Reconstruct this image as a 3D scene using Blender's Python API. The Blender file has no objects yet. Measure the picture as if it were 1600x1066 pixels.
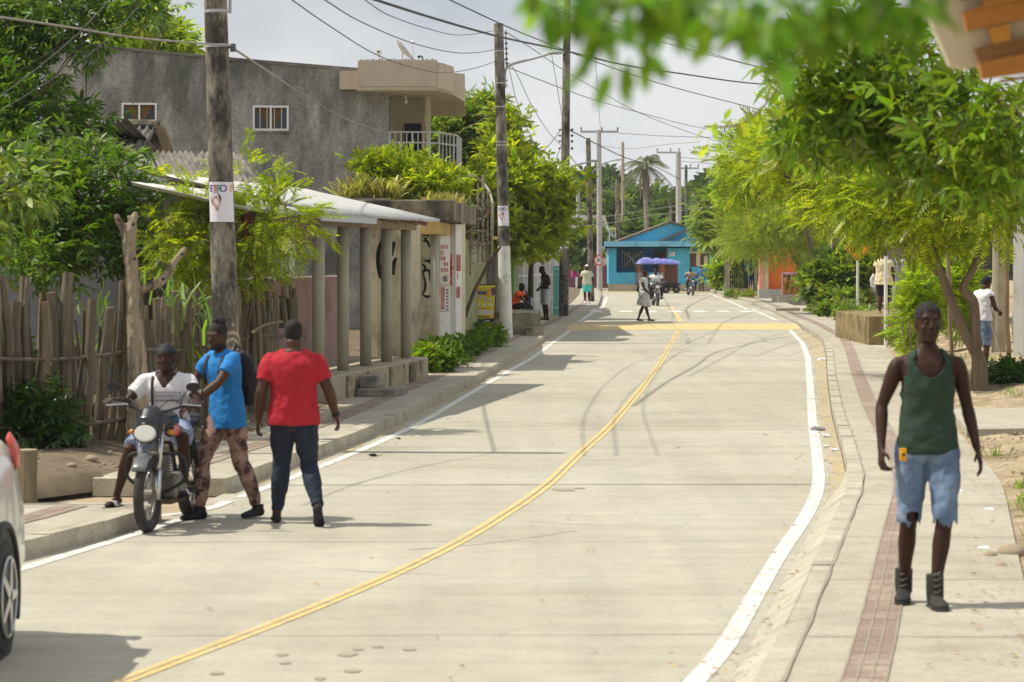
import bpy, bmesh, math, random
import numpy as np
from mathutils import Vector, Matrix, noise as mnoise
PI = math.pi
R = math.radians
random.seed(7)
rng = np.random.default_rng(11)
SC = bpy.context.scene
COL = SC.collection

# ---------------------------------------------------------------- camera
F, HZ, CX, H = 4200.0, 403.0, 800.0, 2.2      # focal length in photo pixels, horizon row, centre column, eye height
cd = bpy.data.cameras.new('camera'); cam = bpy.data.objects.new('camera', cd); COL.objects.link(cam)
cam.location = (0, 0, H); cam.rotation_euler = (R(90), 0, 0)
cd.sensor_width = 36; cd.lens = 36 * F / 1600; cd.shift_y = -(533 - HZ) / 1600
cd.clip_start = 0.1; cd.clip_end = 4000
cd.dof.use_dof = True; cd.dof.focus_distance = 58; cd.dof.aperture_fstop = 5.2
SC.camera = cam
# ---------------------------------------------------------------- light
SUN_EL, SUN_AZ = 57, 274          # azimuth clockwise from +Y: sun stands to the left, a little beyond
w = bpy.data.worlds.new('World'); SC.world = w; w.use_nodes = True
nt = w.node_tree; nt.nodes.clear()
def wn(t, **k):
    n = nt.nodes.new(t)
    for a, b in k.items(): setattr(n, a, b)
    return n
out = wn('ShaderNodeOutputWorld'); bg = wn('ShaderNodeBackground')
sky = wn('ShaderNodeTexSky', sky_type='NISHITA', sun_disc=False, sun_elevation=R(SUN_EL), sun_rotation=R(SUN_AZ))
sky.air_density = 1.2; sky.dust_density = 2.0
tc = wn('ShaderNodeTexCoord'); mp = wn('ShaderNodeMapping'); mp.inputs['Scale'].default_value = (1, 1, 2.6)
nz = wn('ShaderNodeTexNoise'); nz.inputs['Scale'].default_value = 3.2; nz.inputs['Detail'].default_value = 7; nz.inputs['Roughness'].default_value = .52
rp = wn('ShaderNodeValToRGB'); rp.color_ramp.elements[0].position = .36; rp.color_ramp.elements[1].position = .62
rp.color_ramp.elements[0].color = (.80,.80,.80,1); rp.color_ramp.elements[1].color = (.97,.97,.97,1)
nz2 = wn('ShaderNodeTexNoise'); nz2.inputs['Scale'].default_value = 5; nz2.inputs['Detail'].default_value = 5
rc = wn('ShaderNodeValToRGB'); rc.color_ramp.elements[0].position = .38; rc.color_ramp.elements[1].position = .6
rc.color_ramp.elements[0].color = (9.6,10.4,11.5,1); rc.color_ramp.elements[1].color = (15.0,15.2,15.4,1)
mx = wn('ShaderNodeMix', data_type='RGBA')
L = nt.links.new
L(tc.outputs['Generated'], mp.inputs['Vector']); L(mp.outputs[0], nz.inputs['Vector']); L(mp.outputs[0], nz2.inputs['Vector'])
L(nz.outputs['Fac'], rp.inputs[0]); L(nz2.outputs['Fac'], rc.inputs[0])
L(rp.outputs[0], mx.inputs[0]); L(sky.outputs[0], mx.inputs[6]); L(rc.outputs[0], mx.inputs[7])
L(mx.outputs[2], bg.inputs['Color']); bg.inputs['Strength'].default_value = .059; L(bg.outputs[0], out.inputs[0])
sl = bpy.data.lights.new('sun', 'SUN'); sl.energy = 4.75; sl.angle = R(.6); sl.color = (1, .94, .82)
so = bpy.data.objects.new('sun', sl); COL.objects.link(so)
_a = R(SUN_AZ); _e = R(SUN_EL)
sdir = Vector((math.sin(_a)*math.cos(_e), math.cos(_a)*math.cos(_e), math.sin(_e)))
so.rotation_euler = sdir.to_track_quat('Z', 'Y').to_euler()
SC.view_settings.view_transform = 'Standard'; SC.view_settings.look = 'None'
SC.view_settings.exposure = 0.03; SC.view_settings.gamma = 1
try:
    SC.cycles.use_denoising = True; SC.cycles.max_bounces = 6; SC.cycles.transparent_max_bounces = 8
    SC.cycles.use_adaptive_sampling = True; SC.cycles.adaptive_threshold = .02
except Exception: pass

# ---------------------------------------------------------------- helpers
def G(px, py, z=0.0):
    Y = F*(H - z)/(py - HZ); return Vector(((px-CX)*Y/F, Y, z))
def P(px, py, Y): return Vector(((px-CX)*Y/F, Y, H+(HZ-py)*Y/F))
def tag(o, label=None, cat=None, group=None, kind=None):
    if label: o['label'] = label
    if cat: o['category'] = cat
    if group: o['group'] = group
    if kind: o['kind'] = kind
    return o
def empty(name, loc=(0,0,0), rz=0.0, label=None, cat=None, group=None):
    o = bpy.data.objects.new(name, None); COL.objects.link(o); o.location = loc; o.rotation_euler = (0,0,rz)
    o.empty_display_size = .2
    return tag(o, label, cat, group)
def link_mesh(name, me, parent=None, mats=()):
    o = bpy.data.objects.new(name, me); COL.objects.link(o)
    for m in mats: me.materials.append(m)
    if parent: o.parent = parent
    return o
class MB:
    """collects verts/faces, several materials by index"""
    def __init__(s): s.v = []; s.f = []; s.m = []; s.mi = 0
    def add(s, vs, fs):
        b = len(s.v); s.v += [tuple(v) for v in vs]
        s.f += [tuple(i+b for i in f) for f in fs]; s.m += [s.mi]*len(fs); return s
    def box(s, x0, x1, y0, y1, z0, z1, mtx=None):
        vs = [Vector(p) for p in ((x0,y0,z0),(x1,y0,z0),(x1,y1,z0),(x0,y1,z0),(x0,y0,z1),(x1,y0,z1),(x1,y1,z1),(x0,y1,z1))]
        if mtx: vs = [mtx @ v for v in vs]
        return s.add(vs, [(0,3,2,1),(4,5,6,7),(0,1,5,4),(1,2,6,5),(2,3,7,6),(3,0,4,7)])
    def tube(s, pts, r, n=8, cap=True, up=None, flat=1.0):
        pts = [Vector(p) for p in pts]; k = len(pts)
        rs = r if isinstance(r, (list, tuple)) else [r]*k
        rs = [(q, q*flat) if not isinstance(q, (tuple, list)) else q for q in rs]
        vs = []; u = None
        for i, p in enumerate(pts):
            t = (pts[min(i+1,k-1)] - pts[max(i-1,0)]); t = t.normalized() if t.length > 1e-9 else Vector((0,0,1))
            if u is None:
                u = Vector(up) if up else (Vector((0,0,1)) if abs(t.z) < .9 else Vector((1,0,0)))
            if up: u = Vector(up)
            u = u - t*u.dot(t)
            if u.length < 1e-6: u = t.orthogonal()
            u = u.normalized(); b = t.cross(u)
            for j in range(n):
                a = 2*PI*j/n; vs.append(p + u*(math.cos(a)*rs[i][0]) + b*(math.sin(a)*rs[i][1]))
        fs = [(i*n+j, i*n+(j+1)%n, (i+1)*n+(j+1)%n, (i+1)*n+j) for i in range(k-1) for j in range(n)]
        if cap: fs += [tuple(range(n-1,-1,-1)), tuple(range((k-1)*n, k*n))]
        return s.add(vs, fs)
    def ell(s, c, r, n=10, m=7, mtx=None):
        c = Vector(c); r = r if isinstance(r, (tuple, list)) else (r,r,r); vs = [(0,0,-1)]
        for i in range(1, m):
            a = -PI/2 + PI*i/m
            vs += [(math.cos(a)*math.cos(2*PI*j/n), math.cos(a)*math.sin(2*PI*j/n), math.sin(a)) for j in range(n)]
        vs.append((0,0,1)); V = []
        for q in vs:
            q = Vector((q[0]*r[0], q[1]*r[1], q[2]*r[2]))
            if mtx: q = mtx @ q
            V.append(q + c)
        fs = [(0, 1+(j+1)%n, 1+j) for j in range(n)]
        for i in range(m-2):
            for j in range(n): fs.append((1+i*n+j, 1+i*n+(j+1)%n, 1+(i+1)*n+(j+1)%n, 1+(i+1)*n+j))
        t = len(vs)-1; fs += [(t, 1+(m-2)*n+j, 1+(m-2)*n+(j+1)%n) for j in range(n)]
        return s.add(V, fs)
    def quad(s, a, b, c, d): return s.add([a,b,c,d], [(0,1,2,3)])
    def slab(s, quad, t):
        """closed slab: quad corners (Vectors) extruded by vector t"""
        q = [Vector(p) for p in quad]; t = Vector(t)
        n = len(q)
        return s.add(q + [p+t for p in q], [tuple(range(n)), tuple(range(2*n-1, n-1, -1))] + [(i, i+n, (i+1)%n+n, (i+1)%n) for i in range(n)])
    def disc(s, c, r, axis='y', n=20, th=.01):
        c = Vector(c); ax = {'x':Vector((1,0,0)),'y':Vector((0,1,0)),'z':Vector((0,0,1))}[axis]
        return s.tube([c-ax*th/2, c+ax*th/2], r, n)
    def mesh(s, name='m', smooth=False, fix=True):
        me = bpy.data.meshes.new(name); me.from_pydata(s.v, [], s.f)
        me.polygons.foreach_set('material_index', s.m)
        if smooth: me.polygons.foreach_set('use_smooth', [True]*len(s.f))
        me.update()
        if fix:
            bm = bmesh.new(); bm.from_mesh(me); bmesh.ops.recalc_face_normals(bm, faces=bm.faces); bm.to_mesh(me); bm.free()
        return me
    def build(s, name, mats, parent=None, smooth=False, bevel=0, fix=True):
        if not isinstance(mats, (list, tuple)): mats = [mats]
        o = link_mesh(name, s.mesh(name, smooth, fix), parent, mats)
        if bevel:
            b = o.modifiers.new('bevel', 'BEVEL'); b.width = bevel; b.segments = 2; b.limit_method = 'ANGLE'
        return o
def shade_auto(o, ang=35):
    me = o.data; me.polygons.foreach_set('use_smooth', [True]*len(me.polygons))
    try: me.set_sharp_from_angle(angle=R(ang))
    except Exception: pass
    return o
def smoothed(pts, k=6):
    """Catmull-Rom through the points"""
    p = [Vector(q) for q in pts]; p = [p[0]*2-p[1]] + p + [p[-1]*2-p[-2]]; o = []
    for i in range(1, len(p)-2):
        for j in range(k):
            t = j/k; a,b,c,d = p[i-1],p[i],p[i+1],p[i+2]
            o.append(.5*((2*b)+(c-a)*t+(2*a-5*b+4*c-d)*t*t+(3*b-a-3*c+d)*t**3))
    o.append(p[-2]); return o
def copy_tree(o, parent=None):
    c = o.copy(); COL.objects.link(c); c.parent = parent
    for ch in list(o.children): copy_tree(ch, c)
    return c

# ---------------------------------------------------------------- materials
MATS = {}
def mat(name, c, c2=None, scale=3.0, rough=.8, bump=0.0, bscale=30.0, stain=None, sscale=.6, spos=(.5,.65), metal=0.0, detail=6.0,
        stretch=None, trans=0.0, island=0.0, spec=.4, emit=0, coat=0.0, streak=0.0, grit=0.0):
    if name in MATS: return MATS[name]
    m = bpy.data.materials.new(name); m.use_nodes = True; t = m.node_tree; b = t.nodes['Principled BSDF']; LK = t.links.new
    b.inputs['Roughness'].default_value = rough; b.inputs['Metallic'].default_value = metal; b.inputs['Specular IOR Level'].default_value = spec
    b.inputs['Coat Weight'].default_value = coat
    c = tuple(c)+(1,); tcn = t.nodes.new('ShaderNodeTexCoord'); vec = tcn.outputs['Object']
    if stretch:
        mpn = t.nodes.new('ShaderNodeMapping'); mpn.inputs['Scale'].default_value = stretch; LK(vec, mpn.inputs[0]); vec = mpn.outputs[0]
    def nse(sc, de=6.0, ro=.6):
        n = t.nodes.new('ShaderNodeTexNoise'); n.inputs['Scale'].default_value = sc; n.inputs['Detail'].default_value = de; n.inputs['Roughness'].default_value = ro
        LK(vec, n.inputs['Vector']); return n.outputs['Fac']
    cur = None
    if c2:
        c2 = tuple(c2)+(1,); rr = t.nodes.new('ShaderNodeValToRGB'); rr.color_ramp.elements[0].position = .32; rr.color_ramp.elements[1].position = .68
        rr.color_ramp.elements[0].color = c; rr.color_ramp.elements[1].color = c2; LK(nse(scale, detail), rr.inputs[0]); cur = rr.outputs[0]
    if stain:
        st = tuple(stain)+(1,); r2 = t.nodes.new('ShaderNodeValToRGB'); r2.color_ramp.elements[0].position = spos[0]; r2.color_ramp.elements[1].position = spos[1]
        LK(nse(sscale, 8, .65), r2.inputs[0]); mm = t.nodes.new('ShaderNodeMix'); mm.data_type = 'RGBA'; LK(r2.outputs[0], mm.inputs[0])
        if cur: LK(cur, mm.inputs[6])
        else: mm.inputs[6].default_value = c
        mm.inputs[7].default_value = st; cur = mm.outputs[2]
    def vary(fac, lo, hi, p0=.3, p1=.7):
        nonlocal cur
        hs = t.nodes.new('ShaderNodeMix'); hs.data_type = 'RGBA'; hs.blend_type = 'MULTIPLY'; hs.inputs[0].default_value = 1
        mr = t.nodes.new('ShaderNodeMapRange'); mr.inputs['From Min'].default_value = p0; mr.inputs['From Max'].default_value = p1
        mr.inputs['To Min'].default_value = lo; mr.inputs['To Max'].default_value = hi; LK(fac, mr.inputs['Value'])
        cb = t.nodes.new('ShaderNodeCombineColor'); [LK(mr.outputs[0], cb.inputs[i]) for i in range(3)]
        if cur: LK(cur, hs.inputs[6])
        else: hs.inputs[6].default_value = c
        LK(cb.outputs[0], hs.inputs[7]); cur = hs.outputs[2]
    if streak:
        keep = vec
        for scl in ((1.6,.07,1),(.05,2.2,1)):
            mq = t.nodes.new('ShaderNodeMapping'); mq.inputs['Scale'].default_value = scl; LK(tcn.outputs['Object'], mq.inputs[0]); vec = mq.outputs[0]
            vary(nse(1.3, 5), 1-streak, 1+streak*.6)
        vec = keep
    if grit: vary(nse(38, 3, .8), 1-grit, 1+grit*.5, .35, .6); vary(nse(3.1, 9, .75), 1-grit*.9, 1+grit*.5, .35, .65)
    if island:
        g = t.nodes.new('ShaderNodeNewGeometry'); hs = t.nodes.new('ShaderNodeHueSaturation'); ma = t.nodes.new('ShaderNodeMapRange')
        ma.inputs['To Min'].default_value = 1-island; ma.inputs['To Max'].default_value = 1+island
        LK(g.outputs['Random Per Island'], ma.inputs['Value']); LK(ma.outputs[0], hs.inputs['Value'])
        mh = t.nodes.new('ShaderNodeMapRange'); mh.inputs['To Min'].default_value = .5-.035*island*2; mh.inputs['To Max'].default_value = .5+.02*island*2
        fr = t.nodes.new('ShaderNodeMath'); fr.operation = 'FRACT'; mu = t.nodes.new('ShaderNodeMath'); mu.operation = 'MULTIPLY'; mu.inputs[1].default_value = 7.3
        LK(g.outputs['Random Per Island'], mu.inputs[0]); LK(mu.outputs[0], fr.inputs[0]); LK(fr.outputs[0], mh.inputs['Value']); LK(mh.outputs[0], hs.inputs['Hue'])
        if cur: LK(cur, hs.inputs['Color'])
        else: hs.inputs['Color'].default_value = c
        cur = hs.outputs[0]
    if cur: LK(cur, b.inputs['Base Color'])
    else: b.inputs['Base Color'].default_value = c
    if bump:
        bp = t.nodes.new('ShaderNodeBump'); bp.inputs['Strength'].default_value = min(1, bump*4); bp.inputs['Distance'].default_value = bump
        LK(nse(bscale, 8, .65), bp.inputs['Height']); LK(bp.outputs[0], b.inputs['Normal'])
    if trans:
        tr = t.nodes.new('ShaderNodeBsdfTranslucent'); ms = t.nodes.new('ShaderNodeMixShader'); ms.inputs[0].default_value = trans
        hv = t.nodes.new('ShaderNodeMix'); hv.data_type = 'RGBA'; hv.blend_type = 'MULTIPLY'; hv.inputs[0].default_value = 1; hv.inputs[7].default_value = (1.75,1.8,.6,1)
        if cur: LK(cur, hv.inputs[6])
        else: hv.inputs[6].default_value = c
        LK(hv.outputs[2], tr.inputs[0]); LK(b.outputs[0], ms.inputs[1]); LK(tr.outputs[0], ms.inputs[2])
        LK(ms.outputs[0], t.nodes['Material Output'].inputs[0])
    MATS[name] = m; return m
def glassy(name, c, rough=.08, spec=.6): return mat(name, c, rough=rough, spec=spec)

# ---------------------------------------------------------------- foliage
def tpl_frond(pairs=7, ln=.34, w=.1, droop=.35):
    v = []; f = []
    for i in range(pairs*2+1):
        t = .18 + .82*(i//2)/(pairs) if i < pairs*2 else 1.0
        side = (1 if i % 2 else -1) if i < pairs*2 else 0
        base = Vector((t, 0, -droop*t*t))
        l = ln*(.65+.5*math.sin(PI*min(t,.95)))
        d = Vector((.55, side*.83, -.28)).normalized() if side else Vector((.9,0,-.45)).normalized()
        q = d.cross(Vector((0,0,1))).normalized()*w*.5
        b = len(v); v += [base, base+d*l*.45+q, base+d*l, base+d*l*.45-q]; f.append((b,b+1,b+2,b+3))
    b = len(v); v += [Vector((0,.008,0)), Vector((1,.004,-droop)), Vector((1,-.004,-droop)), Vector((0,-.008,0))]; f.append((b,b+1,b+2,b+3))
    return np.array([tuple(p) for p in v]), np.array(f)
def tpl_leaf(w=.4, droop=.2):
    v = [(0,0,0),(.35,w*.5,.04),(.75,w*.36,-droop*.5),(1,0,-droop),(.75,-w*.36,-droop*.5),(.35,-w*.5,.04),(.4,0,-.03),(.75,0,-droop*.55)]
    f = [(0,6,1,0),(0,5,6,0),(6,7,2,1),(5,4,7,6),(7,3,2,7),(4,3,7,4)]
    f = [(0,1,2,6),(0,6,4,5),(6,2,3,7),(6,7,3,4)]
    return np.array(v, float), np.array([(0,6,2,1),(0,5,4,6),(6,7,3,2),(6,4,3,7)])
def tpl_multi(n=5, w=.28, droop=.3, spread=1.0):
    a, fa = tpl_leaf(w, droop); V = []; Fs = []
    for i in range(n):
        an = spread*(i/(n-1)-.5)*PI*1.1; c, s_ = math.cos(an), math.sin(an); l = 1-.25*abs(i/(n-1)-.5)*2
        q = a.copy()*l; x = q[:,0]*c - q[:,1]*s_; y = q[:,0]*s_ + q[:,1]*c; q[:,0] = x; q[:,1] = y; q[:,2] += .06*(i%2)
        Fs.append(fa + len(V)*8); V.append(q)
    return np.concatenate(V), np.concatenate(Fs)
TPL = dict(frond=tpl_frond(), fine=tpl_frond(9, .2, .05, .45), leaf=tpl_leaf(), multi=tpl_multi(), small=tpl_multi(4, .5, .15, 1.3),
           blade=(np.array([(0,.03,0),(.5,.035,-.05),(1,0,-.45),(.5,-.035,-.05),(0,-.03,0)]), np.array([(0,1,3,4),(1,2,3,1)])))
TPL['blade'] = (np.array([(0,.03,0),(.4,.035,.0),(.75,.025,-.14),(1,0,-.4),(.75,-.025,-.14),(.4,-.035,0),(0,-.03,0)]), np.array([(0,1,5,6),(1,2,4,5),(2,3,3,4)]))
def scatter(kind, pos, dirs, size, name, m, parent=None, roll=.5):
    tv, tf = TPL[kind]; n = len(pos)
    d = dirs/np.maximum(np.linalg.norm(dirs, axis=1, keepdims=True), 1e-6)
    upv = np.zeros_like(d); upv[:,2] = 1; upv += rng.normal(0, roll, d.shape)
    y = np.cross(upv, d); y /= np.maximum(np.linalg.norm(y, axis=1, keepdims=True), 1e-6); z = np.cross(d, y)
    s = size.reshape(-1,1,1)
    V = (tv[None,:,0:1]*d[:,None,:] + tv[None,:,1:2]*y[:,None,:] + tv[None,:,2:3]*z[:,None,:])*s + pos[:,None,:]
    V = V.reshape(-1,3); k = len(tv)
    me = bpy.data.meshes.new(name)
    quads = [f for f in tf.tolist()]
    fl = (tf[None] + (np.arange(n)*k)[:,None,None])
    # degenerate quads (repeated index) become triangles
    loops = []; totals = []
    arr = fl.reshape(-1, 4); tri = arr[:,2] == arr[:,3] if arr.shape[1] == 4 else None
    me.vertices.add(len(V)); me.vertices.foreach_set('co', V.ravel())
    if tri.any():
        tot = np.where(tri, 3, 4); keep = np.ones(arr.shape, bool); keep[tri,3] = False
        lv = arr[keep]
    else: tot = np.full(len(arr), 4); lv = arr.ravel()
    me.loops.add(len(lv)); me.loops.foreach_set('vertex_index', lv.astype(np.int32))
    st = np.concatenate([[0], np.cumsum(tot)[:-1]]).astype(np.int32)
    me.polygons.add(len(arr)); me.polygons.foreach_set('loop_start', st)
    me.update(calc_edges=True); me.validate()
    return link_mesh(name, me, parent, [m])
def crown_pts(blobs, nclump, per, csize, up=.15, shell=.55):
    """blobs: (x,y,z,rx,ry,rz,weight); twig clumps over each blob, leaves around each clump"""
    P_, D_, T_ = [], [], []
    W = np.array([b[6] if len(b) > 6 else b[3]*b[5] for b in blobs]); W = W/W.sum()
    for b, wt in zip(blobs, W):
        n = max(3, int(nclump*wt)); c = np.array(b[:3]); r = np.array(b[3:6])
        u = rng.normal(size=(n,3)); u /= np.linalg.norm(u, axis=1, keepdims=True)
        rad = shell + (1-shell)*rng.random((n,1))**.6; rad *= 1 + .12*rng.normal(size=(n,1))
        cc = c + u*r*rad; T_.append(cc)
        q = rng.normal(size=(n,per,3))*csize*np.array([1,1,.75]); p = cc[:,None,:] + q
        d = q/np.linalg.norm(q,axis=2,keepdims=True) + .7*u[:,None,:] + np.array([0,0,up]) + rng.normal(size=q.shape)*.3
        P_.append(p.reshape(-1,3)); D_.append(d.reshape(-1,3))
    return np.concatenate(P_), np.concatenate(D_), np.concatenate(T_)
def tree(name, label, cat, base, trunk, blobs, kind, leafmat, barkmat, nclump=120, per=14, csize=.35, lsize=.35, r0=.14, up=.1, group=None,
         shell=.55, limbs=None, twigs=28, pname='crown', roll=.5, szv=.25):
    """trunk: list of (x,y,z) points; limbs: list of point lists; blobs in world coords"""
    o = empty(name, base, 0, label, cat, group); b = Vector(base)
    mb = MB(); 
    if trunk:
        tp = smoothed([Vector(p)-b for p in trunk], 5); n = len(tp)
        mb.tube(tp, [r0*(1.25 if i == 0 else 1)*(1-.5*i/n) for i in range(n)], 9)
        starts = [(tp[-1], r0*.5)]
    else: starts = []
    for lm in (limbs or []):
        lp = smoothed([Vector(p)-b for p in lm], 5); n = len(lp)
        mb.tube(lp, [r0*.62*(1-.6*i/n) for i in range(n)], 7); starts.append((lp[-1], r0*.25))
    pos, dr, tw = crown_pts([(q[0]-b.x, q[1]-b.y, q[2]-b.z)+tuple(q[3:]) for q in blobs], nclump, per, csize, up, shell)
    if starts and twigs:
        for i in rng.choice(len(tw), min(twigs, len(tw)), replace=False):
            e = Vector(tw[i]); s0, rr = min(starts, key=lambda s: (s[0]-e).length)
            mid = (s0+e)/2 + Vector((random.uniform(-.2,.2), random.uniform(-.2,.2), random.uniform(0,.3)))*.6
            mb.tube([s0, mid, e], [rr*.55, rr*.3, rr*.1], 5)
    if mb.v: mb.build('trunk', barkmat, o, smooth=True)
    sz = lsize*(1+szv*rng.normal(size=len(pos))).clip(.5,1.6)
    scatter(kind, pos, dr, sz, pname, leafmat, o, roll)
    return o
# ---------------------------------------------------------------- text
def text_mesh(s, size, ext=.0):
    cu = bpy.data.curves.new('t', 'FONT'); cu.body = s; cu.size = size; cu.extrude = ext; cu.align_x = 'CENTER'; cu.align_y = 'CENTER'; cu.resolution_u = 3
    o = bpy.data.objects.new('t', cu); COL.objects.link(o); dg = bpy.context.evaluated_depsgraph_get()
    me = bpy.data.meshes.new_from_object(o.evaluated_get(dg)); bpy.data.objects.remove(o); return me
def add_text(mb, s, size, fn, bold=0):
    """append lettering to mb; fn maps (x,y) on the sign to a 3D point"""
    me = text_mesh(s, size)
    for dx in ((0,) if not bold else (-bold, 0, bold)):
        mb.add([fn(v.co.x+dx, v.co.y) for v in me.vertices], [tuple(p.vertices) for p in me.polygons])
    bpy.data.meshes.remove(me)
# ================================================================ materials in use
M_road = mat('concrete_road', (.405,.37,.29), (.455,.425,.34), .35, .85, .004, 60, stain=(.32,.285,.21), sscale=.22, spos=(.5,.75), streak=.09, grit=.10)
M_walk = mat('concrete_walk', (.39,.35,.27), (.46,.42,.33), .9, .88, .004, 50, stain=(.33,.28,.19), sscale=.5, spos=(.5,.8), streak=.06, grit=.16)
M_kerb = mat('concrete_kerb', (.40,.365,.28), (.50,.455,.36), 2.5, .85, .006, 30, stain=(.26,.23,.15), sscale=1.8, spos=(.52,.75), grit=.2)
M_tact = mat('tactile_paver', (.26,.185,.15), (.34,.25,.20), 5, .85, .003, 60, stain=(.42,.34,.26), sscale=1.5, grit=.2, streak=.08)
M_white = mat('road_paint_white', (.74,.74,.70), (.62,.61,.55), 6, .7, stain=(.45,.42,.34), sscale=5, spos=(.52,.66), grit=.16)
M_yel = mat('road_paint_yellow', (.66,.50,.19), (.60,.46,.20), 6, .7, stain=(.48,.40,.26), sscale=5, spos=(.50,.64), grit=.16)
M_dirt = mat('dirt', (.33,.25,.15), (.45,.36,.23), 1.4, .95, .02, 14, stain=(.27,.20,.12), sscale=.9, spos=(.5,.7))
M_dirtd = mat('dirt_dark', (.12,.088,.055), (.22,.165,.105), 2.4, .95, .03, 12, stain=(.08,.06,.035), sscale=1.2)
M_dirtR = mat('dirt_rough', (.30,.225,.13), (.46,.37,.24), 1.8, .95, .03, 11, stain=(.20,.14,.08), sscale=1.3, spos=(.48,.66), grit=.35)
M_joint = mat('joint', (.26,.22,.17), (.34,.30,.23), 2, .95)
M_mark = mat('tyre_and_shadow_mark', (.385,.355,.288), (.43,.405,.333), 1.5, .9, streak=.05, grit=.1)
# ================================================================ street layout (x of each edge as a function of distance Y)
def lin(tab):
    Ys = np.array([t[0] for t in tab], float); Xs = np.array([t[1] for t in tab], float)
    def f(Y):
        return float(sum(np.interp(Y+k, Ys, Xs) for k in (-1.5,-.75,0,.75,1.5))/5)
    return f
kerbL = lin([(-10,-12),(14,-5.3),(16.5,-4.6),(19.66,-3.45),(22.1,-2.95),(26.5,-2.52),(31.3,-1.88),(35.3,-1.50),(40.8,-1.11),(48.4,-.53),(62.8,.37),(73,.95),(87,2.0),(105,3.0),(121,3.9),(150,5.0),(185,6.0)])
lineL = lin([(-10,-9.6),(14,-4.2),(19.05,-3.49),(21.3,-2.95),(26.7,-2.21),(30.4,-1.74),(35.7,-1.21),(46.7,-.45),(60.4,.55),(67.4,.93),(82.5,1.85),(98,2.8),(121,4.1),(150,5.3)])
lineR = lin([(-10,-3.5),(10,-.1),(14.1,1.05),(15,1.18),(17.4,1.57),(20.5,2.08),(23.1,2.56),(26,2.98),(30.8,3.49),(35.4,3.96),(45.5,5.05),(60,6.6),(69.5,7.5),(82.5,8.5),(95,9.1),(125,10.5),(165,12.1),(185,12.6)])
seamR = lin([(-10,-2.9),(10,.75),(13.1,1.32),(15.5,1.73),(19.2,2.33),(24.8,3.26),(30.1,3.83),(36.8,4.52),(47.6,5.72),(60,7.15),(69.8,8.2),(84,9.15),(95,9.75),(130,11.7),(170,12.9),(190,13.4)])
midL = lin([(-10,-8),(13.9,-2.04),(15.2,-1.67),(17.2,-1.13),(20.5,-.43),(25.5,.30),(30.1,.75),(34.6,1.24),(44.2,2.1),(55.3,3.03),(70,4.17),(86.4,5.45),(106,6.4),(123,7.3)])
outR = lambda Y: seamR(Y) + 1.27
SZ = .14                                    # pavement height
def frange(a, b, s):
    n = max(1, int(round((b-a)/s))); return [a+(b-a)*i/n for i in range(n+1)]
def strip(mb, fa, fb, za, zb, y0, y1, st=1.0):
    ys = frange(y0, y1, st); vs = []
    for y in ys: vs += [(fa(y), y, za(y) if callable(za) else za), (fb(y), y, zb(y) if callable(zb) else zb)]
    return mb.add(vs, [(2*i, 2*i+1, 2*i+3, 2*i+2) for i in range(len(ys)-1)])
# hump profile over the road: raised crossing between 81 and 110 m
def hump(Y): return float(np.interp(Y, [80.5,85.5,109,114], [0,.10,.10,0]))
def road_z(Y): return .004 + hump(Y)
# ---- ground sheet
mb = MB(); N = 60
xs = np.concatenate([np.linspace(-900,-40,12), np.linspace(-30,40,36), np.linspace(55,900,12)])
ys = np.concatenate([np.linspace(-60,0,4), np.linspace(5,200,60), np.linspace(230,1500,14)])
mb.add([(x,y,-.03) for y in ys for x in xs], [(j*len(xs)+i, j*len(xs)+i+1, (j+1)*len(xs)+i+1, (j+1)*len(xs)+i) for j in range(len(ys)-1) for i in range(len(xs)-1)])
tag(mb.build('ground', M_dirt), kind='structure')
# ---- road
mb = MB(); ys = frange(-10, 190, 1.0); nx = 9; vs = []
for y in ys:
    a, b = kerbL(y)-.02, seamR(y)-.18
    if y > 160: a -= (y-160)*1.5
    for i in range(nx): vs.append((a+(b-a)*i/(nx-1), y, road_z(y)))
mb.add(vs, [(j*nx+i, j*nx+i+1, (j+1)*nx+i+1, (j+1)*nx+i) for j in range(len(ys)-1) for i in range(nx-1)])
road = tag(mb.build('road', M_road, smooth=True), kind='structure')
# side street going left in the far distance and driveway gap on the near left
mb = MB(); mb.add([(-80,186,.002),(6,160,.002),(6,200,.002),(-80,214,.002)], [(0,1,2,3)]); mb.build('asphalt_patch', M_road, road)
# expansion joints, tyre marks, a painted wire shadow and repairs are thin sheets on the road
mb = MB()
for k, y in enumerate([15.6,20.8,26.0,31.2,36.4,41.6,46.8,52,57.2,62.4,67.6,72.8,78]):
    a, b = kerbL(y), seamR(y)-.3; wd = .006 if k != 2 else .020; sk = .02*(b-a)
    n = 14; vs = []
    for i in range(n+1):
        x = a+(b-a)*i/n; yy = y + sk*(i/n-.5)+.012*math.sin(i*2.1+k); q = wd*(.6+.8*random.random())
        vs += [(x, yy-q, .0085), (x, yy+q, .0085)]
    mb.add(vs, [(2*i,2*i+2,2*i+3,2*i+1) for i in range(n)])
strip(mb, lambda y: midL(y)-.005, lambda y: midL(y)+.005, .0135, .0135, -4, 78, 1)
mb.build('joint', M_joint, road)
mb = MB()
def mark(pts, wd):
    p = smoothed([Vector((q[0],q[1],0)) for q in pts], 8); vs = []
    for i, q in enumerate(p):
        t = (p[min(i+1,len(p)-1)]-p[max(i-1,0)]).normalized(); n_ = Vector((-t.y,t.x,0)); ww = wd*(.7+.5*random.random())
        vs += [q+n_*ww+Vector((0,0,.0065)), q-n_*ww+Vector((0,0,.0065))]
    mb.add(vs, [(2*i,2*i+1,2*i+3,2*i+2) for i in range(len(p)-1)])
def gm(*pp): return [G(*q)[:2] for q in pp]
mark(gm((1010,520),(1020,540),(1060,548),(1140,552)), .05)  # overhead wire's shadow, painted on the road as a darker strip
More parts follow.
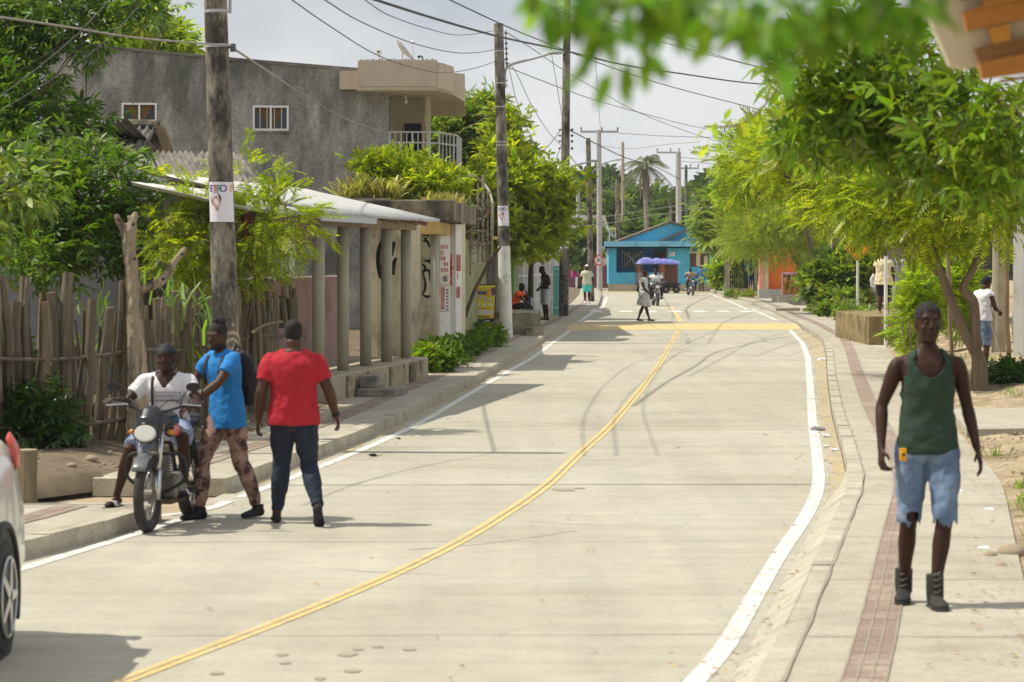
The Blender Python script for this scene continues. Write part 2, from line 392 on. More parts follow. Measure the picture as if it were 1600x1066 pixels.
mark(gm((640,860),(760,850),(900,830)), .02)
mb.build('tyre_and_shadow_mark', M_mark, road)
M_repair = mat('oil_spot', (.29,.26,.185), (.36,.33,.25), 9, .9)
mb = MB()
for (px,py,rx) in ((545,1024,.06),(560,1016,.035),(590,1012,.03),(640,1016,.04),(440,1025,.04),(445,1038,.03),(553,1050,.05),(500,1062,.04),(340,1054,.04),(880,766,.12),(905,764,.06),(590,712,.06),(700,655,.03),(1140,600,.05),(1195,680,.04),(1060,700,.03),(1215,620,.03)):
    g = G(px,py); n = 9; mb.add([(g.x+rx*(.7+.5*random.random())*math.cos(2*PI*i/n), g.y+rx*1.6*(.7+.5*random.random())*math.sin(2*PI*i/n), .0085) for i in range(n)], [tuple(range(n))])
mb.build('stain', M_repair, road)
# hairline cracks
mb = MB(); rc_ = random.Random(3)
for (px,py,ln,an) in ((1180,900,1.6,.3),(700,900,1.2,2.6),(960,690,2.4,.2),(1120,620,3.0,.1),(760,1000,.8,1.2),(1010,820,1.4,2.9),(560,800,1.1,.15)):
    g_ = G(px,py); n_ = 16; pts_ = []; a_ = an; x_, y_ = g_.x, g_.y
    for i in range(n_): pts_.append((x_,y_)); a_ += rc_.uniform(-.5,.5); a_ = an+(a_-an)*.7; x_ += math.cos(a_)*ln/n_; y_ += math.sin(a_)*ln/n_
    vs = []
    for i,(x_,y_) in enumerate(pts_): q_ = .0035*(1-abs(i/(n_-1)-.4)); vs += [(x_-q_,y_-q_*2,.0088),(x_+q_,y_+q_*2,.0088)]
    mb.add(vs, [(2*i,2*i+1,2*i+3,2*i+2) for i in range(n_-1)])
mb.build('crack', M_joint, road)
# ---- painted lines
def paint(name, f, y0, y1, wd, m, z=.004):
    mbq = MB(); strip(mbq, lambda y: f(y)-wd, lambda y: f(y)+wd, lambda y: road_z(y)+z, lambda y: road_z(y)+z, y0, y1, .8)
    o = mbq.build(name, m, road); return o
paint('edge_line', lineL, -4, 22.6, .055, M_white); paint('edge_line', lineL, 24.6, 81, .055, M_white); paint('edge_line', lineL, 88, 150, .06, M_white)
paint('edge_line', lineR, -4, 81, .062, M_white); paint('edge_line', lineR, 90, 165, .07, M_white)
paint('centre_line', midL, -4, 81, .062, M_yel); paint('centre_line', midL, 88, 123, .075, M_yel)
# curl of the white line into the driveway
mb = MB(); c = G(330, 806); p = smoothed([Vector((lineL(24.2),24.2,0)), Vector((lineL(23.4)-.02,23.4,0)), Vector((lineL(22.9)-.25,22.9,0)), Vector((lineL(22.6)-.5,23.0,0))], 5); vs = []
for i, q in enumerate(p):
    t = (p[min(i+1,len(p)-1)]-p[max(i-1,0)]).normalized(); n_ = Vector((-t.y,t.x,0))*.06; vs += [q+n_+Vector((0,0,.009)), q-n_+Vector((0,0,.009))]
mb.add(vs, [(2*i,2*i+1,2*i+3,2*i+2) for i in range(len(p)-1)]); mb.build('edge_line', M_white, road)
# yellow band on the ramp of the hump
mb = MB(); strip(mb, lambda y: kerbL(y)+.02, lambda y: seamR(y)-.2, lambda y: road_z(y)+.005, lambda y: road_z(y)+.005, 81.2, 85.6, .8); mb.build('hump_paint', M_yel, road)
mb = MB(); strip(mb, lambda y: 3.0, lambda y: 12.5, .012, .012, 170, 175, .8); mb.build('hump_paint', M_yel, road)
mb = MB()
for x0 in (718,767,803,882,920,957,996,1042,1080,1117,1153):
    a = G(x0 if x0>900 else x0+230, 487)
for px in (921,968,1006,1045,1083,1120,1157):
    yc = 105; x = (px-CX)*yc/F; mb.quad((x,yc-1.4,.109),(x+.50,yc-1.4,.109),(x+.50,yc+1.4,.109),(x,yc+1.4,.109))
mb.quad((4.5,103.3,.109),(9.3,103.3,.109),(9.3,103.42,.109),(4.5,103.42,.109))
mb.build('crosswalk', M_white, road)
# ---- pavements with kerbs
def walkL(y): return kerbL(y)-1.25
# near-left island pavement
def pavement(name, fin, fout, y0, y1, side, slope=0.0, bnd=(.55,.8), extra=None):
    """fin = kerb side, fout = outer side; side=-1 pavement lies left of kerb"""
    mbq = MB(); kw = .15
    ki = lambda y: fin(y)+side*kw
    strip(mbq, ki, fout, SZ, SZ, y0, y1)
    o = tag(mbq.build(name, M_walk), kind='structure')
    mk = MB()                                # kerb: top and face in 1 m blocks
    y = y0; i = 0
    while y < y1-.05:
        y2 = min(y+(1.0 if y > 27 or side < 0 else 3.0), y1); jz = .004*math.sin(i*2.7); g = .005 if y > 27 else .002
        a0, a1 = fin(y+g), fin(y2-g)
        sx = -side*slope
        top = [Vector((a0, y+g, SZ+.004+jz)), Vector((a1, y2-g, SZ+.004+jz)), Vector((a1+side*kw, y2-g, SZ+.004+jz)), Vector((a0+side*kw, y+g, SZ+.004+jz))]
        bot = [Vector((a0+sx, y+g, -.02)), Vector((a1+sx, y2-g, -.02)), Vector((a1+side*kw, y2-g, -.02)), Vector((a0+side*kw, y+g, -.02))]
        mk.add(bot+top, [(0,1,2,3),(4,5,6,7),(0,1,5,4),(1,2,6,5),(2,3,7,6),(3,0,4,7)]); y = y2; i += 1
    for ye in (y0, y1):
        xa, xb = sorted((fin(ye), fout(ye))); mk.box(xa, xb, ye-.07, ye+.07, -.02, SZ+.006)
    mk.build('kerb', M_kerb, o)
    if bnd:
        mt = MB(); a, b = bnd
        strip(mt, lambda y: fin(y)+side*a, lambda y: fin(y)+side*b, SZ+.004, SZ+.004, y0+.3, y1-.2); mt.build('tactile_paving', M_tact, o)
        mj = MB()
        n = 3 if side > 0 else 2
        for k in range(0, n+1):
            q = a+(b-a)*k/n; strip(mj, lambda y: fin(y)+side*(q-.006), lambda y: fin(y)+side*(q+.006), SZ+.0075, SZ+.0075, y0+.3, y1-.2)
        yy = y0+.5
        while yy < min(y1, 60):
            mj.quad((fin(yy)+side*a, yy, SZ+.0085), (fin(yy)+side*b, yy, SZ+.0085), (fin(yy)+side*b, yy+.012, SZ+.0085), (fin(yy)+side*a, yy+.012, SZ+.0085)); yy += .42
        yy = y0+1.2
        while yy < y1:
            for (u0,u1) in ((.16,a-.01),(b+.01, abs(fout(yy)-fin(yy)))):
                mj.quad((fin(yy)+side*u0, yy, SZ+.005), (fin(yy)+side*u1, yy, SZ+.005), (fin(yy)+side*u1, yy+.016, SZ+.005), (fin(yy)+side*u0, yy+.016, SZ+.005))
            yy += 2.6
        mj.build('joint', M_joint, o)
    return o
pavement('pavement', kerbL, walkL, 8, 22.5, -1)
pavement('pavement', kerbL, walkL, 25.1, 185, -1)
kR = lambda y: seamR(y)-.13
pv = pavement('pavement', kR, outR, 3, 180, 1, slope=0.0, bnd=(.42,.64))
# near right: sloped gutter apron in front of the kerb
mb = MB(); strip(mb, lambda y: kR(y)-.20*float(np.interp(y,[24,27],[1,0.02])), lambda y: kR(y)+.01, .006, lambda y: SZ+.003, 3, 27, .8); mb.build('kerb_apron', M_kerb, pv)
mb = MB(); strip(mb, lambda y: seamR(y)+.0, lambda y: seamR(y)+.016+.008*math.sin(y*3), SZ+.009, SZ+.009, 3, 60, .35); mb.build('seam', M_joint, pv)
# dusty gutter between line and kerb on the right
M_dust = mat('gutter_dust', (.35,.30,.20), (.42,.375,.28), 2, .95, .004, 60, stain=(.50,.38,.16), sscale=2.2, spos=(.5,.66))
mb = MB(); strip(mb, lambda y: lineR(y)+.12+.03*math.sin(y*2.3), lambda y: kR(y)-.01, .0075, .0075, 24, 80, .4); mb.build('gutter_dust', M_dust, road)
mb = MB(); strip(mb, lambda y: kerbL(y), lambda y: kerbL(y)+.10+.05*math.sin(y*1.7)+.03*math.sin(y*5), .0075, .0075, 25, 80, .3); mb.build('gutter_dust', M_dust, road)
# ---- banks of earth beside the pavements
def bank(name, fin, prof, y0, y1, side, m, st=.35, nu=26, amp=.03, width=12):
    us = [width*(i/(nu-1))**1.7 for i in range(nu)]; ys = frange(y0, y1, st); vs = []
    for y in ys:
        for u in us:
            x = fin(y)+side*u; z = prof(u, y)+amp*min(1,u*2.5)*(mnoise.noise(Vector((x*1.3,y*1.3,3)))+.5*mnoise.noise(Vector((x*4,y*4,7))))
            vs.append((x,y,z))
    mbq = MB(); n = nu
    mbq.add(vs, [(j*n+i, j*n+i+1, (j+1)*n+i+1, (j+1)*n+i) for j in range(len(ys)-1) for i in range(n-1)])
    return tag(mbq.build(name, m, smooth=True), kind='structure')
profR = lambda u, y: .12 + float(np.interp(u, [0,.05,.6,1.6,3,12], [0,.01,.06,.16,.34,.7])) + .20*math.exp(-((y-38.3)/1.6)**2)*min(1,max(0,u-.9)) + .06*math.exp(-((y-26.5)/.9)**2)*min(1,u*1.5)
bankR = bank('earth_bank', outR, profR, 3, 112, 1, M_dirtR, amp=.09, st=.22, nu=34)
profL = lambda u, y: float(np.interp(u, [0,.15,.5,1.0,3,12], [.12,.15,.22,.28,.3,.3]))
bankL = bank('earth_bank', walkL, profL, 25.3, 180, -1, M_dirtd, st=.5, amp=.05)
# left bank in the driveway bay (behind the near pavement): kerbed earth
mb = MB(); ysb = frange(8, 25.3, .3); nu = 16; vs = []
edge = lambda y: -7.0 if y < 18 else float(np.interp(y, [18,22,25.3], [-7,-5.2,-4.2]))
fb = lambda y: G(62,766).x
for y in ysb:
    for i in range(nu):
        u = 7*(i/(nu-1))**1.5; x = -3.75-u-(25.3-y)*.55; z = .02+float(np.interp(u,[0,.02,.5,1.4,8],[0,.14,.22,.30,.35]))+.04*mnoise.noise(Vector((x*2,y*2,0)))*min(1,u*3); vs.append((x,y,z))
mb.add(vs, [(j*nu+i, j*nu+i+1, (j+1)*nu+i+1, (j+1)*nu+i) for j in range(len(ysb)-1) for i in range(nu-1)])
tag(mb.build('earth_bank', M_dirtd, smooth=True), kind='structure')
def zR(x, y): return profR(max(0, x-outR(y)), y)
# ---- slabs of concrete on the right (driveway, terraces)
mb = MB()
def pad(px0,px1,y0,y1,z,th=.06,sk=0):
    x0,x1 = px0,px1
    mb.slab([Vector((x0,y0,z)),Vector((x1,y0,z+.1)),Vector((x1+sk,y1,z+.1)),Vector((x0+sk,y1,z))], (0,0,th))
pad(outR(31)+.05, outR(31)+5, 31, 35.2, .14, .08, .5)
tag(mb.build('driveway', M_walk), kind='structure')
# ================================================================ buildings
M_cem = mat('weathered_cement', (.27,.265,.235), (.44,.43,.385), 1.6, .95, .012, 25, stain=(.13,.13,.115), sscale=.5, spos=(.44,.60), stretch=(1,1,.42), grit=.38)
M_plast = mat('old_plaster', (.42,.38,.29), (.55,.50,.38), 1.6, .92, .01, 18, stain=(.13,.11,.075), sscale=.8, spos=(.5,.68))
M_ochre = mat('ochre_plaster', (.42,.28,.09), (.52,.38,.15), 1.8, .92, .01, 18, stain=(.20,.15,.08), sscale=1.2)
M_slab = mat('mossy_slab', (.16,.14,.10), (.30,.25,.16), 2, .95, .015, 14, stain=(.04,.037,.03), sscale=1.1, spos=(.45,.6), stretch=(1,1,.6))
M_fascia = mat('fascia_tiles', (.45,.37,.28), (.52,.44,.34), 4, .6, .002, 20, stain=(.38,.30,.22), sscale=1.5, stretch=(1,1,.2))
M_soffit = mat('soffit', (.42,.36,.24), (.50,.44,.31), 1.2, .9)
M_alu = mat('aluminium', (.72,.73,.74), rough=.4, metal=.2)
M_wframe = mat('white_frame', (.75,.75,.74), rough=.5)
M_glass = glassy('dark_glass', (.012,.014,.016))
M_curt = mat('curtain', (.24,.15,.05), (.12,.07,.025), 9, .9, stretch=(6,6,1))
M_zinc = mat('zinc_sheet', (.56,.55,.52), (.68,.67,.64), 2.2, .42, .002, 40, stain=(.38,.33,.27), sscale=1.3, spos=(.52,.75), metal=.25)
M_zincold = mat('old_asbestos_sheet', (.13,.12,.10), (.24,.22,.19), 2.2, .9, .006, 30, stain=(.05,.045,.04), sscale=1.5)
M_pink = mat('pink_wall', (.33,.205,.19), (.40,.26,.245), 1.4, .9, .004, 30, stain=(.15,.11,.08), sscale=.9, spos=(.52,.7))
M_col = mat('column_cement', (.34,.32,.25), (.42,.395,.31), 2, .9, .004, 40, stain=(.20,.19,.14), sscale=1.3, spos=(.5,.75), stretch=(1,1,.5))
M_rust = mat('rusty_steel', (.24,.22,.18), (.38,.35,.29), 6, .7, .003, 50, stain=(.20,.09,.04), sscale=5)
M_wood = mat('old_wood', (.22,.16,.10), (.34,.26,.17), 3, .9, .006, 40, stretch=(6,6,.6))
M_blue = mat('blue_wall', (.07,.40,.66), (.09,.45,.70), 1.2, .85, .004, 25, stain=(.05,.30,.50), sscale=.5, spos=(.5,.75))
M_bluel = mat('light_blue_trim', (.20,.52,.74), (.24,.57,.78), 2, .85, stain=(.07,.26,.42), sscale=1)
M_orange = mat('orange_wall', (.75,.16,.03), (.80,.19,.04), 1.2, .85, .003, 30)
M_cream = mat('cream_wall', (.60,.53,.38), (.66,.59,.44), 1.3, .9, .004, 30, stain=(.40,.34,.22), sscale=.8, spos=(.52,.75))
M_whitew = mat('white_wall', (.70,.69,.66), (.76,.75,.72), 1.3, .9, .004, 30, stain=(.50,.42,.22), sscale=.9, spos=(.55,.72))
M_black = mat('black_paint', (.012,.012,.014), rough=.6)
M_red = mat('red_paint', (.55,.03,.03), (.45,.04,.04), 5, .8, stain=(.6,.45,.42), sscale=4, spos=(.55,.7))
M_redfad = mat('faded_red_paint', (.52,.16,.16), (.62,.36,.34), 6, .85)
M_base = mat('stone_plinth', (.36,.31,.22), (.44,.38,.28), 1.5, .95, .01, 20)
M_darkin = mat('dark_interior', (.02,.02,.022), rough=.9)

def corrugated(mb, A, B, up, n, amp=.03, th=.006):
    """sheet with eave A->B, slope vector up; n waves along the eave"""
    A, B, up = Vector(A), Vector(B), Vector(up); e = B-A; nn = e.cross(up).normalized(); nn = nn if nn.z > 0 else -nn
    k = n*6; vs = []
    for s_ in (0, .33, .66, 1.0):
        for i in range(k+1):
            t = i/k; vs.append(A+e*t+up*s_+nn*(amp*math.cos(2*PI*n*t)+.02*mnoise.noise(Vector((t*9,s_*4,A.x)))))
    m = k+1; top = len(vs); vs += [v-nn*th for v in vs]
    fs = []
    for j in range(3):
        for i in range(k):
            a = j*m+i; fs.append((a,a+1,a+m+1,a+m)); fs.append((top+a,top+a+m,top+a+m+1,top+a+1))
    for i in range(k): fs.append((i, top+i, top+i+1, i+1)); a = 3*m+i; fs.append((a,a+1,top+a+1,top+a))
    for j in range(3):
        a = j*m; fs.append((a,a+m,top+a+m,top+a)); a = j*m+k; fs.append((a,top+a,top+a+m,a+m))
    return mb.add(vs, fs)
def obox(mb, a, b, depth, z0, z1, off=0.0):
    """box standing along ground line a->b (x,y), thickness depth to the left of a->b"""
    a = Vector((a[0],a[1],0)); b = Vector((b[0],b[1],0)); t = (b-a).normalized(); n = Vector((-t.y,t.x,0))
    q = [a+n*off, b+n*off, b+n*(off+depth), a+n*(off+depth)]
    return mb.slab([p+Vector((0,0,z0)) for p in q], (0,0,z1-z0))
def wall_with_holes(mb, a, b, depth, z0, z1, holes):
    """holes: (s0,s1,h0,h1) along the wall in metres"""
    a = Vector((a[0],a[1])); b = Vector((b[0],b[1])); Lw = (b-a).length; t = (b-a)/Lw
    def seg(s0,s1,h0,h1):
        if s1-s0 > 1e-4 and h1-h0 > 1e-4: obox(mb, a+t*s0, a+t*s1, depth, h0, h1)
    cur = 0
    for (s0,s1,h0,h1) in sorted(holes):
        seg(cur,s0,z0,z1); seg(s0,s1,z0,h0); seg(s0,s1,h1,z1); cur = s1
    seg(cur,Lw,z0,z1)
def window(parent, a, b, s0, s1, h0, h1, fw=.05, inset=.04, mull=1, bars=0, curtain=False, frame=None, gl=None, sill=True):
    a = Vector((a[0],a[1],0)); b = Vector((b[0],b[1],0)); t = (b-a).normalized(); n = Vector((-t.y,t.x,0))
    def p(s,h,d): return a+t*s+n*d+Vector((0,0,h))
    def bx(mq,u0,u1,v0,v1,d0,d1): mq.slab([p(u0,v0,d0),p(u1,v0,d0),p(u1,v0,d1),p(u0,v0,d1)], (0,0,v1-v0))
    mq = MB(); d0, d1 = -.015, inset+.03
    bx(mq,s0,s1,h0,h0+fw,d0,d1); bx(mq,s0,s1,h1-fw,h1,d0,d1); bx(mq,s0,s0+fw,h0+fw,h1-fw,d0,d1); bx(mq,s1-fw,s1,h0+fw,h1-fw,d0,d1)
    for i in range(mull):
        c = s0+(s1-s0)*(i+1)/(mull+1); bx(mq,c-fw*.5,c+fw*.5,h0+fw,h1-fw,d0+.003,d1-.003)
    f = mq.build('window', frame or M_wframe, parent)
    g = MB(); bx(g,s0+fw*.5,s1-fw*.5,h0+fw*.5,h1-fw*.5,inset+.10,inset+.12); g.build('pane', gl or M_glass, f)
    if bars:
        q = MB()
        for i in range(bars):
            c = s0+(s1-s0)*(i+1)/(bars+1); q.tube([p(c,h0+fw,.02),p(c,h1-fw,.02)], .009, 6)
        q.build('bars', M_alu, f)
    if curtain:
        q = MB(); wd = s1-s0; hh = h1-h0
        for sgn in (-1,1):
            c = (s0+s1)/2 + sgn*wd*.04; e = c+sgn*wd*.40; k = 12; vs = []
            for i in range(k+1):
                u = i/k; x = c+(e-c)*u; off = .015*math.sin(u*14); bot = h1-fw-hh*(.3+.62*(1-u)**.6) if True else h0
                vs += [p(x,h1-fw,inset+.06+off), p(c+(e-c)*u*.45,max(h0+fw,bot),inset+.06+off)]
            q.add(vs, [(2*i,2*i+1,2*i+3,2*i+2) for i in range(k)])
        q.build('curtain', M_curt, f)
    if sill:
        q = MB(); bx(q,s0-.05,s1+.05,h0-.05,h0-.002,-.06,.05); q.build('sill', M_cem, f)
    return f

# ---- 1. grey two-storey building
gb = empty('house', (-8,74,0), 0, 'tall unpainted grey cement house with two white windows and a beige roof fascia', 'house')
gb.location = (0,0,0)
gl_, gr_ = (-12.4, 71.0), (-3.3, 72.0)        # wall ends (left, right)
def gx(px): return (px-CX)/F*72
mb = MB(); a = Vector(gl_); b = Vector(gr_); Lg = (b-a).length; t = (b-a)/Lg
def s_at(px):   # distance along wall where the photo shows column px
    k = (px-CX)/F; # a + t s : x = k*y
    return (k*a.y - a.x)/(t.x - k*t.y)
def zz(py, Y=71.6): return H+(HZ-py)*Y/F
h1 = (s_at(190), s_at(245), zz(200), zz(162)); h2 = (s_at(395), s_at(451), zz(204), zz(165))
ztop_l, ztop_r = zz(66, 71), zz(110, 72)
wall_with_holes(mb, gl_, gr_, .2, 0, 6.6, [h1, h2])
# sloped top part (under the mono-pitch roof)
A0 = Vector((a.x,a.y,6.6)); B0 = Vector((b.x,b.y,6.6)); nn = Vector((-t.y,t.x,0))*.2
mb.add([A0,B0,B0+Vector((0,0,ztop_r-6.6)),A0+Vector((0,0,ztop_l-6.6)), A0+nn,B0+nn,B0+nn+Vector((0,0,ztop_r-6.6)),A0+nn+Vector((0,0,ztop_l-6.6))], [(0,1,2,3),(4,7,6,5),(0,3,7,4),(1,5,6,2),(2,6,7,3)])
obox(mb, gl_, (gl_[0]-.1, 84), -.2, 0, 6.9)       # left end wall
obox(mb, (-3.5, 72.2), (-3.5, 84), .2, 0, 6.9)    # right (street) wall
obox(mb, (-12.4,84), (-3.3,84), .2, 0, 6.9)
mb.build('wall', M_cem, gb)
window(gb, gl_, gr_, *h1, curtain=True, bars=0); window(gb, gl_, gr_, *h2, curtain=True, bars=4)
mb = MB()
mb.slab([Vector((a.x-.3,a.y-.15,ztop_l+.02)),Vector((-4.9,b.y-.2,zz(110,72)+.02)),Vector((-4.9,84.3,zz(110,72)+.02)),Vector((a.x-.3,84.3,ztop_l+.02))], (0,0,.07))
mb.build('roof', M_zincold, gb)
mb = MB(); zt, zb_ = zz(97,72), zz(145,72)
X = lambda px, Y: (px-CX)*Y/F
mb.box(X(531,71.9), X(562,71.9), 71.72, 71.98, zz(140,71.8), zz(111,71.8))
mb.box(X(562,71.9)+.002, X(683,71), 71.0, 76.5, zb_+.1, zz(97,71.5))
mb.build('fascia', M_fascia, gb)
# curved street-side roof edge: three facets
mb = MB()
pts = [Vector((X(562,71),71.02)), Vector((X(683,71),71.02)), Vector((X(690,71.2),71.3)), Vector((X(707,72.5),72.6)), Vector((X(709,74),73.6))]
for p_, q_ in zip(pts[1:], pts[2:]): obox(mb, p_, q_, .16, zb_+.06, zz(100,71.6), off=-.02)
q0 = Vector((X(709,76),76.0)); obox(mb, q0, Vector((X(726,76.3),76.3)), .4, zz(160,76.2), zz(115,76.2)); obox(mb, Vector((X(726,76.3),76.3)), Vector((X(727,84),84)), .3, zz(160,76.2), zz(115,76.2))
mb.build('fascia', M_fascia, gb)
mb = MB(); mb.slab([Vector((-4.1,71.0,zb_)),Vector((X(683,71),71.0,zb_)),Vector((X(707,72.6),72.6,zb_)),Vector((X(726,76.3),76.3,zb_)),Vector((X(727,84),84,zb_)),Vector((-4.1,84,zb_))], (0,0,.09)); mb.build('soffit', M_soffit, gb)
mb = MB()
for i in range(26):                                    # broken tile edging along the parapet top
    x = X(563,71)+i*.078; mb.box(x, x+.06, 71.0, 71.05, zz(97,71.5), zz(97,71.5)+.02+.035*random.random())
mb.build('coping', mat('coping_tiles', (.30,.20,.15), (.55,.48,.40), 20, .7), gb)
# recessed upper veranda
mb = MB(); mb.box(-3.32,-2.4,74.2,74.35, 3.4, zb_); mb.build('veranda_wall', M_soffit, gb)
mb = MB(); mb.box(-2.95,-2.5,74.12,74.19,3.4,5.9); mb.build('door', M_darkin, gb)
mb = MB(); mb.box(-2.36,-2.24,73.8,73.95,3.4,zb_); mb.build('column', M_cream, gb)
mb = MB(); mb.slab([Vector((-3.3,71.3,3.25)),Vector((-2.0,71.5,3.25)),Vector((-1.45,73.5,3.25)),Vector((-1.35,84,3.25)),Vector((-3.3,84,3.25))], (0,0,.15)); mb.build('balcony_slab', M_cem, gb)
mb = MB()
rail = [Vector((-3.25,71.4,0)),Vector((-2.2,71.5,0)),Vector((-1.95,71.9,0)),Vector((-1.5,73.4,0)),Vector((-1.42,76,0))]
zt_ = zz(208,72)
for z_ in (zt_, zt_-.28, 3.5): mb.tube([p_+Vector((0,0,z_)) for p_ in rail], .022, 6)
for p_, q_ in zip(rail, rail[1:]):
    n = int((q_-p_).length/(.14 if p_.y < 71.45 else .3))
    for i in range(n):
        c = p_+(q_-p_)*i/n; mb.tube([c+Vector((0,0,3.4)), c+Vector((0,0,zt_))], .017 if i%4 else .028, 5)
mb.build('railing', mat('railing_grey', (.42,.43,.42), rough=.6), gb)
mb = MB(); mb.tube([(-2.9,73.2,zb_-.01),(-2.9,73.2,zb_-.12)], .03, 8); mb.ell((-2.9,73.2,zb_-.17), .06); mb.build('ceiling_bulb', M_wframe, gb)
# satellite dish, camera and antenna on the roof
def dish(name, loc, r, tilt, label, rz=0):
    o = empty(name, loc, rz, label, 'satellite dish'); q = MB(); n = 20; vs = []
    M3 = Matrix.Rotation(tilt, 4, 'Y')
    for sgn in (0,.02):
        for k in range(5):
            for j in range(n):
                rr = r*k/4+.001; vs.append(M3 @ Vector((rr*math.cos(2*PI*j/n), rr*math.sin(2*PI*j/n)*.95, .28*rr*rr/r - sgn)) + Vector((0,0,r*.75+.25)))
    fs = []
    for s_ in (0,1):
        for k in range(4):
            for j in range(n):
                a_ = s_*5*n+k*n+j; b_ = s_*5*n+k*n+(j+1)%n; fs.append((a_,b_,b_+n,a_+n) if s_ == 0 else (a_,a_+n,b_+n,b_))
    for j in range(n): fs.append((4*n+j,4*n+(j+1)%n,9*n+(j+1)%n,9*n+j))
    q.add(vs, fs); q.build('reflector', M_dish, o, smooth=True, fix=False)
    q = MB(); q.tube([(0,0,0),(0,0,r*.75+.2)], .03, 8); q.build('mast', M_alu, o)
    q = MB(); tip = M3 @ Vector((0,0,r*.9)) + Vector((0,0,r*.75+.25)); e = M3 @ Vector((r*.9,0,.2*r)) + Vector((0,0,r*.75+.25)); q.tube([e,tip], .015, 6); q.ell(tip, .05); q.build('receiver_arm', M_alu, o)
    return o
M_dish = mat('dish_grey', (.42,.44,.45), rough=.5)
dish('satellite_dish', (X(628,73),73,zz(97,71.5)-.15), .42, R(52), 'grey satellite dish on the parapet of the tall grey cement house')
o = empty('security_camera', (X(592,71.5),71.5,zz(97,71.5)), 0, 'small security camera on a post at the left end of the beige parapet', 'camera')
q = MB(); q.tube([(0,0,0),(0,0,.22)], .035, 8); q.build('post', M_alu, o); q = MB(); q.box(-.07,.07,-.1,.14,.2,.33); q.disc((-.01,-.11,.265), .045, 'y', 12, .03); q.build('housing', M_alu, o, bevel=.01); q = MB(); q.disc((-.01,-.13,.265), .028, 'y', 12, .01); q.build('lens', M_black, o)
o = empty('antenna', (X(658,72),72,zz(97,71.5)), 0, 'small blue bent bracket antenna right of the satellite dish', 'antenna')
q = MB(); q.tube([(0,0,0),(.05,0,.09),(.03,0,.18),(-.05,0,.2)], .025, 7); q.build('bracket', mat('blue_metal', (.05,.10,.25), rough=.5), o); q = MB(); q.ell((-.06,0,.17), .04); q.build('head', M_black, o)

# ---- 2. house with the colonnade
ch = empty('house', (0,0,0), 0, 'low house with a corrugated zinc porch roof on round cement columns', 'house')
E = Vector((.147,.989,0)); Nn = Vector((-.989,.147,0))      # along the street, away from the street
C0 = Vector((-2.80,38.9,0))                                 # first column
mb = MB()
pa = C0 - E*1.2 - Nn*.28
def cp(s, u, z): return C0 + E*s + Nn*u + Vector((0,0,z))
def cbox(mq, s0,s1,u0,u1,z0,z1): return mq.slab([cp(s0,u0,z0),cp(s1,u0,z0),cp(s1,u1,z0),cp(s0,u1,z0)], (0,0,z1-z0))
cbox(mb, -.6, 7.4, -.28, 2.2, 0, .5)
o = mb.build('platform', M_base, ch, bevel=.02)
for s_ in (0.6,2.1,3.9,5.6):
  mb = MB(); cbox(mb, s_, s_+.5 if s_<1 else s_+1.1, -.33, -.285, 0, .47)
  mb.build('platform_facing', mat('mossy_blocks', (.30,.25,.15), (.42,.36,.24), 3, .95, .012, 14, stain=(.10,.085,.05), sscale=2.2, spos=(.46,.62)), ch, bevel=.015)
mb = MB(); cbox(mb, .95,1.9,-.95,-.36,0,.26); cbox(mb, 1.2,1.95,-.62,-.35,.262,.44); mb.build('step', mat('dark_step', (.14,.14,.13), (.22,.21,.19), 3, .9, .005, 30, stain=(.35,.32,.24), sscale=1.5), ch, bevel=.02)
for k in range(5):
    mb = MB(); c = cp(1.7*k, 0, 0); mb.tube([c+Vector((0,0,.5)), c+Vector((0,0,1.6)), c+Vector((0,0,2.67))], .09, 16); mb.build('column', M_col, ch, smooth=True)
mb = MB(); cbox(mb, -5.3, 7.3, -.09, .09, 2.672, 2.80); mb.build('beam', mat('beam_timber', (.20,.15,.10), (.32,.26,.18), 3, .9, .006, 30), ch)
mb = MB()
for s_ in (-.2,1.2,2.9,4.6,6.3,7.2): mb.slab([cp(s_-.04,-.30,2.74),cp(s_+.04,-.30,2.74),cp(s_+.04,2.2,3.30),cp(s_-.04,2.2,3.30)], (0,0,.08))
mb.build('rafter', M_wood, ch)
rz_up = Nn*2.5 + Vector((0,0,.56))
mb = MB(); corrugated(mb, cp(-1.2,-.36,2.83), cp(8.1,-.36,2.85), rz_up, 52, .022)
corrugated(mb, cp(-5.4,-.30,2.80), cp(-1.1,-.30,2.80), Nn*1.5+Vector((0,0,.34)), 32, .02)
mb.build('roof', M_zinc, ch, smooth=True, fix=False)
mb = MB(); cbox(mb, -1.3, 2.6, -.34, -.31, 2.72, 2.83); mb.build('gutter', mat('gutter_paint', (.45,.50,.55), rough=.5), ch)
mb = MB(); cbox(mb, -5.2, -1.4, -.24, -.2, 2.42, 2.76); mb.build('fascia_board', mat('dark_red_board', (.10,.02,.02), rough=.8), ch)
mb = MB(); cbox(mb, -2.6, 8.2, 1.35, 1.47, 0, 1.87); o = mb.build('parapet_wall', M_pink, ch)
mb = MB(); cbox(mb, -2.6, 8.2, 1.33, 1.49, 1.872, 1.90); mb.build('coping', M_whitew, ch)
mb = MB(); mb.box(-3.52,-2.95,36.2,36.34,0,1.25); mb.build('parapet_wall', mat('lilac_wall', (.36,.28,.28), (.42,.33,.33), 2, .9), ch)
mb = MB(); cbox(mb, -1.5, 3.2, 2.3, 2.5, 0, 3.3); mb.build('wall', M_cem, ch)
mb = MB(); cbox(mb, 3.2, 4.4, 2.3, 2.5, 0, 3.3); cbox(mb, 4.4, 5.2, 2.28, 2.48, 0, 3.3); mb.build('wall', M_plast, ch)
mb = MB(); cbox(mb, 5.2, 6.6, 2.29, 2.5, 0, 3.3); mb.build('wall', M_ochre, ch)
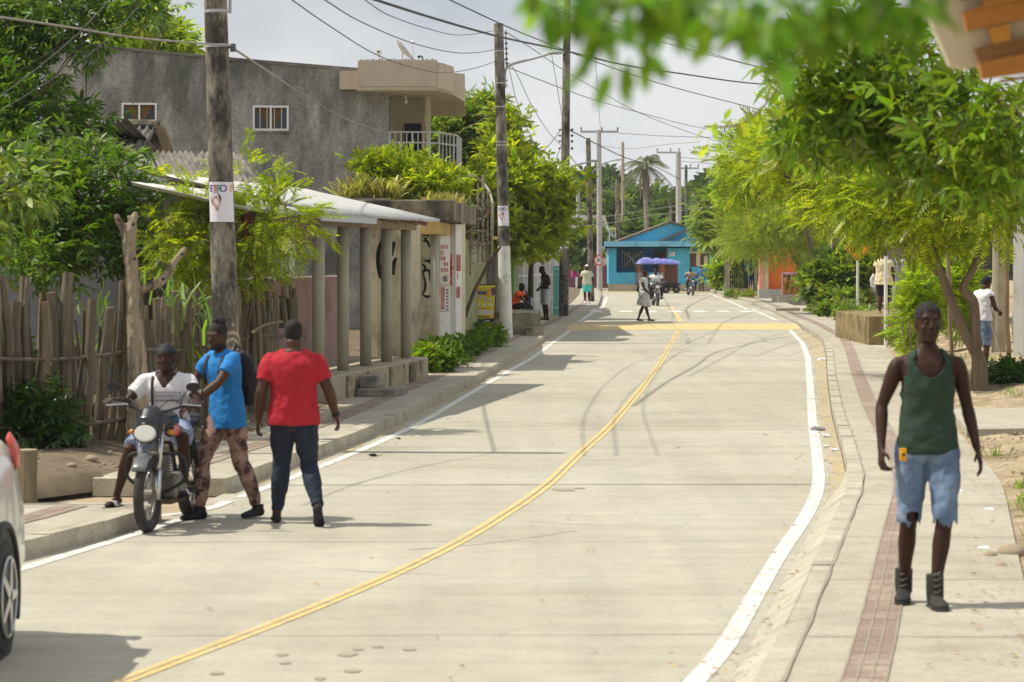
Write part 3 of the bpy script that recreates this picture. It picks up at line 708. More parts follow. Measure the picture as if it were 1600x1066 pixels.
mb = MB(); cbox(mb, 6.6, 8.4, 2.3, 2.5, 0, 3.3); mb.build('wall', M_whitew, ch)

# ---- 3. derelict shop-front with graffiti beyond the columns
dr = empty('house', (0,0,0), 0, 'derelict flat-roofed house with graffiti walls and weeds on its mossy slab', 'house')
mb = MB()
def pxy(px, Y): return ((px-CX)*Y/F, Y)
# pilaster, graffiti bay, poster bays
obox(mb, pxy(641,50.5), pxy(657,50.7), .25, 0, 2.9)
mb.build('pilaster', M_plast, dr)
M_gb = mat('graffiti_bay', (.33,.29,.19), (.44,.39,.27), 1.5, .92, .006, 22, stain=(.16,.13,.08), sscale=1.0)
mb = MB(); obox(mb, pxy(656,53.6), pxy(684,54), .2, 0, 2.95); mb.build('wall', M_gb, dr); mb = MB(); obox(mb, pxy(590,49), pxy(642,50.4), .2, 0, 2.95); mb.build('wall', M_gb, dr)
mb = MB(); c = pxy(679,53); mb.tube([(c[0],c[1],0),(c[0],c[1],2.85)], .085, 14); mb.build('column', M_col, dr, smooth=True)
mb = MB(); obox(mb, pxy(688,55.4), pxy(703,55.6), .2, 0, 2.9); mb.build('wall', M_whitew, dr); mb = MB(); obox(mb, pxy(712,55.8), pxy(722,56), .2, 0, 2.9); mb.build('wall', M_whitew, dr)
mb = MB(); obox(mb, pxy(703,55.9), pxy(712,56), .2, 0, 2.9); mb.build('wall', M_cream, dr); mb = MB(); obox(mb, pxy(722.5,56), pxy(727,56.1), .2, 0, 3.0); mb.build('wall', M_cream, dr)
mb = MB(); mb.slab([Vector((*pxy(541,53),0)),Vector((*pxy(709,52.5),0)),Vector((*pxy(745,60),0)),Vector((*pxy(560,66),0))], (0,0,.42))
for v in range(len(mb.v)): mb.v[v] = (mb.v[v][0], mb.v[v][1], mb.v[v][2]+2.92)
mb.build('roof_slab', M_slab, dr, bevel=.03)
mb = MB(); mb.slab([Vector((*pxy(655,52.2),2.66)),Vector((*pxy(690,52.6),2.66)),Vector((*pxy(712,58),2.66)),Vector((*pxy(670,60),2.66))], (0,0,.25)); mb.build('lintel', M_ochre, dr, bevel=.02)
mb = MB(); obox(mb, pxy(727,57.5), pxy(760,84), .2, 0, 2.6); mb.build('wall', mat('green_wall', (.20,.22,.08), (.30,.31,.14), 1.2, .9, .006, 20, stain=(.12,.11,.06), sscale=1), dr)
# graffiti strokes on the wall bay (thin raised paint)
def stroke(mq, pts, Y, wd, off=0.0):
    p = smoothed([P(q[0], q[1], Y) for q in pts], 6); mq.tube(p, [(wd*(.55+.45*math.sin(PI*i/(len(p)-1))), .006) for i in range(len(p))], 6, up=(0,1,0) if False else None)
def ribbon(mq, pts, Y, wd):
    p = smoothed([P(q[0], q[1], Y) for q in pts], 6); vs = []
    for i, q in enumerate(p):
        t_ = (p[min(i+1,len(p)-1)]-p[max(i-1,0)]).normalized(); n_ = Vector((-t_.z,0,t_.x))*wd*(.5+.5*math.sin(PI*i/(len(p)-1))**.7)
        vs += [q+n_, q-n_, q+n_+Vector((0,.008,0)), q-n_+Vector((0,.008,0))]
    fs = []
    for i in range(len(p)-1):
        a_ = 4*i; fs += [(a_,a_+1,a_+5,a_+4), (a_,a_+4,a_+6,a_+2), (a_+1,a_+3,a_+7,a_+5)]
    return mq.add(vs, fs)
mb = MB(); Yg = 53.58
GS = ([(661,376),(668,378),(671,387)], [(675,397),(674,404),(669,408),(663,407)], [(669,408),(673,411),(677,416)], [(660,413),(664,417),(663,423),(660,427)], [(661,425),(666,422),(671,425),(672,440)],
            [(661,428),(664,440),(664,452),(660,460)], [(660,461),(668,464),(675,461)], [(661,369),(666,366),(670,371)], [(663,372),(667,374)])
for st_ in GS: ribbon(mb, st_, Yg, .028)
mb.build('graffiti', M_black, dr)
mb = MB(); Yh = C0.y+5.9*.989
for st_ in ([(597,375),(592,390),(591,410),(594,430),(598,436)], [(616,378),(613,388),(612,400)], [(619,403),(614,416),(615,430)]):
    mb = MB(); ribbon(mb, st_, 45.5, .04); mb.build('graffiti_stroke', M_black, dr)
# painted posters on the white bays
mb = MB(); Yp = 55.37
def prect(mq, x0,x1,y0,y1,Y): mq.quad(P(x0,y1,Y),P(x1,y1,Y),P(x1,y0,Y),P(x0,y0,Y))
for i in range(5):
    for j in range(3):
        if random.random() < .85: prect(mb, 689+j*4, 692+j*4, 383+i*9, 389+i*9, Yp)
prect(mb, 689,695,449,484,Yp); prect(mb, 713,720,398,424,55.78); prect(mb, 713,719,448,466,55.78)
mb.build('mural', M_redfad, dr)
mb = MB(); ribbon(mb, [(708,396),(709,408),(707,420),(710,434),(706,446)], 55.85, .085); mb.build('mural', M_red, dr)
mb = MB(); prect(mb, 706,711,416,422,55.83); mb.build('mural', M_ochre, dr); mb = MB()
for i in range(7): prect(mb, 697,701, 452+i*5, 455+i*5, Yp)
prect(mb, 688,703,445.5,446.5,Yp); prect(mb, 692,699,431,440,Yp); prect(mb,688,703,486,487,Yp); mb.build('mural', mat('faded_black_paint', (.12,.12,.13), (.35,.34,.33), 8, .9), dr)

# ---- 4. welded steel spiral stair frame
st = empty('spiral_stair', (0,0,0), 0, 'rusty welded steel frame of a spiral stair rising beside the graffiti house', 'staircase')
Ys = 60.0; cx_, cz = (738-CX)*Ys/F, 0
mb = MB()
for pts in ([(727,272),(742,276),(757,287),(766,302),(770,318),(770,345),(768,400)], [(723,366),(745,352),(760,338),(769,322)], [(724,386),(770,380)], [(755,274),(754,360),(755,410)]):
    mb.tube([P(q[0],q[1],Ys+.3*math.sin(i)) for i,q in enumerate(pts)], .028, 6)
for px in (735,747,762,767): mb.tube([P(px,285 if px<750 else 300,Ys+.2), P(px,410,Ys+.2)], .016, 6)
for py in (325,343,360,378,394,411,428): mb.tube([P(723,py,Ys), P(757 if py<415 else 735,py+1,Ys+.9)], .018, 6)
mb.tube([P(724,300,Ys),P(724,500,Ys)], .04, 8); mb.tube([P(737,350,Ys+.5),P(735,430,Ys+.5)], .022, 6)
mb.build('frame', M_rust, st)
mb = MB()
for (x,y,r) in ((752,310,9),(756,330,7),(745,372,8),(757,365,7),(740,384,9)):
    mb.tube([P(x+r*math.cos(i*.5)*(1-i/26),y+r*math.sin(i*.5)*(1-i/26)*1.6,Ys+.1) for i in range(20)], .012, 5)
mb.build('scrollwork', M_rust, st)
mb = MB()
for k,(x0,y0) in enumerate(((725,324),(728,343))): mb.slab([P(x0,y0,Ys),P(x0+22,y0+2,Ys),P(x0+24,y0+1,Ys+1),P(x0+2,y0-1,Ys+1)], (0,0,.05))
mb.build('tread', M_rust, st)
o = tag(MB().tube([P(727,494,58),P(741,455,58.3),P(760,418,58.8),P(782,386,59)], [.045,.04,.035,.025], 8).build('leaning_pole', mat('dark_wood', (.06,.04,.03), (.11,.075,.05), 4, .9)), 'dark wooden pole leaning behind the yellow sign board', 'pole')

# ---- 5. houses behind the white fence
h5 = empty('house', (0,0,0), 0, 'whitewashed house with a green door pillar behind the tall white railings', 'house')
mb = MB(); obox(mb, pxy(727,84), pxy(880,118), .2, 0, 3.2); mb.build('wall', mat('pale_wall', (.34,.31,.27), (.44,.41,.35), 1.2, .9), h5)
mb = MB(); obox(mb, pxy(803,86), pxy(809,87), .3, 0, 3.0); mb.build('pillar', mat('green_pillar', (.22,.38,.14), rough=.8), h5)
mb = MB(); obox(mb, pxy(810,89), pxy(818,90), .1, 1.0, 2.6); obox(mb, pxy(862,102), pxy(872,104), .1, .8, 2.4); mb.build('window', M_glass, h5)
mb = MB(); mb.slab([Vector((*pxy(770,80),2.75)),Vector((*pxy(880,98),2.75)),Vector((*pxy(875,112),3.2)),Vector((*pxy(760,98),3.2))], (0,0,.06)); mb.build('roof', mat('thatch_yellow', (.42,.32,.12), (.55,.44,.2), 5, .9), h5)
wf = empty('railing_fence', (0,0,0), 0, 'tall white steel railings on a low wall behind the shirtless man', 'fence')
fa, fb_ = Vector((*pxy(794,86),0)), Vector((*pxy(872,99),0)); n = 46
mb = MB()
for i in range(n+1):
    c = fa+(fb_-fa)*i/n; mb.tube([c+Vector((0,0,.3)), c+Vector((0,0,2.5))], .022 if i%6 else .05, 6)
mb.build('bars', M_wframe, wf)
mb = MB()
for z_ in (.35,.75,1.6,2.45): mb.tube([fa+Vector((0,0,z_)),fb_+Vector((0,0,z_))], .025, 6)
mb.build('rail', M_wframe, wf)
mb = MB(); obox(mb, fa, fb_, .15, 0, .3); mb.build('base_wall', M_cream, wf)
mb = MB(); obox(mb, pxy(822,91), pxy(826,92), .2, 0, 2.6); mb.build('gate_post', M_wood, wf)
mb = MB(); c0 = pxy(820,88); mb.slab([Vector((c0[0],c0[1]-.1,.60)),Vector((c0[0]+.28,c0[1]-.1,.60)),Vector((c0[0]+.28,c0[1]-.08,.60)),Vector((c0[0],c0[1]-.08,.60))], (0,0,.34))
o = tag(mb.build('notice_board', mat('navy_panel', (.03,.04,.16), rough=.6)), 'small dark blue panel fixed low on the white railings', 'panel')
q = MB(); q.slab([Vector((c0[0]+.20,c0[1]-.115,.63)),Vector((c0[0]+.26,c0[1]-.115,.63)),Vector((c0[0]+.26,c0[1]-.102,.63)),Vector((c0[0]+.20,c0[1]-.102,.63))], (0,0,.28)); q.build('white_strip', M_wframe, o)
mb = MB()
ga, gb_ = pxy(866,96), pxy(876,98); 
for i in range(6): c = Vector((*ga,0))+(Vector((*gb_,0))-Vector((*ga,0)))*i/5; mb.tube([c+Vector((0,0,.1)),c+Vector((0,0,1.9))], .025, 6)
for z_ in (.4,1.8): mb.tube([Vector((*ga,z_)),Vector((*gb_,z_))], .03, 6)
tag(mb.build('gate', mat('turquoise_metal', (.12,.42,.38), rough=.5)), 'small turquoise metal gate beside the pole with curly line drawings', 'gate')

# ---- 6. blue house
bh = empty('house', (0,0,0), 0, 'bright blue single-storey house with a shaded porch at the end of the street', 'house')
YB = 176.0
def bx(px): return (px-CX)*YB/F
def bz(py): return H+(HZ-py)*YB/F
def bbox(mq, x0,x1,y0,y1, d0,d1): return mq.box(bx(x0),bx(x1),YB+d0,YB+d1,bz(y1),bz(y0))
zf = 0.0
mb = MB(); bbox(mb, 951,963,388,444,0,.3); bbox(mb, 963,1043,426,444,0,.15); bbox(mb, 1043,1078,388,444,0,.2); bbox(mb,1078,1108,388,394,0,.2); bbox(mb,1078,1108,417,444,0,.2); bbox(mb,1108,1172,388,444,0,.2)
bbox(mb, 951,952.5,388,444,.3,3); bbox(mb, 1171,1172,388,444,.2,9)
mb.add([Vector((bx(966),YB+.4,bz(379))),Vector((bx(1140),YB+.4,bz(379))),Vector((bx(1075),YB+.4,bz(356))),Vector((bx(1048),YB+.4,bz(349))),
        Vector((bx(966),YB+.6,bz(379))),Vector((bx(1140),YB+.6,bz(379))),Vector((bx(1075),YB+.6,bz(356))),Vector((bx(1048),YB+.6,bz(349)))], [(0,1,2,3),(4,7,6,5),(0,3,7,4),(2,6,7,3),(1,5,6,2)])
mb.build('wall', M_blue, bh)
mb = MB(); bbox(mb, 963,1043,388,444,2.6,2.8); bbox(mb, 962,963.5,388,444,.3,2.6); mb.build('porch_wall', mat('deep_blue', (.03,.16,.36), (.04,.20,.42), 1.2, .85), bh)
mb = MB(); bbox(mb, 944,1090,377,388,-.5,-.05); mb.slab([Vector((bx(944),YB-.5,bz(388))),Vector((bx(1090),YB-.5,bz(388))),Vector((bx(1090),YB+2.8,bz(388))),Vector((bx(944),YB+2.8,bz(388)))], (0,0,.1)); mb.build('eave_beam', M_bluel, bh)
mb = MB(); bbox(mb, 950,1172,444,455.5,-.12,-.01); mb.build('plinth', M_base, bh)
mb = MB()
for (p0,p1) in (((963,380),(1048,348)), ((1048,348),(1078,356)), ((1078,356),(1150,372))):
    A_ = Vector((bx(p0[0]),YB+.2,bz(p0[1]))); B_ = Vector((bx(p1[0]),YB+.2,bz(p1[1]))); mb.slab([A_,B_,B_+Vector((0,9,0)),A_+Vector((0,9,0))], (0,0,.12))
A_ = Vector((bx(1030),YB-.1,bz(379))); B_ = Vector((bx(1082),YB-.1,bz(358))); mb.slab([A_,B_,B_+Vector((0,.7,0)),A_+Vector((0,.7,0))], (0,0,.14))
mb.build('roof', mat('old_tiles', (.10,.085,.06), (.20,.16,.11), 4, .95, .01, 20), bh)
mb = MB(); bbox(mb, 974,1006,393,418,2.45,2.59); bbox(mb, 1025,1043,393,426,2.45,2.59); mb.build('door', mat('brown_opening', (.05,.035,.03), (.09,.06,.05), 4, .7), bh)
mb = MB()
for i in range(9): bbox(mb, 974+i*4,974.6+i*4,393,418,2.38,2.42)
for (a_,b_) in (((974,393),(1006,418)),((1006,393),(974,418)),((982,393),(998,418))): mb.tube([(bx(a_[0]),YB+2.36,bz(a_[1])),(bx(b_[0]),YB+2.36,bz(b_[1]))], .03, 5)
mb.build('window_grille', M_alu, bh)
mb = MB(); bbox(mb, 1078,1108,394,417,.1,.2); o = mb.build('window', mat('brown_shutter', (.10,.055,.04), (.15,.085,.06), 5, .8), bh)
mb = MB(); bbox(mb, 1088,1094,396,416,.05,.09); bbox(mb,1100,1106,400,414,.05,.09); mb.build('curtain', M_cream, o)
mb = MB(); mb.slab([Vector((bx(1076),YB-.55,bz(396))),Vector((bx(1111),YB-.55,bz(396))),Vector((bx(1110),YB,bz(391.5))),Vector((bx(1077),YB,bz(391.5)))], (0,0,.07)); mb.build('awning', mat('awning_sheet', (.38,.35,.25), rough=.9), bh)
mb = MB(); bbox(mb, 1047,1054,394,400,-.06,-.01); o = mb.build('house_plate', M_wframe, bh); mb = MB(); bbox(mb, 1048.5,1051,395.2,398.8,-.075,-.062); mb.build('plate_mark', mat('grey_mark', (.3,.3,.32)), o)
d = dish('satellite_dish', (bx(953),YB+1,bz(378)-.1), .55, R(52), 'pale satellite dish on the left end of the blue house eave')
# ---- 7. beige wall left of the blue house and the small store behind
bw = empty('boundary_wall', (0,0,0), 0, 'long beige wall with a dark red lower band left of the blue house', 'wall')
mb = MB(); mb.box(X(880,196),X(950,196),196,196.3,bz(421)+.2,bz(392)+.9); mb.build('wall', M_cream, bw)
mb = MB(); mb.box(X(880,196),X(950,196),195.9,196.3,0,bz(421)+.19); mb.build('lower_band', mat('maroon_band', (.16,.06,.09), rough=.9), bw)
mb = MB(); mb.box(X(878,196),X(952,196),195.85,196.35,bz(392)+.91,bz(392)+1.15); mb.build('coping', M_slab, bw)
mb = MB(); mb.box(X(895,215),X(950,215),215,222,0,bz(375)+1.0); o = tag(mb.build('house', mat('far_grey_wall', (.30,.28,.24), (.36,.34,.29), 1)), 'low greyish house rising behind the beige wall', 'house')
mb = MB(); mb.slab([Vector((X(893,215),214.6,bz(375)+1.0)),Vector((X(952,215),214.6,bz(375)+1.0)),Vector((X(950,215),222,bz(375)+2.2)),Vector((X(897,215),222,bz(375)+2.2))], (0,0,.15)); mb.build('roof', M_zincold, o)

# ---- 8. orange house
oh = empty('house', (0,0,0), 0, 'small bright orange house with a cream corner pillar behind the round tree', 'house')
YO = 138.0
def ox(px): return (px-CX)*YO/F
def oz(py): return H+(HZ-py)*YO/F
mb = MB(); mb.box(ox(1200),ox(1245),YO,YO+.2,0.3,oz(385)); obox(mb, pxy(1185.5,YO), pxy(1186.5,YO+8), -.15, .3, oz(385)); mb.build('wall', M_orange, oh)
mb = MB(); mb.box(ox(1185),ox(1192),YO-.5,YO-.1,.3,oz(385)); mb.box(ox(1186),ox(1240),YO-.6,YO+6,oz(386),oz(382)); mb.build('trim', mat('salmon_trim', (.72,.32,.20), rough=.8), oh)
mb = MB(); mb.box(ox(1192.5),ox(1199.5),YO-.4,YO-.05,.3,oz(385)); mb.build('pillar', M_cream, oh)
mb = MB(); mb.box(ox(1184),ox(1240),YO-.7,YO-.02,0,oz(452)); mb.box(ox(1200.2),ox(1222),YO-.85,YO-.71,0,oz(458)); mb.build('plinth', mat('grey_plinth', (.36,.35,.33), (.44,.43,.40), 2), oh)
mb = MB(); mb.slab([Vector((ox(1180),YO-1,oz(383))),Vector((ox(1250),YO-1,oz(383))),Vector((ox(1250),YO+5,oz(365))),Vector((ox(1180),YO+5,oz(365)))], (0,0,.12)); mb.build('roof', M_zincold, oh)
tp = empty('covered_stall', (0,0,0), 0, 'brown tarpaulin draped over a box-like stall in front of the orange house', 'stall')
YT = 133.0; mb = MB(); N_ = 10; vs = []
for j in range(N_+1):
    for i in range(N_+1):
        px = 1223+27*i/N_; py = 429+31*j/N_; v = P(px,py,YT); v.y += .15*math.sin(i*1.9+j*.5)+.1*math.sin(j*1.3); vs.append(v)
mb.add(vs, [(j*(N_+1)+i, j*(N_+1)+i+1, (j+1)*(N_+1)+i+1, (j+1)*(N_+1)+i) for j in range(N_) for i in range(N_)])
mb.add([P(1223,429,YT),P(1250,429,YT),P(1252,427,YT+1.2),P(1226,427,YT+1.2)], [(0,1,2,3)]); mb.add([P(1223,429,YT),P(1226,427,YT+1.2),P(1226,460,YT+1.2),P(1223,460,YT)], [(0,1,2,3)])
o = mb.build('tarpaulin', mat('brown_tarp', (.38,.20,.05), (.50,.29,.09), 1.5, .6), tp, smooth=True); s_ = o.modifiers.new('solid','SOLIDIFY'); s_.thickness = .02
mb = MB()
for px in (1223,1250.5): mb.tube([P(px,427,YT-.1),P(px,462,YT-.1)], .05, 6)
mb.build('post', mat('pinkish_post', (.45,.25,.22), rough=.8), tp); mb = MB(); mb.tube([P(1222,428.5,YT-.12),P(1252,427.5,YT-.12)], .05, 6); mb.build('crossbar', mat('blueish_bar', (.30,.22,.40), rough=.8), tp)
# concrete planters / ledges on the right
def ledge(name, label, px0,px1,pyt,pyb, Y, dep, m=None, cat='ledge', fill=None):
    o_ = MB(); xa, xb = X(px0,Y), X(px1,Y); zt_, zb2 = H+(HZ-pyt)*Y/F, 0
    o_.box(xa,xb,Y,Y+dep,zb2,zt_); r = o_.build(name, m or M_kerb, bevel=.02); tag(r, label, cat); return r
ledge('ledge', 'low grey concrete ledge below the tarpaulin stall', 1216,1262,463,478,124,3)
ledge('ledge', 'long low concrete kerb block at the right end of the yellow hump', 1212,1256,481,499,104,.6)
ledge('ledge', 'short raised concrete block left of the clipped hedge', 1254,1290,481,496,103,5)
ledge('retaining_wall', 'grey plastered low wall between the dark-trunked tree and the bush', 1283,1310,444,480,112,.3, M_cream, 'wall')
ledge('retaining_wall', 'mossy concrete block the woman in the cream blouse stands on', 1357,1440,494,545,63.5,6.5, mat('mossy_block', (.20,.15,.06), (.32,.25,.12), 2, .95, .01, 15, stain=(.10,.075,.03), sscale=1.6, grit=.3), 'wall')
ledge('ledge', 'brown earth-stained step beside the trunk of the leaning tree', 1532,1606,582,606,46.0,4.2, mat('earth_step', (.28,.22,.13), (.38,.31,.19), 3, .95, .02, 15), 'step')
# concrete block seats on the left pavement
M_rough = mat('rough_block', (.22,.20,.14), (.34,.31,.23), 4, .95, .03, 12, stain=(.10,.09,.06), sscale=3)
def rough(name, label, x0,x1,y0,y1,z0,z1, cat):
    q = MB(); q.box(x0,x1,y0,y1,z0,z1); me = q.mesh(); bm = bmesh.new(); bm.from_mesh(me); bmesh.ops.subdivide_edges(bm, edges=bm.edges, cuts=9, use_grid_fill=True)
    for v in bm.verts: v.co += Vector((mnoise.noise(v.co*3), mnoise.noise(v.co*3+Vector((9,0,0))), .5*mnoise.noise(v.co*4)))*.05
    bm.to_mesh(me); bm.free(); r = link_mesh(name, me, None, [M_rough]); return tag(r, label, cat)
rough('stone_bench', 'big rough concrete block used as a bench behind the whitewashed pole', X(798,72),X(845,72),72,77,.1,.72+.0,'bench')
rough('stone_block', 'small broken concrete block on the pavement at the foot of the rough bench', X(822,72),X(848,72),70.8,71.9,.12,.36,'block')
rough('kerb_stone', 'small grey block against the curly-painted pole', X(866,97),X(884,97),99,100,.12,.4,'block')
# tree stump by the car
q = MB(); c = G(40,786,.14); q.tube([c, c+Vector((0,0,.2)), c+Vector((.005,0,.44))], [.10,.095,.10], 12)
o = tag(q.build('tree_stump', mat('stump_wood', (.16,.13,.08), (.27,.22,.14), 4, .95, .02, 20, stretch=(4,4,.5)), smooth=False), 'upright sawn log standing on the pavement beside the white car', 'log')
q = MB(); q.disc(c+Vector((.005,0,.444)), .095, 'z', 14, .01); q.build('cut_face', mat('cut_wood', (.36,.28,.17), rough=.9), o)
# ---- 9. houses on the right, mostly behind leaves
hr = empty('house', (0,0,0), 0, 'grey house wall half hidden behind the shrubs on the right', 'house')
mb = MB(); mb.box(X(1300,106),X(1450,106),106,106.3,.2,3.6); mb.build('wall', mat('dull_grey_wall', (.22,.20,.18), (.32,.29,.25), 1), hr)  # greyish wall colour, mottled
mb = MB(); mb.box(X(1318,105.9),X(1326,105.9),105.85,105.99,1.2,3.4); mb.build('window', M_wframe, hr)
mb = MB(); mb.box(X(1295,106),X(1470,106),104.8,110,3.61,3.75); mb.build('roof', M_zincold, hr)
h9 = empty('house', (0,0,0), 0, 'white plastered house wall at the far right edge beside the sweeping person', 'house')
mb = MB(); obox(mb, pxy(1583,50), pxy(1586,64), -.2, .2, 4.0); mb.box(X(1583,50)+.22,15,50,50.2,.2,4.0); mb.build('wall', M_whitew, h9)
mb = MB(); mb.box(X(1583,50)-.3,15,49.7,52,4.01,4.15); mb.build('roof', M_zincold, h9)
h10 = empty('house', (0,0,0), 0, 'dark timber house behind the fence at the right, deep in shade', 'house')
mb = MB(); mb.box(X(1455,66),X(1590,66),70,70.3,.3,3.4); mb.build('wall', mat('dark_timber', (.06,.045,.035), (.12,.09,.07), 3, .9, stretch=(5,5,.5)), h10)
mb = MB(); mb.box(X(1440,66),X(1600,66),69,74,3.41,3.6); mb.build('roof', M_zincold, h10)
# ---- 11. old pitched roof between the trees on the left
lh = empty('house', (0,0,0), 0, 'old house with a weathered corrugated gable roof among the trees on the left', 'house')
YH = 52.0
r1, r2 = P(140,193,YH+1), P(241,195,YH)              # ridge
mb = MB(); e1, e2 = P(90,262,YH-3), P(206,262,YH-3.6)
corrugated(mb, e2, e1, r1-e1, 9, .05, .02)
f1, f2 = P(262,290,YH+4), P(300,300,YH+5)
corrugated(mb, P(285,283,YH+3), P(230,283,YH+7), r1-P(230,283,YH+7), 7, .05, .02)
mb.build('roof', M_zincold, lh, smooth=True, fix=False)
mb = MB(); mb.tube([r1, r2, r2+Vector((.1,0,-.02))], .1, 8); mb.build('ridge_cap', M_slab, lh)
mb = MB(); rr = r2+Vector((0,.1,-.1)); mb.slab([rr, P(208,268,YH+.1), P(208,400,YH+.1), P(276,400,YH+.1), P(276,285,YH+.1)], (0,.2,0)); mb.build('wall', M_plast, lh)
mb = MB(); mb.slab([r2+Vector((.02,-.15,0)), r2+Vector((.22,-.15,-.05)), P(290,288,YH), P(272,296,YH)], (0,.3,0)); mb.build('bargeboard', M_wood, lh)
mb = MB(); corrugated(mb, P(240,312,46), P(420,310,50), Vector((-.9,3.2,.95)), 20, .05, .02); o = mb.build('lean_to_roof', M_zincold, lh, smooth=True, fix=False)
h12 = empty('shed', (0,0,0), 0, 'low grey block shed with a tin roof behind the left end of the stick fence', 'shed')
mb = MB(); mb.box(-9.5,-5.2,38,38.2,0,3.0); mb.build('wall', mat('grey_block', (.22,.23,.24), (.30,.31,.32), 2, .9), h12)
mb = MB(); corrugated(mb, (-10,37.4,3.0), (-5.0,37.4,3.0), (0,3,.5), 22, .03); mb.build('roof', M_zincold, h12, smooth=True, fix=False)
# ---- 12. near eave at the top right corner
ne = empty('eave', (0,0,0), 0, 'underside of a near tiled porch roof with cream edge and orange tiles, top right corner', 'roof')
YN = 9.0; M_orl = mat('orange_lath', (.42,.17,.035), (.50,.22,.05), 5, .7, .003, 40, stretch=(1,6,6)); M_brl = mat('brown_lath', (.20,.09,.03), (.30,.15,.06), 8, .8, .004, 50, stretch=(1,6,6))
sl_ = lambda x, y, Y=YN: P(x, y, Y)
mb = MB(); mb.slab([sl_(1438,-40),sl_(1452,25),sl_(1485,102),sl_(1512,108),sl_(1530,102),sl_(1650,75),sl_(1650,-60)], (0,.06,0)); mb.build('edge_board', M_cream, ne)
def lath(pts, m, d): q = MB(); q.slab([sl_(a_,b_,YN-.02) for a_,b_ in pts], (0,-d,0)); q.build('tile_batten', m, ne)
lath([(1500,2),(1640,-25),(1640,-60),(1495,-40)], M_brl, .03); lath([(1503,20),(1640,-5),(1640,-19),(1532,3),(1533,10)], M_orl, .035); lath([(1503,20),(1509,50),(1545,42),(1640,22),(1640,-3)], M_orl, .03)
lath([(1543,45),(1550,70),(1577,64),(1575,38)], mat('amber_tile', (.55,.25,.04), rough=.7), .03)
lath([(1520,77),(1640,50),(1640,72),(1528,98)], M_brl, .03); lath([(1527,100),(1532,125),(1650,108),(1650,74)], M_orl, .04); lath([(1560,126),(1562,130),(1650,116),(1650,110)], M_brl, .03)
# wall that carries it, out of frame
mb = MB(); mb.box(2.5,2.7,2,12,.1,3.1); mb.build('wall', M_cream, ne)
mb = MB(); mb.slab([sl_(1446,-44,YN+.1),sl_(1700,-44,YN+.1),Vector((2.9,3,3.2)),Vector((1.6,3,3.2))], (0,0,.05)); mb.build('roof_panel', M_zincold, ne)
# ================================================================ vegetation
def leafm(name, c, c2, trans=.4, island=.5, rough=.42, spec=.35, scale=.7): return mat(name, c, c2, scale, rough, island=island, trans=trans, spec=spec)
LF_neem = leafm('neem_leaf', (.16,.225,.012), (.28,.35,.022), .5)
LF_bright = leafm('bright_leaf', (.20,.30,.02), (.32,.42,.04), .5)
LF_mid = leafm('mid_leaf', (.055,.12,.014), (.11,.20,.025), .4)
LF_dark = leafm('dark_leaf', (.025,.06,.012), (.055,.12,.02), .3, rough=.35)
LF_olive = leafm('olive_leaf', (.12,.19,.03), (.19,.27,.05), .4)
LF_far = leafm('far_leaf', (.085,.14,.04), (.14,.20,.055), .3, scale=.15)
LF_fard = leafm('far_dark_leaf', (.05,.085,.035), (.08,.12,.04), .25, scale=.15)
LF_fluff = leafm('fluffy_leaf', (.20,.27,.035), (.30,.37,.06), .45)
LF_grass = leafm('grass_blade', (.14,.24,.03), (.26,.36,.06), .4)
LF_corn = leafm('long_leaf', (.10,.20,.03), (.18,.30,.06), .4)
LF_dry = leafm('dry_grass', (.30,.30,.08), (.42,.38,.14), .4)
BK_brown = mat('bark_brown', (.14,.10,.065), (.24,.18,.12), 3, .95, .02, 18, stretch=(3,3,.6))
BK_dark = mat('bark_dark', (.045,.035,.025), (.10,.075,.05), 3, .95, .02, 18, stretch=(3,3,.6))
BK_pale = mat('bark_pale', (.26,.20,.13), (.44,.36,.26), 3, .9, .02, 26, stain=(.07,.05,.035), sscale=2.4, spos=(.50,.62), stretch=(3,3,.35), grit=.3)
def BL(px, py, rx, ry, Y, rd=None, w=None):
    k = Y/F; p = P(px,py,Y); b = (p.x,p.y,p.z, rx*k, rd if rd else rx*k*.9, ry*k)
    return b + ((w,) if w else ())
def base_at(px, Y, z=None): 
    x = (px-CX)*Y/F; return (x, Y, z if z is not None else 0)
# ---- left side
b = base_at(-40,46); tree('broadleaf_tree', 'big dark broadleaf tree filling the upper left corner', 'tree', b, [b,(-9.0,46,2.5),(-8.8,46,4.5)],
  [BL(10,30,90,50,46,1.5),BL(105,22,70,22,45,1.1),BL(5,110,60,55,45.5,1.4),BL(25,185,60,40,45,1.2),BL(190,5,60,18,46,.8),BL(0,200,50,80,44,1.2),BL(115,200,40,20,45,.6),BL(150,70,25,14,45,.4)], 'multi', LF_mid, BK_dark, 210, 15, .22, .20, .16, twigs=60,
  limbs=[[(-8.8,46,4.2),P(60,90,46),P(150,40,45)],[(-8.8,46,4.2),P(20,60,46),P(30,0,46)]])
b = base_at(225,88); tree('broadleaf_tree', 'bright leafy tree top showing above the tall grey house roof', 'tree', (b[0],86,0), [(b[0],86,0),(b[0],86,6),P(235,80,86)],
  [BL(215,62,40,12,86,1),BL(262,66,32,13,86,1),BL(190,50,20,12,86,.8),BL(225,22,25,16,80,.7)], 'multi', LF_bright, BK_brown, 90, 14, .3, .38, .12)
b = base_at(60,36); tree('leafy_tree', 'light green feathery tree behind the left part of the stick fence', 'tree', b, [b,P(70,400,36),P(80,330,36)],
  [BL(50,265,65,45,35.5,.9),BL(130,265,55,40,35.5,.8),BL(175,262,35,25,35.5,.5),BL(90,330,95,45,35,.8),BL(30,370,60,50,34.5,.6),BL(150,380,90,45,35,.7),BL(230,330,40,40,35.5,.5),BL(60,410,70,30,34,.5)], 'multi', LF_mid, BK_brown, 170, 12, .16, .15, .06, twigs=70, up=.2)
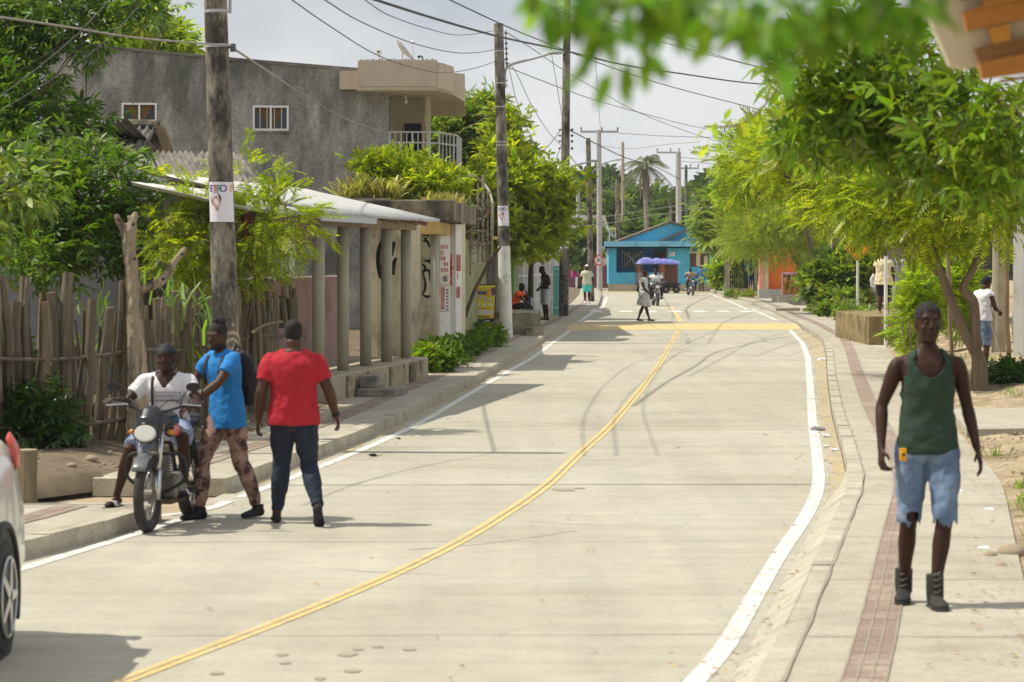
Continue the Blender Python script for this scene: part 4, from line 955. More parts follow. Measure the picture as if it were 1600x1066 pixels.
tree('leafy_tree', 'bright fresh-green tree crown drooping over the stick fence at its left end', 'tree', base_at(-30,31), [base_at(-30,31),P(-30,420,31),P(-25,320,31)],
  [BL(10,280,60,60,31,.6),BL(-20,360,60,60,31,.6),BL(45,300,35,40,31,.4)], 'leaf', LF_olive, BK_brown, 60, 12, .13, .15, .06, up=-.3)
b = base_at(408,34.2); tree('neem_tree', 'young neem tree with drooping pinnate leaves behind the first utility pole', 'tree', b, [b,P(405,520,34.2),P(398,430,34.2),P(392,380,34.2)],
  [BL(300,290,40,30,34,.4),BL(380,280,55,25,34.2,.5),BL(340,340,65,35,34,.5),BL(420,345,65,42,34,.5),BL(300,370,45,30,34,.4),BL(380,400,75,35,34,.5),BL(455,350,30,25,34,.35),BL(280,420,45,30,34,.4),BL(350,440,60,28,34,.4),BL(440,400,22,20,34,.3)], 'frond', LF_neem, BK_brown, 135, 7, .13, .24, .04, twigs=70, up=-.15,
  limbs=[[P(398,430,34.2),P(360,380,34.1),P(310,330,34)],[P(395,400,34.2),P(430,370,34.1),P(450,340,34)]])
# bush in front of the lowest left
b = G(60,700,.3); tree('shrub', 'dark low shrub at the foot of the stick fence behind the white car', 'shrub', b, None, [BL(60,650,40,42,27.5,.4),BL(20,600,35,60,28,.4),BL(95,675,25,25,27.5,.3)], 'multi', LF_dark, BK_dark, 60, 14, .1, .13, twigs=0)
# tall corn-like leaves behind the fence
o = empty('tall_grass_clump', G(180,690,.2), 0, 'clump of long strap-leaved grass poking up behind the stick fence', 'grass clump'); bb = o.location
n = 110; pos = np.zeros((n,3)); pos[:,0] = rng.uniform(-.7,1.0,n); pos[:,1] = rng.uniform(1.0,2.0,n); pos[:,2] = rng.uniform(.6,1.5,n)
dd = rng.normal(size=(n,3))*.45; dd[:,2] = 1; scatter('blade', pos, dd, rng.uniform(.35,.6,n), 'leaf_blades', LF_corn, o, .8)
# dead pollarded tree trunk
dt = empty('dead_tree', (0,0,0), 0, 'bare pale pollarded trunk with a sawn side branch standing in the stick fence', 'dead tree'); YD = 28.4
mb = MB()
def tr(pts, rs): p = [P(q[0],q[1],YD+(q[2] if len(q)>2 else 0)) for q in pts]; k_ = 4; sp = smoothed(p, k_); n_ = len(sp); rr = [float(np.interp(i/(n_-1)*(len(rs)-1), range(len(rs)), rs)) for i in range(n_)]; mb.tube(sp, rr, 12)
tr([(213,700),(216,620),(214,560),(210,500),(208,440),(203,400),(198,370),(190,352),(180,335)], [.125,.11,.10,.088,.08,.07,.06,.042,.028])
tr([(203,400),(206,370),(208,345),(213,330)], [.055,.052,.04,.022]); tr([(200,375),(204,350),(200,336)],[.035,.032,.02])
tr([(214,455),(235,448),(258,435),(272,410),(292,386)], [.052,.048,.044,.038,.03])
me_o = mb.build('trunk', BK_pale, dt, smooth=True); md = me_o.modifiers.new('re','REMESH'); md.mode = 'VOXEL'; md.voxel_size = .02; md.use_smooth_shade = True
tx = bpy.data.textures.new('bark_relief','CLOUDS'); tx.noise_scale = .12; d_ = me_o.modifiers.new('d','DISPLACE'); d_.texture = tx; d_.strength = .035
for q in ((208,350),(185,343),(210,405),(255,436),(285,397)): mb = MB(); mb.ell(P(q[0],q[1],YD-.05), (.022,.015,.018), 8, 5); mb.build('knot', BK_dark, dt, smooth=True)
# ---- stick fence
sf = empty('stick_fence', (0,0,0), 0, 'rustic fence of upright sticks tied to horizontal rails on the left', 'fence')
M_st = [mat('stick_grey', (.10,.082,.056), (.20,.168,.12), 2.5, .95, .02, 22, stain=(.09,.07,.045), sscale=3, stretch=(6,6,.5)), mat('stick_brown', (.085,.068,.046), (.17,.135,.092), 2.5, .95, .02, 22, stretch=(6,6,.5)), mat('stick_tan', (.15,.115,.07), (.25,.20,.13), 2.5, .95, .02, 22, stain=(.13,.10,.06), sscale=3, stretch=(6,6,.5))]
fl = [Vector((-6.3,26.3,0)),Vector((-5.2,27.3,0)),Vector((-4.08,28.6,0)),Vector((-3.72,31,0)),Vector((-3.3,35.2,0)),Vector((-2.98,37.2,0))]
cum = [0]; 
for a_, b_ in zip(fl, fl[1:]): cum.append(cum[-1]+(b_-a_).length)
def fpt(s): 
    for i in range(len(fl)-1):
        if s <= cum[i+1]: return fl[i]+(fl[i+1]-fl[i])*((s-cum[i])/(cum[i+1]-cum[i]))
    return fl[-1]
NS = 99; s = 0.0
rs_ = random.Random(5)
for i in range(NS):
    t_ = i/(NS-1); s = cum[-1]*(t_**1.18) if True else 0
    c = fpt(min(s, cum[-1]-.01)); px = CX+F*c.x/c.y
    ht = (1.80 if px < 200 else 1.62)+rs_.uniform(-.28,.14); 
    if px > 380: ht = rs_.uniform(1.35,1.75)
    r = rs_.uniform(.036,.068); lean = rs_.uniform(-.10,.04) + (.12 if px > 120 and px < 190 else 0); q = MB()
    bend = rs_.uniform(-.04,.04); off = Vector((rs_.uniform(-.03,.03), rs_.uniform(-.10,.10), 0)); p0 = c+off+Vector((0,0,.12)); pts = []
    for k in range(7):
        u = k/6; pts.append(p0+Vector((lean*u*(ht/1.7)+bend*math.sin(PI*u)+.012*math.sin(k*2.1+i), .03*math.sin(k+i), ht*u)))
    q.tube(pts, [r*(1.1-.22*k/6+rs_.uniform(-.1,.1)) for k in range(7)], 7); q.build('stake', M_st[rs_.choice([0,1,1,2,0])], sf, smooth=False)
q = MB()
for i in range(110):
    c = fpt(min(cum[-1]*((i+.5)/110)**1.12, cum[-1]-.01)); ht = rs_.uniform(.95,1.55); r = rs_.uniform(.018,.034); lean = rs_.uniform(-.15,.15); p0 = c+Vector((rs_.uniform(-.03,.03), .13+rs_.uniform(0,.1), .12))
    q.tube([p0+Vector((lean*u+.02*math.sin(9*u+i), 0, ht*u)) for u in (0,.35,.7,1)], [r*1.1,r,r*.95,r*.8], 6)
tag(q.build('thin_stakes', M_st[1], sf), kind='stuff')
for (z_, r_) in ((1.06,.021),(.36,.024)):
    q = MB(); p = []; k = 0
    while k*.6 < cum[-1]: c = fpt(k*.6); p.append(c+Vector((.03,-.12,z_+.12+.03*math.sin(k*1.3)))); k += 1
    q.tube(smoothed(p,3), r_, 7); q.build('rail', M_st[1], sf, smooth=True)
q = MB(); p = [P(395,520,33.0),P(405,512,34),P(420,506,35),P(440,503,36)]; q.tube(smoothed(p,3), .022, 7); q.build('rail', M_st[2], sf, smooth=True)
# thick stumps closing the right end of the fence
for (px,py0,py1,r_,lab) in ((437,462,600,.10,'thick weathered stump post at the right end of the stick fence, nearer the pole'),(455,466,600,.085,'thick weathered stump post at the right end of the stick fence, nearer the columns')):
    q = MB(); a_ = P(px,py1+20,36.6); b_ = P(px,py0,36.6); q.tube([a_,(a_+b_)/2+Vector((.03,0,0)),b_], [r_,r_*.95,r_*1.1], 10); tag(q.build('fence_post', M_st[1]), lab, 'post')
# ---- bushes on the slab and weeds
tree('shrub', 'leafy upright shrub growing on the derelict house slab', 'shrub', P(640,312,57), None, [BL(600,272,30,24,57,.9),BL(640,282,34,26,57,.9),BL(685,286,34,24,57,.9),BL(640,250,10,14,57,.3),BL(600,248,8,10,57,.3),BL(668,258,10,14,57,.3),BL(700,300,22,15,57,.6),BL(575,262,14,14,57,.4)], 'multi', LF_neem, BK_brown, 120, 12, .16, .17, twigs=0, up=.8)
def grass(name, label, pts, m, n, size, spread, cat='weeds', kind=None, tpl='blade', ez=1.0):
    pos = []; 
    for i in range(n):
        c = pts[rng.integers(len(pts))]; pos.append((c[0]+rng.normal()*spread, c[1]+rng.normal()*spread, c[2]))
    d = rng.normal(size=(n,3))*.55; d[:,2] = ez
    o_ = scatter(tpl, np.array(pos), d, size*(1+.3*rng.normal(size=n)).clip(.4,1.8), name, m, None, .8); return tag(o_, label, cat, kind=kind)
grass('grass_tuft', 'tuft of yellow-green grass growing on the edge of the mossy slab', [tuple(P(x_, 309, 55)) for x_ in range(545,616,4)], LF_dry, 700, .42, .12)
grass('grass_tuft', 'dry weeds drooping over the street end of the mossy slab', [tuple(P(x_, 318, 53.5)) for x_ in range(675,712,5)], LF_dry, 260, .25, .12)
def weeds(name, label, px0, px1, pyb, Y0, Y1, h, m, n=300, tpl='multi', ls=.16, z=.16, cat='weeds', group=None):
    P_ = []
    bl = []
    k = max(3, int(abs(px1-px0)/14))
    for i in range(k):
        t_ = (i+.5)/k; Y = Y0+(Y1-Y0)*t_; px = px0+(px1-px0)*t_; hh = h*rng.uniform(.6,1.0); x_ = (px-CX)*Y/F; bl.append((x_, Y, z+hh*.5, .34*rng.uniform(.8,1.3), .5, hh*.55))
    return tree(name, label, cat, (bl[0][0], bl[0][1], z), None, bl, tpl, m, BK_brown, n//9, 9, .10, ls, twigs=0, up=.5, group=group, shell=.2)
weeds('weed_patch', 'dark green spreading weeds along the foot of the graffiti wall', 668, 765, 0, 47, 66, .52, LF_mid, 1500, 'small', .14)
weeds('weed_patch', 'second row of low dark weeds edging the pavement below the yellow sign board', 690, 772, 0, 49, 64, .34, LF_mid, 900, 'small', .12)
tree('small_bush', 'small bright yellow-green bush at the end of the column platform', 'bush', (-1.55,48.3,.14), None, [(-1.55,48.3,.32,.22,.25,.22),(-1.5,48.4,.5,.15,.15,.15)], 'multi', LF_bright, BK_brown, 40, 12, .06, .11, twigs=0, up=.4)
# trees behind pole 2
b = base_at(828,88,.1); tree('street_tree', 'full green street tree behind the whitewashed pole shading the white railings', 'tree', b, [b,P(829,440,88),P(830,400,88),P(826,370,88)],
  [BL(800,300,45,50,86,1.3),BL(845,300,45,38,87,1.2),BL(790,240,32,35,87,.9),BL(865,345,35,30,87,1.0),BL(820,365,50,28,86,1.2),BL(755,300,28,40,84,.8),BL(775,355,25,25,84,.6),BL(790,190,22,22,88,.6)], 'small', LF_neem, BK_dark, 230, 16, .28, .27, .11, twigs=60, up=.1)
tree('leafy_tree', 'pale green tree behind the balcony of the tall grey house', 'tree', base_at(700,92), [base_at(700,92),P(700,300,92),P(705,230,92)],
  [BL(690,215,35,25,92,1.2),BL(735,195,35,25,92,1.2),BL(760,175,18,18,92,.7),BL(720,245,40,25,92,1.0),BL(770,230,20,35,92,.8)], 'multi', LF_olive, BK_brown, 170, 14, .28, .36, .12)
# ---- right side
b = base_at(1524,40,.15)
b = (6.95,40,.15)
tree('neem_tree', 'large neem tree with a forked leaning trunk whose crown spreads over the right pavement', 'tree', b, [b,P(1530,570,40),P(1524,545,40)],
  [BL(1240,240,60,50,46,1.2),BL(1300,200,75,70,44,1.4),BL(1325,285,55,42,44,1.1),BL(1380,250,80,75,42,1.4),BL(1390,315,75,40,41,1.2),BL(1470,290,80,60,40,1.3),BL(1470,345,60,28,40,1.0),BL(1560,270,70,70,39,1.2),BL(1335,325,50,28,43,.8),BL(1205,255,35,25,47,.7),BL(1175,278,22,12,48,.5),BL(1550,335,60,30,39,.8)],
  'frond', LF_neem, BK_brown, 560, 8, .19, .31, .15, twigs=190, up=.0,
  limbs=[[P(1524,550,40),P(1498,500,40),P(1475,440,40),P(1462,400,40),P(1440,330,40.5)],[P(1524,552,40),P(1523,500,40),P(1520,470,40),P(1505,452,40),P(1520,420,40),P(1536,380,40),P(1550,320,40)],[P(1470,425,40),P(1420,380,41),P(1330,330,43),P(1250,300,45)]])
b = base_at(1265,126,.25); tree('round_tree', 'rounded umbrella-crowned feathery tree with a dark forked trunk on the right', 'tree', b, [b,P(1262,445,126),P(1255,425,126)],
  [BL(1190,350,50,38,126,3.0),BL(1240,345,45,35,126,2.6),BL(1165,370,35,25,126,2),BL(1215,385,60,22,126,2.4),BL(1280,368,26,26,125,1.5),BL(1210,318,35,18,126,2)], 'fine', LF_fluff, BK_dark, 640, 12, .30, .40, .2, twigs=60, up=.55, roll=1.0,
  limbs=[[P(1258,432,126),P(1240,400,126),P(1220,370,126)],[P(1264,455,126),P(1270,420,126),P(1268,385,126)]])
b = base_at(1150,150); tree('leafy_tree', 'yellow-green tree between the blue house and the rounded tree', 'tree', (14.0,152,0), [(13.2,152,0),P(1165,430,152),P(1150,390,152)],
  [BL(1120,345,20,16,150,2),BL(1140,330,32,28,151,2.4),BL(1116,368,14,9,149,1.4),BL(1158,365,28,18,150,2.0),BL(1165,300,30,18,152,2)], 'multi', LF_olive, BK_dark, 240, 13, .45, .6, .16, up=0)
tree('leafy_tree', 'tall loose tree rising behind the rounded tree at the right', 'tree', base_at(1200,100,.2), [base_at(1275,100,.3),P(1270,400,100),P(1240,290,100)],
  [BL(1170,250,28,22,100,.9),BL(1200,235,30,28,100,1),BL(1215,268,35,20,100,1.0),BL(1165,290,25,14,100,.8),BL(1235,240,35,40,100,1.2)], 'frond', LF_bright, BK_brown, 230, 9, .3, .6, .12, up=-.1)
def bush(name, label, px, py, rx, ry, Y, m, n=90, tpl='multi', ls=.2, zb=.2, rd=None, cat='bush', extra=()):
    bl = [BL(px,py,rx,ry,Y,rd)]+[BL(*e_) for e_ in extra]; x_ = (px-CX)*Y/F
    return tree(name, label, cat, (x_,Y,zb), [(x_,Y,zb),(x_+.05,Y,zb+.4),P(px,py,Y)], bl, tpl, m, BK_brown, n, 14, .13*Y/60, ls, .05, twigs=20, up=.3, shell=.5)
bush('bush', 'bright green bush against the right part of the blue house', 1134,428,13,18,168,LF_bright,60,'multi',.42,0,.7)
bush('bush', 'large dark leafy bush behind the pole of the yellow warning sign', 1305,435,38,38,98,LF_olive,220,'small',.3,.2,1.2, extra=((1275,445,18,25,98,.7),(1335,420,25,30,98,.9),(1320,470,30,15,97,.7)))
bush('bush', 'fresh lime-green shrub beside the leaning neem trunk', 1445,460,30,40,56,LF_bright,190,'frond',.24,.3,.6, extra=((1430,500,22,40,56,.4),(1475,430,28,50,57,.5),(1500,470,22,50,57,.4)))
weeds('hedge', 'low weedy hedge along the pavement below the yellow warning sign', 1283, 1335, 0, 98, 90, .95, LF_olive, 900, 'small', .26, .14, 'hedge')
weeds('weed_patch', 'ragged weeds at the foot of the yellow warning sign post', 1322, 1350, 0, 90, 84, .6, LF_olive, 350, 'multi', .22, .14)
weeds('weed_patch', 'leafy plants on the earth step under the sweeping person', 1560, 1604, 0, 41.5, 40.5, .38, LF_dark, 420, 'multi', .13, .25)
weeds('weed_patch', 'weeds scattered before the mossy concrete block', 1395, 1440, 0, 60, 56, .25, LF_olive, 260, 'small', .12, .3)
weeds('weed_patch', 'thin weeds under the bare fence at far right of the blue house', 1140, 1178, 0, 146, 138, .35, LF_olive, 160, 'multi', .25, .1)
# grass on the right bank
pts = []
for i in range(420):
    Y = rng.uniform(17.5,24.5); u = abs(rng.normal())*.55+.15
    if mnoise.noise(Vector((u*1.5,Y*.8,4))) > -.12: pts.append((outR(Y)+u, Y, zR(outR(Y)+u,Y)-.01))
grass('grass', None, pts, LF_grass, 3600, .10, .05, None, 'stuff', ez=.9).pop('category', None)
pts = [(outR(Y)+u, Y, zR(outR(Y)+u,Y)) for Y, u in [(rng.uniform(25,80), rng.uniform(.1,4)) for _ in range(200)] if mnoise.noise(Vector((u,Y*.4,9))) > .1]
grass('grass', None, pts, LF_grass, 1500, .14, .08, None, 'stuff', ez=.9).pop('category', None)
pts = [(walkL(Y)-u, Y, .2) for Y, u in [(rng.uniform(25.5,38), rng.uniform(.25,1.6)) for _ in range(120)] if mnoise.noise(Vector((u,Y*.6,2))) > 0]
grass('grass', None, pts, LF_mid, 900, .13, .07, None, 'stuff', ez=.9).pop('category', None)
# saplings sticks near the lime shrub
q = MB()
for (x0,y0,x1,y1) in ((1417,548,1408,508),(1423,548,1421,500),(1431,545,1438,510),(1445,540,1450,505)): q.tube([P(x0,y0,54),P((x0+x1)/2,(y0+y1)/2,54),P(x1,y1,54)], .018, 5)
tag(q.build('dry_stems', M_st[2]), 'few dry upright stems in front of the lime-green shrub', 'dry stems')
# thin bare trunks in the shade at the right
for k,(x0,x1,r_,lab) in enumerate(((1577,1570,.05,'thin bare crooked trunk left of the white wall'),(1488,1480,.04,'thin shaded trunk between the fork and the lime shrub'),(1588,1592,.04,'slender shaded trunk touching the white wall'))):
    q = MB(); q.tube(smoothed([P(x0,560,52+k),P(x0-4,500,52+k),P(x1+3,440,52+k),P(x1,380,52+k)],4), r_, 8); tag(q.build('bare_trunk', BK_brown, smooth=True), lab, 'tree trunk')
# foreground foliage, strongly out of focus
b = (1.5,3.2,0)
def nearb(px,py,rx,ry,Y): return BL(px,py,rx,ry,Y,.12)
tree('mango_branch', 'very near out-of-focus leafy branch hanging across the top', 'branch', P(1500,-120,3.6), None,
  [nearb(850,0,60,18,3.6),nearb(950,5,70,28,3.6),nearb(1060,5,70,35,3.7),nearb(1150,15,70,40,3.7),nearb(945,50,35,25,3.6),nearb(1010,70,30,22,3.6),nearb(1210,40,45,45,3.7),nearb(1300,5,80,40,3.8),nearb(1390,0,60,40,3.8)], 'leaf', leafm('near_leaf', (.07,.16,.015), (.14,.27,.03), .5), BK_brown, 120, 4, .016, .045, twigs=0, up=-.9, pname='leaves', szv=.3)
b = (4.0,17.5,.3)
tree('broadleaf_tree', 'nearer broadleaf tree with long drooping glossy leaves at the upper right', 'tree', (4.3,19,.2), [(4.9,19,.2),(4.9,19,2.2),P(1600,190,19)],
  [BL(1290,110,60,50,19,.4),BL(1360,170,75,60,19,.5),BL(1300,190,60,40,19,.4),BL(1440,160,80,70,18.5,.5),BL(1540,200,80,70,18,.5),BL(1480,240,70,50,18.5,.5),BL(1400,60,80,50,19,.5),BL(1580,260,60,60,18,.5),BL(1350,240,45,30,19,.4)], 'multi', leafm('glossy_leaf', (.085,.155,.012), (.18,.28,.025), .4, rough=.35), BK_brown, 150, 8, .13, .14, .06, twigs=110, up=-.3, roll=.9,
  limbs=[[P(1600,190,19),P(1500,170,18.8),P(1380,120,19),P(1260,60,19)],[P(1600,190,19),P(1500,230,18.6),P(1400,210,19)]])
tree('leaf_twig', 'single thin twig with a few leaves hanging into the sky at centre right', 'twig', P(1240,160,14), None, [BL(1120,195,10,10,14,.03),BL(1150,185,12,10,14,.03),BL(1190,165,12,12,14,.03),BL(1118,212,6,12,14,.02)], 'leaf', LF_bright, BK_brown, 12, 2, .02, .085, twigs=0, up=-.8, pname='leaves')
q = MB(); q.tube(smoothed([P(1100,198,14)-P(1240,160,14),P(1150,196,14)-P(1240,160,14),P(1190,170,14)-P(1240,160,14),P(1225,120,14)-P(1240,160,14),P(1250,70,14)-P(1240,160,14)],5), .005, 5); q.build('stem', BK_brown, bpy.data.objects['leaf_twig'], smooth=True)
# ---- far trees
ft = [(1190,290,48,34,255,0),(1145,320,45,35,250,0),(1100,335,35,26,240,1),(1060,345,30,24,236,1),(1020,335,28,34,245,1),(985,335,28,38,240,1),(955,350,26,40,232,1),(925,315,24,36,250,0),(900,330,20,40,238,1),(1160,355,40,25,228,1),(1235,330,45,45,245,0),(945,300,22,24,262,0),(1005,370,30,20,225,1),(1120,300,25,20,262,0),(1285,340,50,50,250,0),(870,350,30,40,240,1)]
names = ['dark round-topped tree on the far skyline, the tallest','deep green tree left of the far skyline tree','mid-green tree behind the blue gable peak','mid-green tree directly over the blue roof centre','tree at the foot of the coconut palm','light tree left of the coconut palm','dense tree behind the left end of the blue roof','tall dark tree behind the crossarm pole','tree behind the beige wall at left','lower light tree right of the blue gable','dark tree mostly hidden behind the right crown','small dark tree on the skyline left of the palm','low tree in front of the palm trunk','dark tree on the skyline right of the palm','dark tree hidden furthest right','tree behind the street tree crown at left']
for (px,py,rx,ry,Y,k_), lab in zip(ft, names):
    x_ = (px-CX)*Y/F; zt_ = H+(HZ-py)*Y/F
    tree('distant_tree', lab, 'tree', (x_,Y,0), [(x_,Y,0),(x_,Y,zt_*.6),(x_,Y,zt_)], [BL(px,py,rx,ry,Y,2.5),BL(px-rx*.5,py+ry*.6,rx*.7,ry*.6,Y,2),BL(px+rx*.5,py+ry*.5,rx*.7,ry*.7,Y,2),BL(px,min(py+ry*1.5,400),rx*.9,ry*.7,Y-1,2)], 'small', LF_far if k_ else LF_fard, BK_dark, 130, 14, .6, .85, .25, group='trees beyond the blue house', twigs=8)
mbw = MB(); n_ = 1500
pos = np.stack([rng.uniform(3,60,n_*6), rng.uniform(265,300,n_*6), np.zeros(n_*6)], 1); pos[:,2] = rng.uniform(0,1,n_*6)*(6.5+2.5*np.sin(pos[:,0]*.25))
tag(scatter('small', pos, rng.normal(size=pos.shape), rng.uniform(.8,1.6,len(pos)), 'woodland', LF_fard, None, 1.0), 'dark far-off mass of woodland closing the view', 'woodland', kind='stuff')
tree('street_tree', 'small dark tree leaning over the beige wall far left', 'tree', base_at(907,185), [base_at(905,185),P(908,420,185),P(912,400,185)], [BL(905,385,18,20,185,1.5),BL(925,372,14,14,185,1.2)], 'small', LF_far, BK_dark, 60, 12, .4, .6, .15, twigs=8)
# ---- coconut palm
YP = 215; pb = base_at(1009,YP); po = empty('coconut_palm', pb, 0, 'single coconut palm with a shaggy crown standing against the sky', 'palm tree')
pc = P(1007,258,YP)-Vector(pb)
q = MB(); q.tube(smoothed([Vector((.3,0,0)),Vector((.1,0,4)),Vector((-.05,0,8)),pc],4), .17, 8); q.build('trunk', mat('palm_bark', (.22,.20,.17), (.30,.27,.23), 4, .9), po, smooth=True)
LF_palm = leafm('palm_leaf', (.09,.12,.05), (.15,.18,.08), .2); V = MB()
for i in range(24):
    az = 2*PI*i/24*5.0+rng.uniform(-.2,.2); el = rng.uniform(-.6,1.3); ln = rng.uniform(2.0,2.9); st_ = Vector((math.cos(az)*math.cos(el), math.sin(az)*math.cos(el), math.sin(el))); p = []
    for k in range(10):
        u = k/9; p.append(pc+st_*ln*u+Vector((0,0,-1.9*u*u*(1 if el > -.2 else .5))))
    for k in range(9):
        c_, d_ = p[k], p[k+1]; ax = (d_-c_).normalized(); sd = ax.cross(Vector((0,0,1))); sd = sd.normalized() if sd.length > .01 else Vector((1,0,0))
        for sg in (-1,1):
            for h_ in (0,.5):
                o_ = c_+(d_-c_)*h_; l_ = .75*math.sin(PI*min(.95,(k+h_+1)/10))+.12; tip = o_+sd*sg*l_*.7+ax*l_*.45+Vector((0,0,-l_*.55)); V.add([o_-ax*.045, o_+ax*.045, tip], [(0,1,2)])
    V.tube(p, [.035*(1-.8*k/9) for k in range(10)], 4)
V.build('fronds', LF_palm, po, fix=False)
q = MB()
for i in range(26):
    a_ = rng.uniform(0,2*PI); q.tube([pc+Vector((.1*math.cos(a_),.1*math.sin(a_),0)), pc+Vector((.4*math.cos(a_),.4*math.sin(a_),-1.2)), pc+Vector((.35*math.cos(a_),.35*math.sin(a_),-rng.uniform(1.8,2.9)))], [.05,.06,.02], 4)
q.build('dead_fronds', mat('dry_frond', (.16,.13,.09), (.24,.20,.14), 3, .9), po)

# fallen leaves, grit and crumbs
def litter_sheet(name, m, pts, s0, s1):
    n = len(pts); th = rng.uniform(0,2*PI,n); sz = rng.uniform(s0,s1,n); V = []; Fc = []
    for i,(x,y,z) in enumerate(pts):
        c, s_ = math.cos(th[i])*sz[i], math.sin(th[i])*sz[i]; V += [(x+c,y+s_,z+.006),(x-s_*.5,y+c*.5,z+.004+sz[i]*.25),(x-c,y-s_,z+.006),(x+s_*.5,y-c*.5,z+.004)]; Fc.append((4*i,4*i+1,4*i+2,4*i+3))
    me = bpy.data.meshes.new(name); me.from_pydata(V, [], Fc); tag(link_mesh(name, me, None, [m]), kind='stuff')
pl = []
for _ in range(900):
    Y = 13.5+60*rng.random()**1.6; r_ = rng.random()
    if r_ < .55: x = kR(Y)-abs(rng.normal())*.22-.03; z = .012
    elif r_ < .8: x = outR(Y)-abs(rng.normal())*.3; z = SZ+.01
    elif r_ < .9: x = rng.uniform(lineL(Y), lineR(Y)); z = .012
    else: x = kerbL(Y)+abs(rng.normal())*.15+.03; z = .012
    if r_ < .55 and Y < 27: z = .07
    pl.append((x,Y,z))
litter_sheet('leaf_litter', mat('fallen_leaf', (.22,.14,.06), (.34,.24,.10), 40, .8, island=.5), pl, .012, .03)
# ================================================================ people
SK1 = mat('skin_dark', (.032,.012,.006), (.050,.020,.010), 6, .55, .001, 200, spec=.28)
SK2 = mat('skin_brown', (.060,.026,.014), (.085,.038,.021), 6, .55, spec=.28)
HAIR = mat('black_hair', (.008,.007,.007), (.018,.015,.014), 40, .85, .004, 150)
M_eye = mat('eye', (.26,.23,.20), rough=.3)
tex_cloth = bpy.data.textures.new('cloth_folds', 'CLOUDS'); tex_cloth.noise_scale = .08; tex_cloth.noise_depth = 2
_bakes = []
def bake(mb, name, m, parent, vox, disp=0.0, cut=None, smooth=4, solid=0.0, mats2=None):
    me = mb.mesh(name, fix=True); o = link_mesh(name, me, None, [])
    r = o.modifiers.new('r', 'REMESH'); r.mode = 'VOXEL'; r.voxel_size = vox; r.use_smooth_shade = True
    s = o.modifiers.new('s', 'SMOOTH'); s.iterations = smooth; s.factor = .5
    if disp:
        d = o.modifiers.new('d', 'DISPLACE'); d.texture = tex_cloth; d.texture_coords = 'LOCAL'; d.strength = disp*2.0; d.mid_level = .5; s2 = o.modifiers.new('s2', 'SMOOTH'); s2.iterations = 4; s2.factor = .6
    dg = bpy.context.evaluated_depsgraph_get(); ev = o.evaluated_get(dg); nm = bpy.data.meshes.new_from_object(ev)
    bpy.data.objects.remove(o); bpy.data.meshes.remove(me)
    if cut:
        bm = bmesh.new(); bm.from_mesh(nm); dele = [v for v in bm.verts if cut(v.co)]; bmesh.ops.delete(bm, geom=dele, context='VERTS'); bm.to_mesh(nm); bm.free()
    nm.materials.clear(); nm.polygons.foreach_set('use_smooth', [True]*len(nm.polygons))
    o = link_mesh(name, nm, parent, m if isinstance(m, list) else [m])
    if solid: sd = o.modifiers.new('sol','SOLIDIFY'); sd.thickness = solid; sd.offset = -1
    return o
DEF = dict(pel=(0,0,.95), wai=(0,.0,1.10), che=(0,.0,1.30), nb=(0,.01,1.47), hd=(0,-.015,1.635),
           shL=(.17,.01,1.40), shR=(-.17,.01,1.40), elL=(.225,.03,1.14), elR=(-.225,.03,1.14), wrL=(.245,-.04,.88), wrR=(-.245,-.04,.88),
           hiL=(.088,0,.92), hiR=(-.088,0,.92), knL=(.10,-.015,.50), knR=(-.10,-.015,.50), anL=(.105,.03,.085), anR=(-.105,.03,.085), toL=(.12,-.14,.02), toR=(-.12,-.14,.02))
TOR = [(.80,.07,.06),(.85,.135,.09),(.90,.160,.104),(.96,.165,.106),(1.02,.156,.102),(1.09,.149,.098),(1.17,.150,.099),(1.26,.160,.106),(1.34,.168,.108),(1.39,.166,.100),(1.425,.150,.086),(1.455,.108,.072),(1.48,.078,.064),(1.51,.058,.058)]
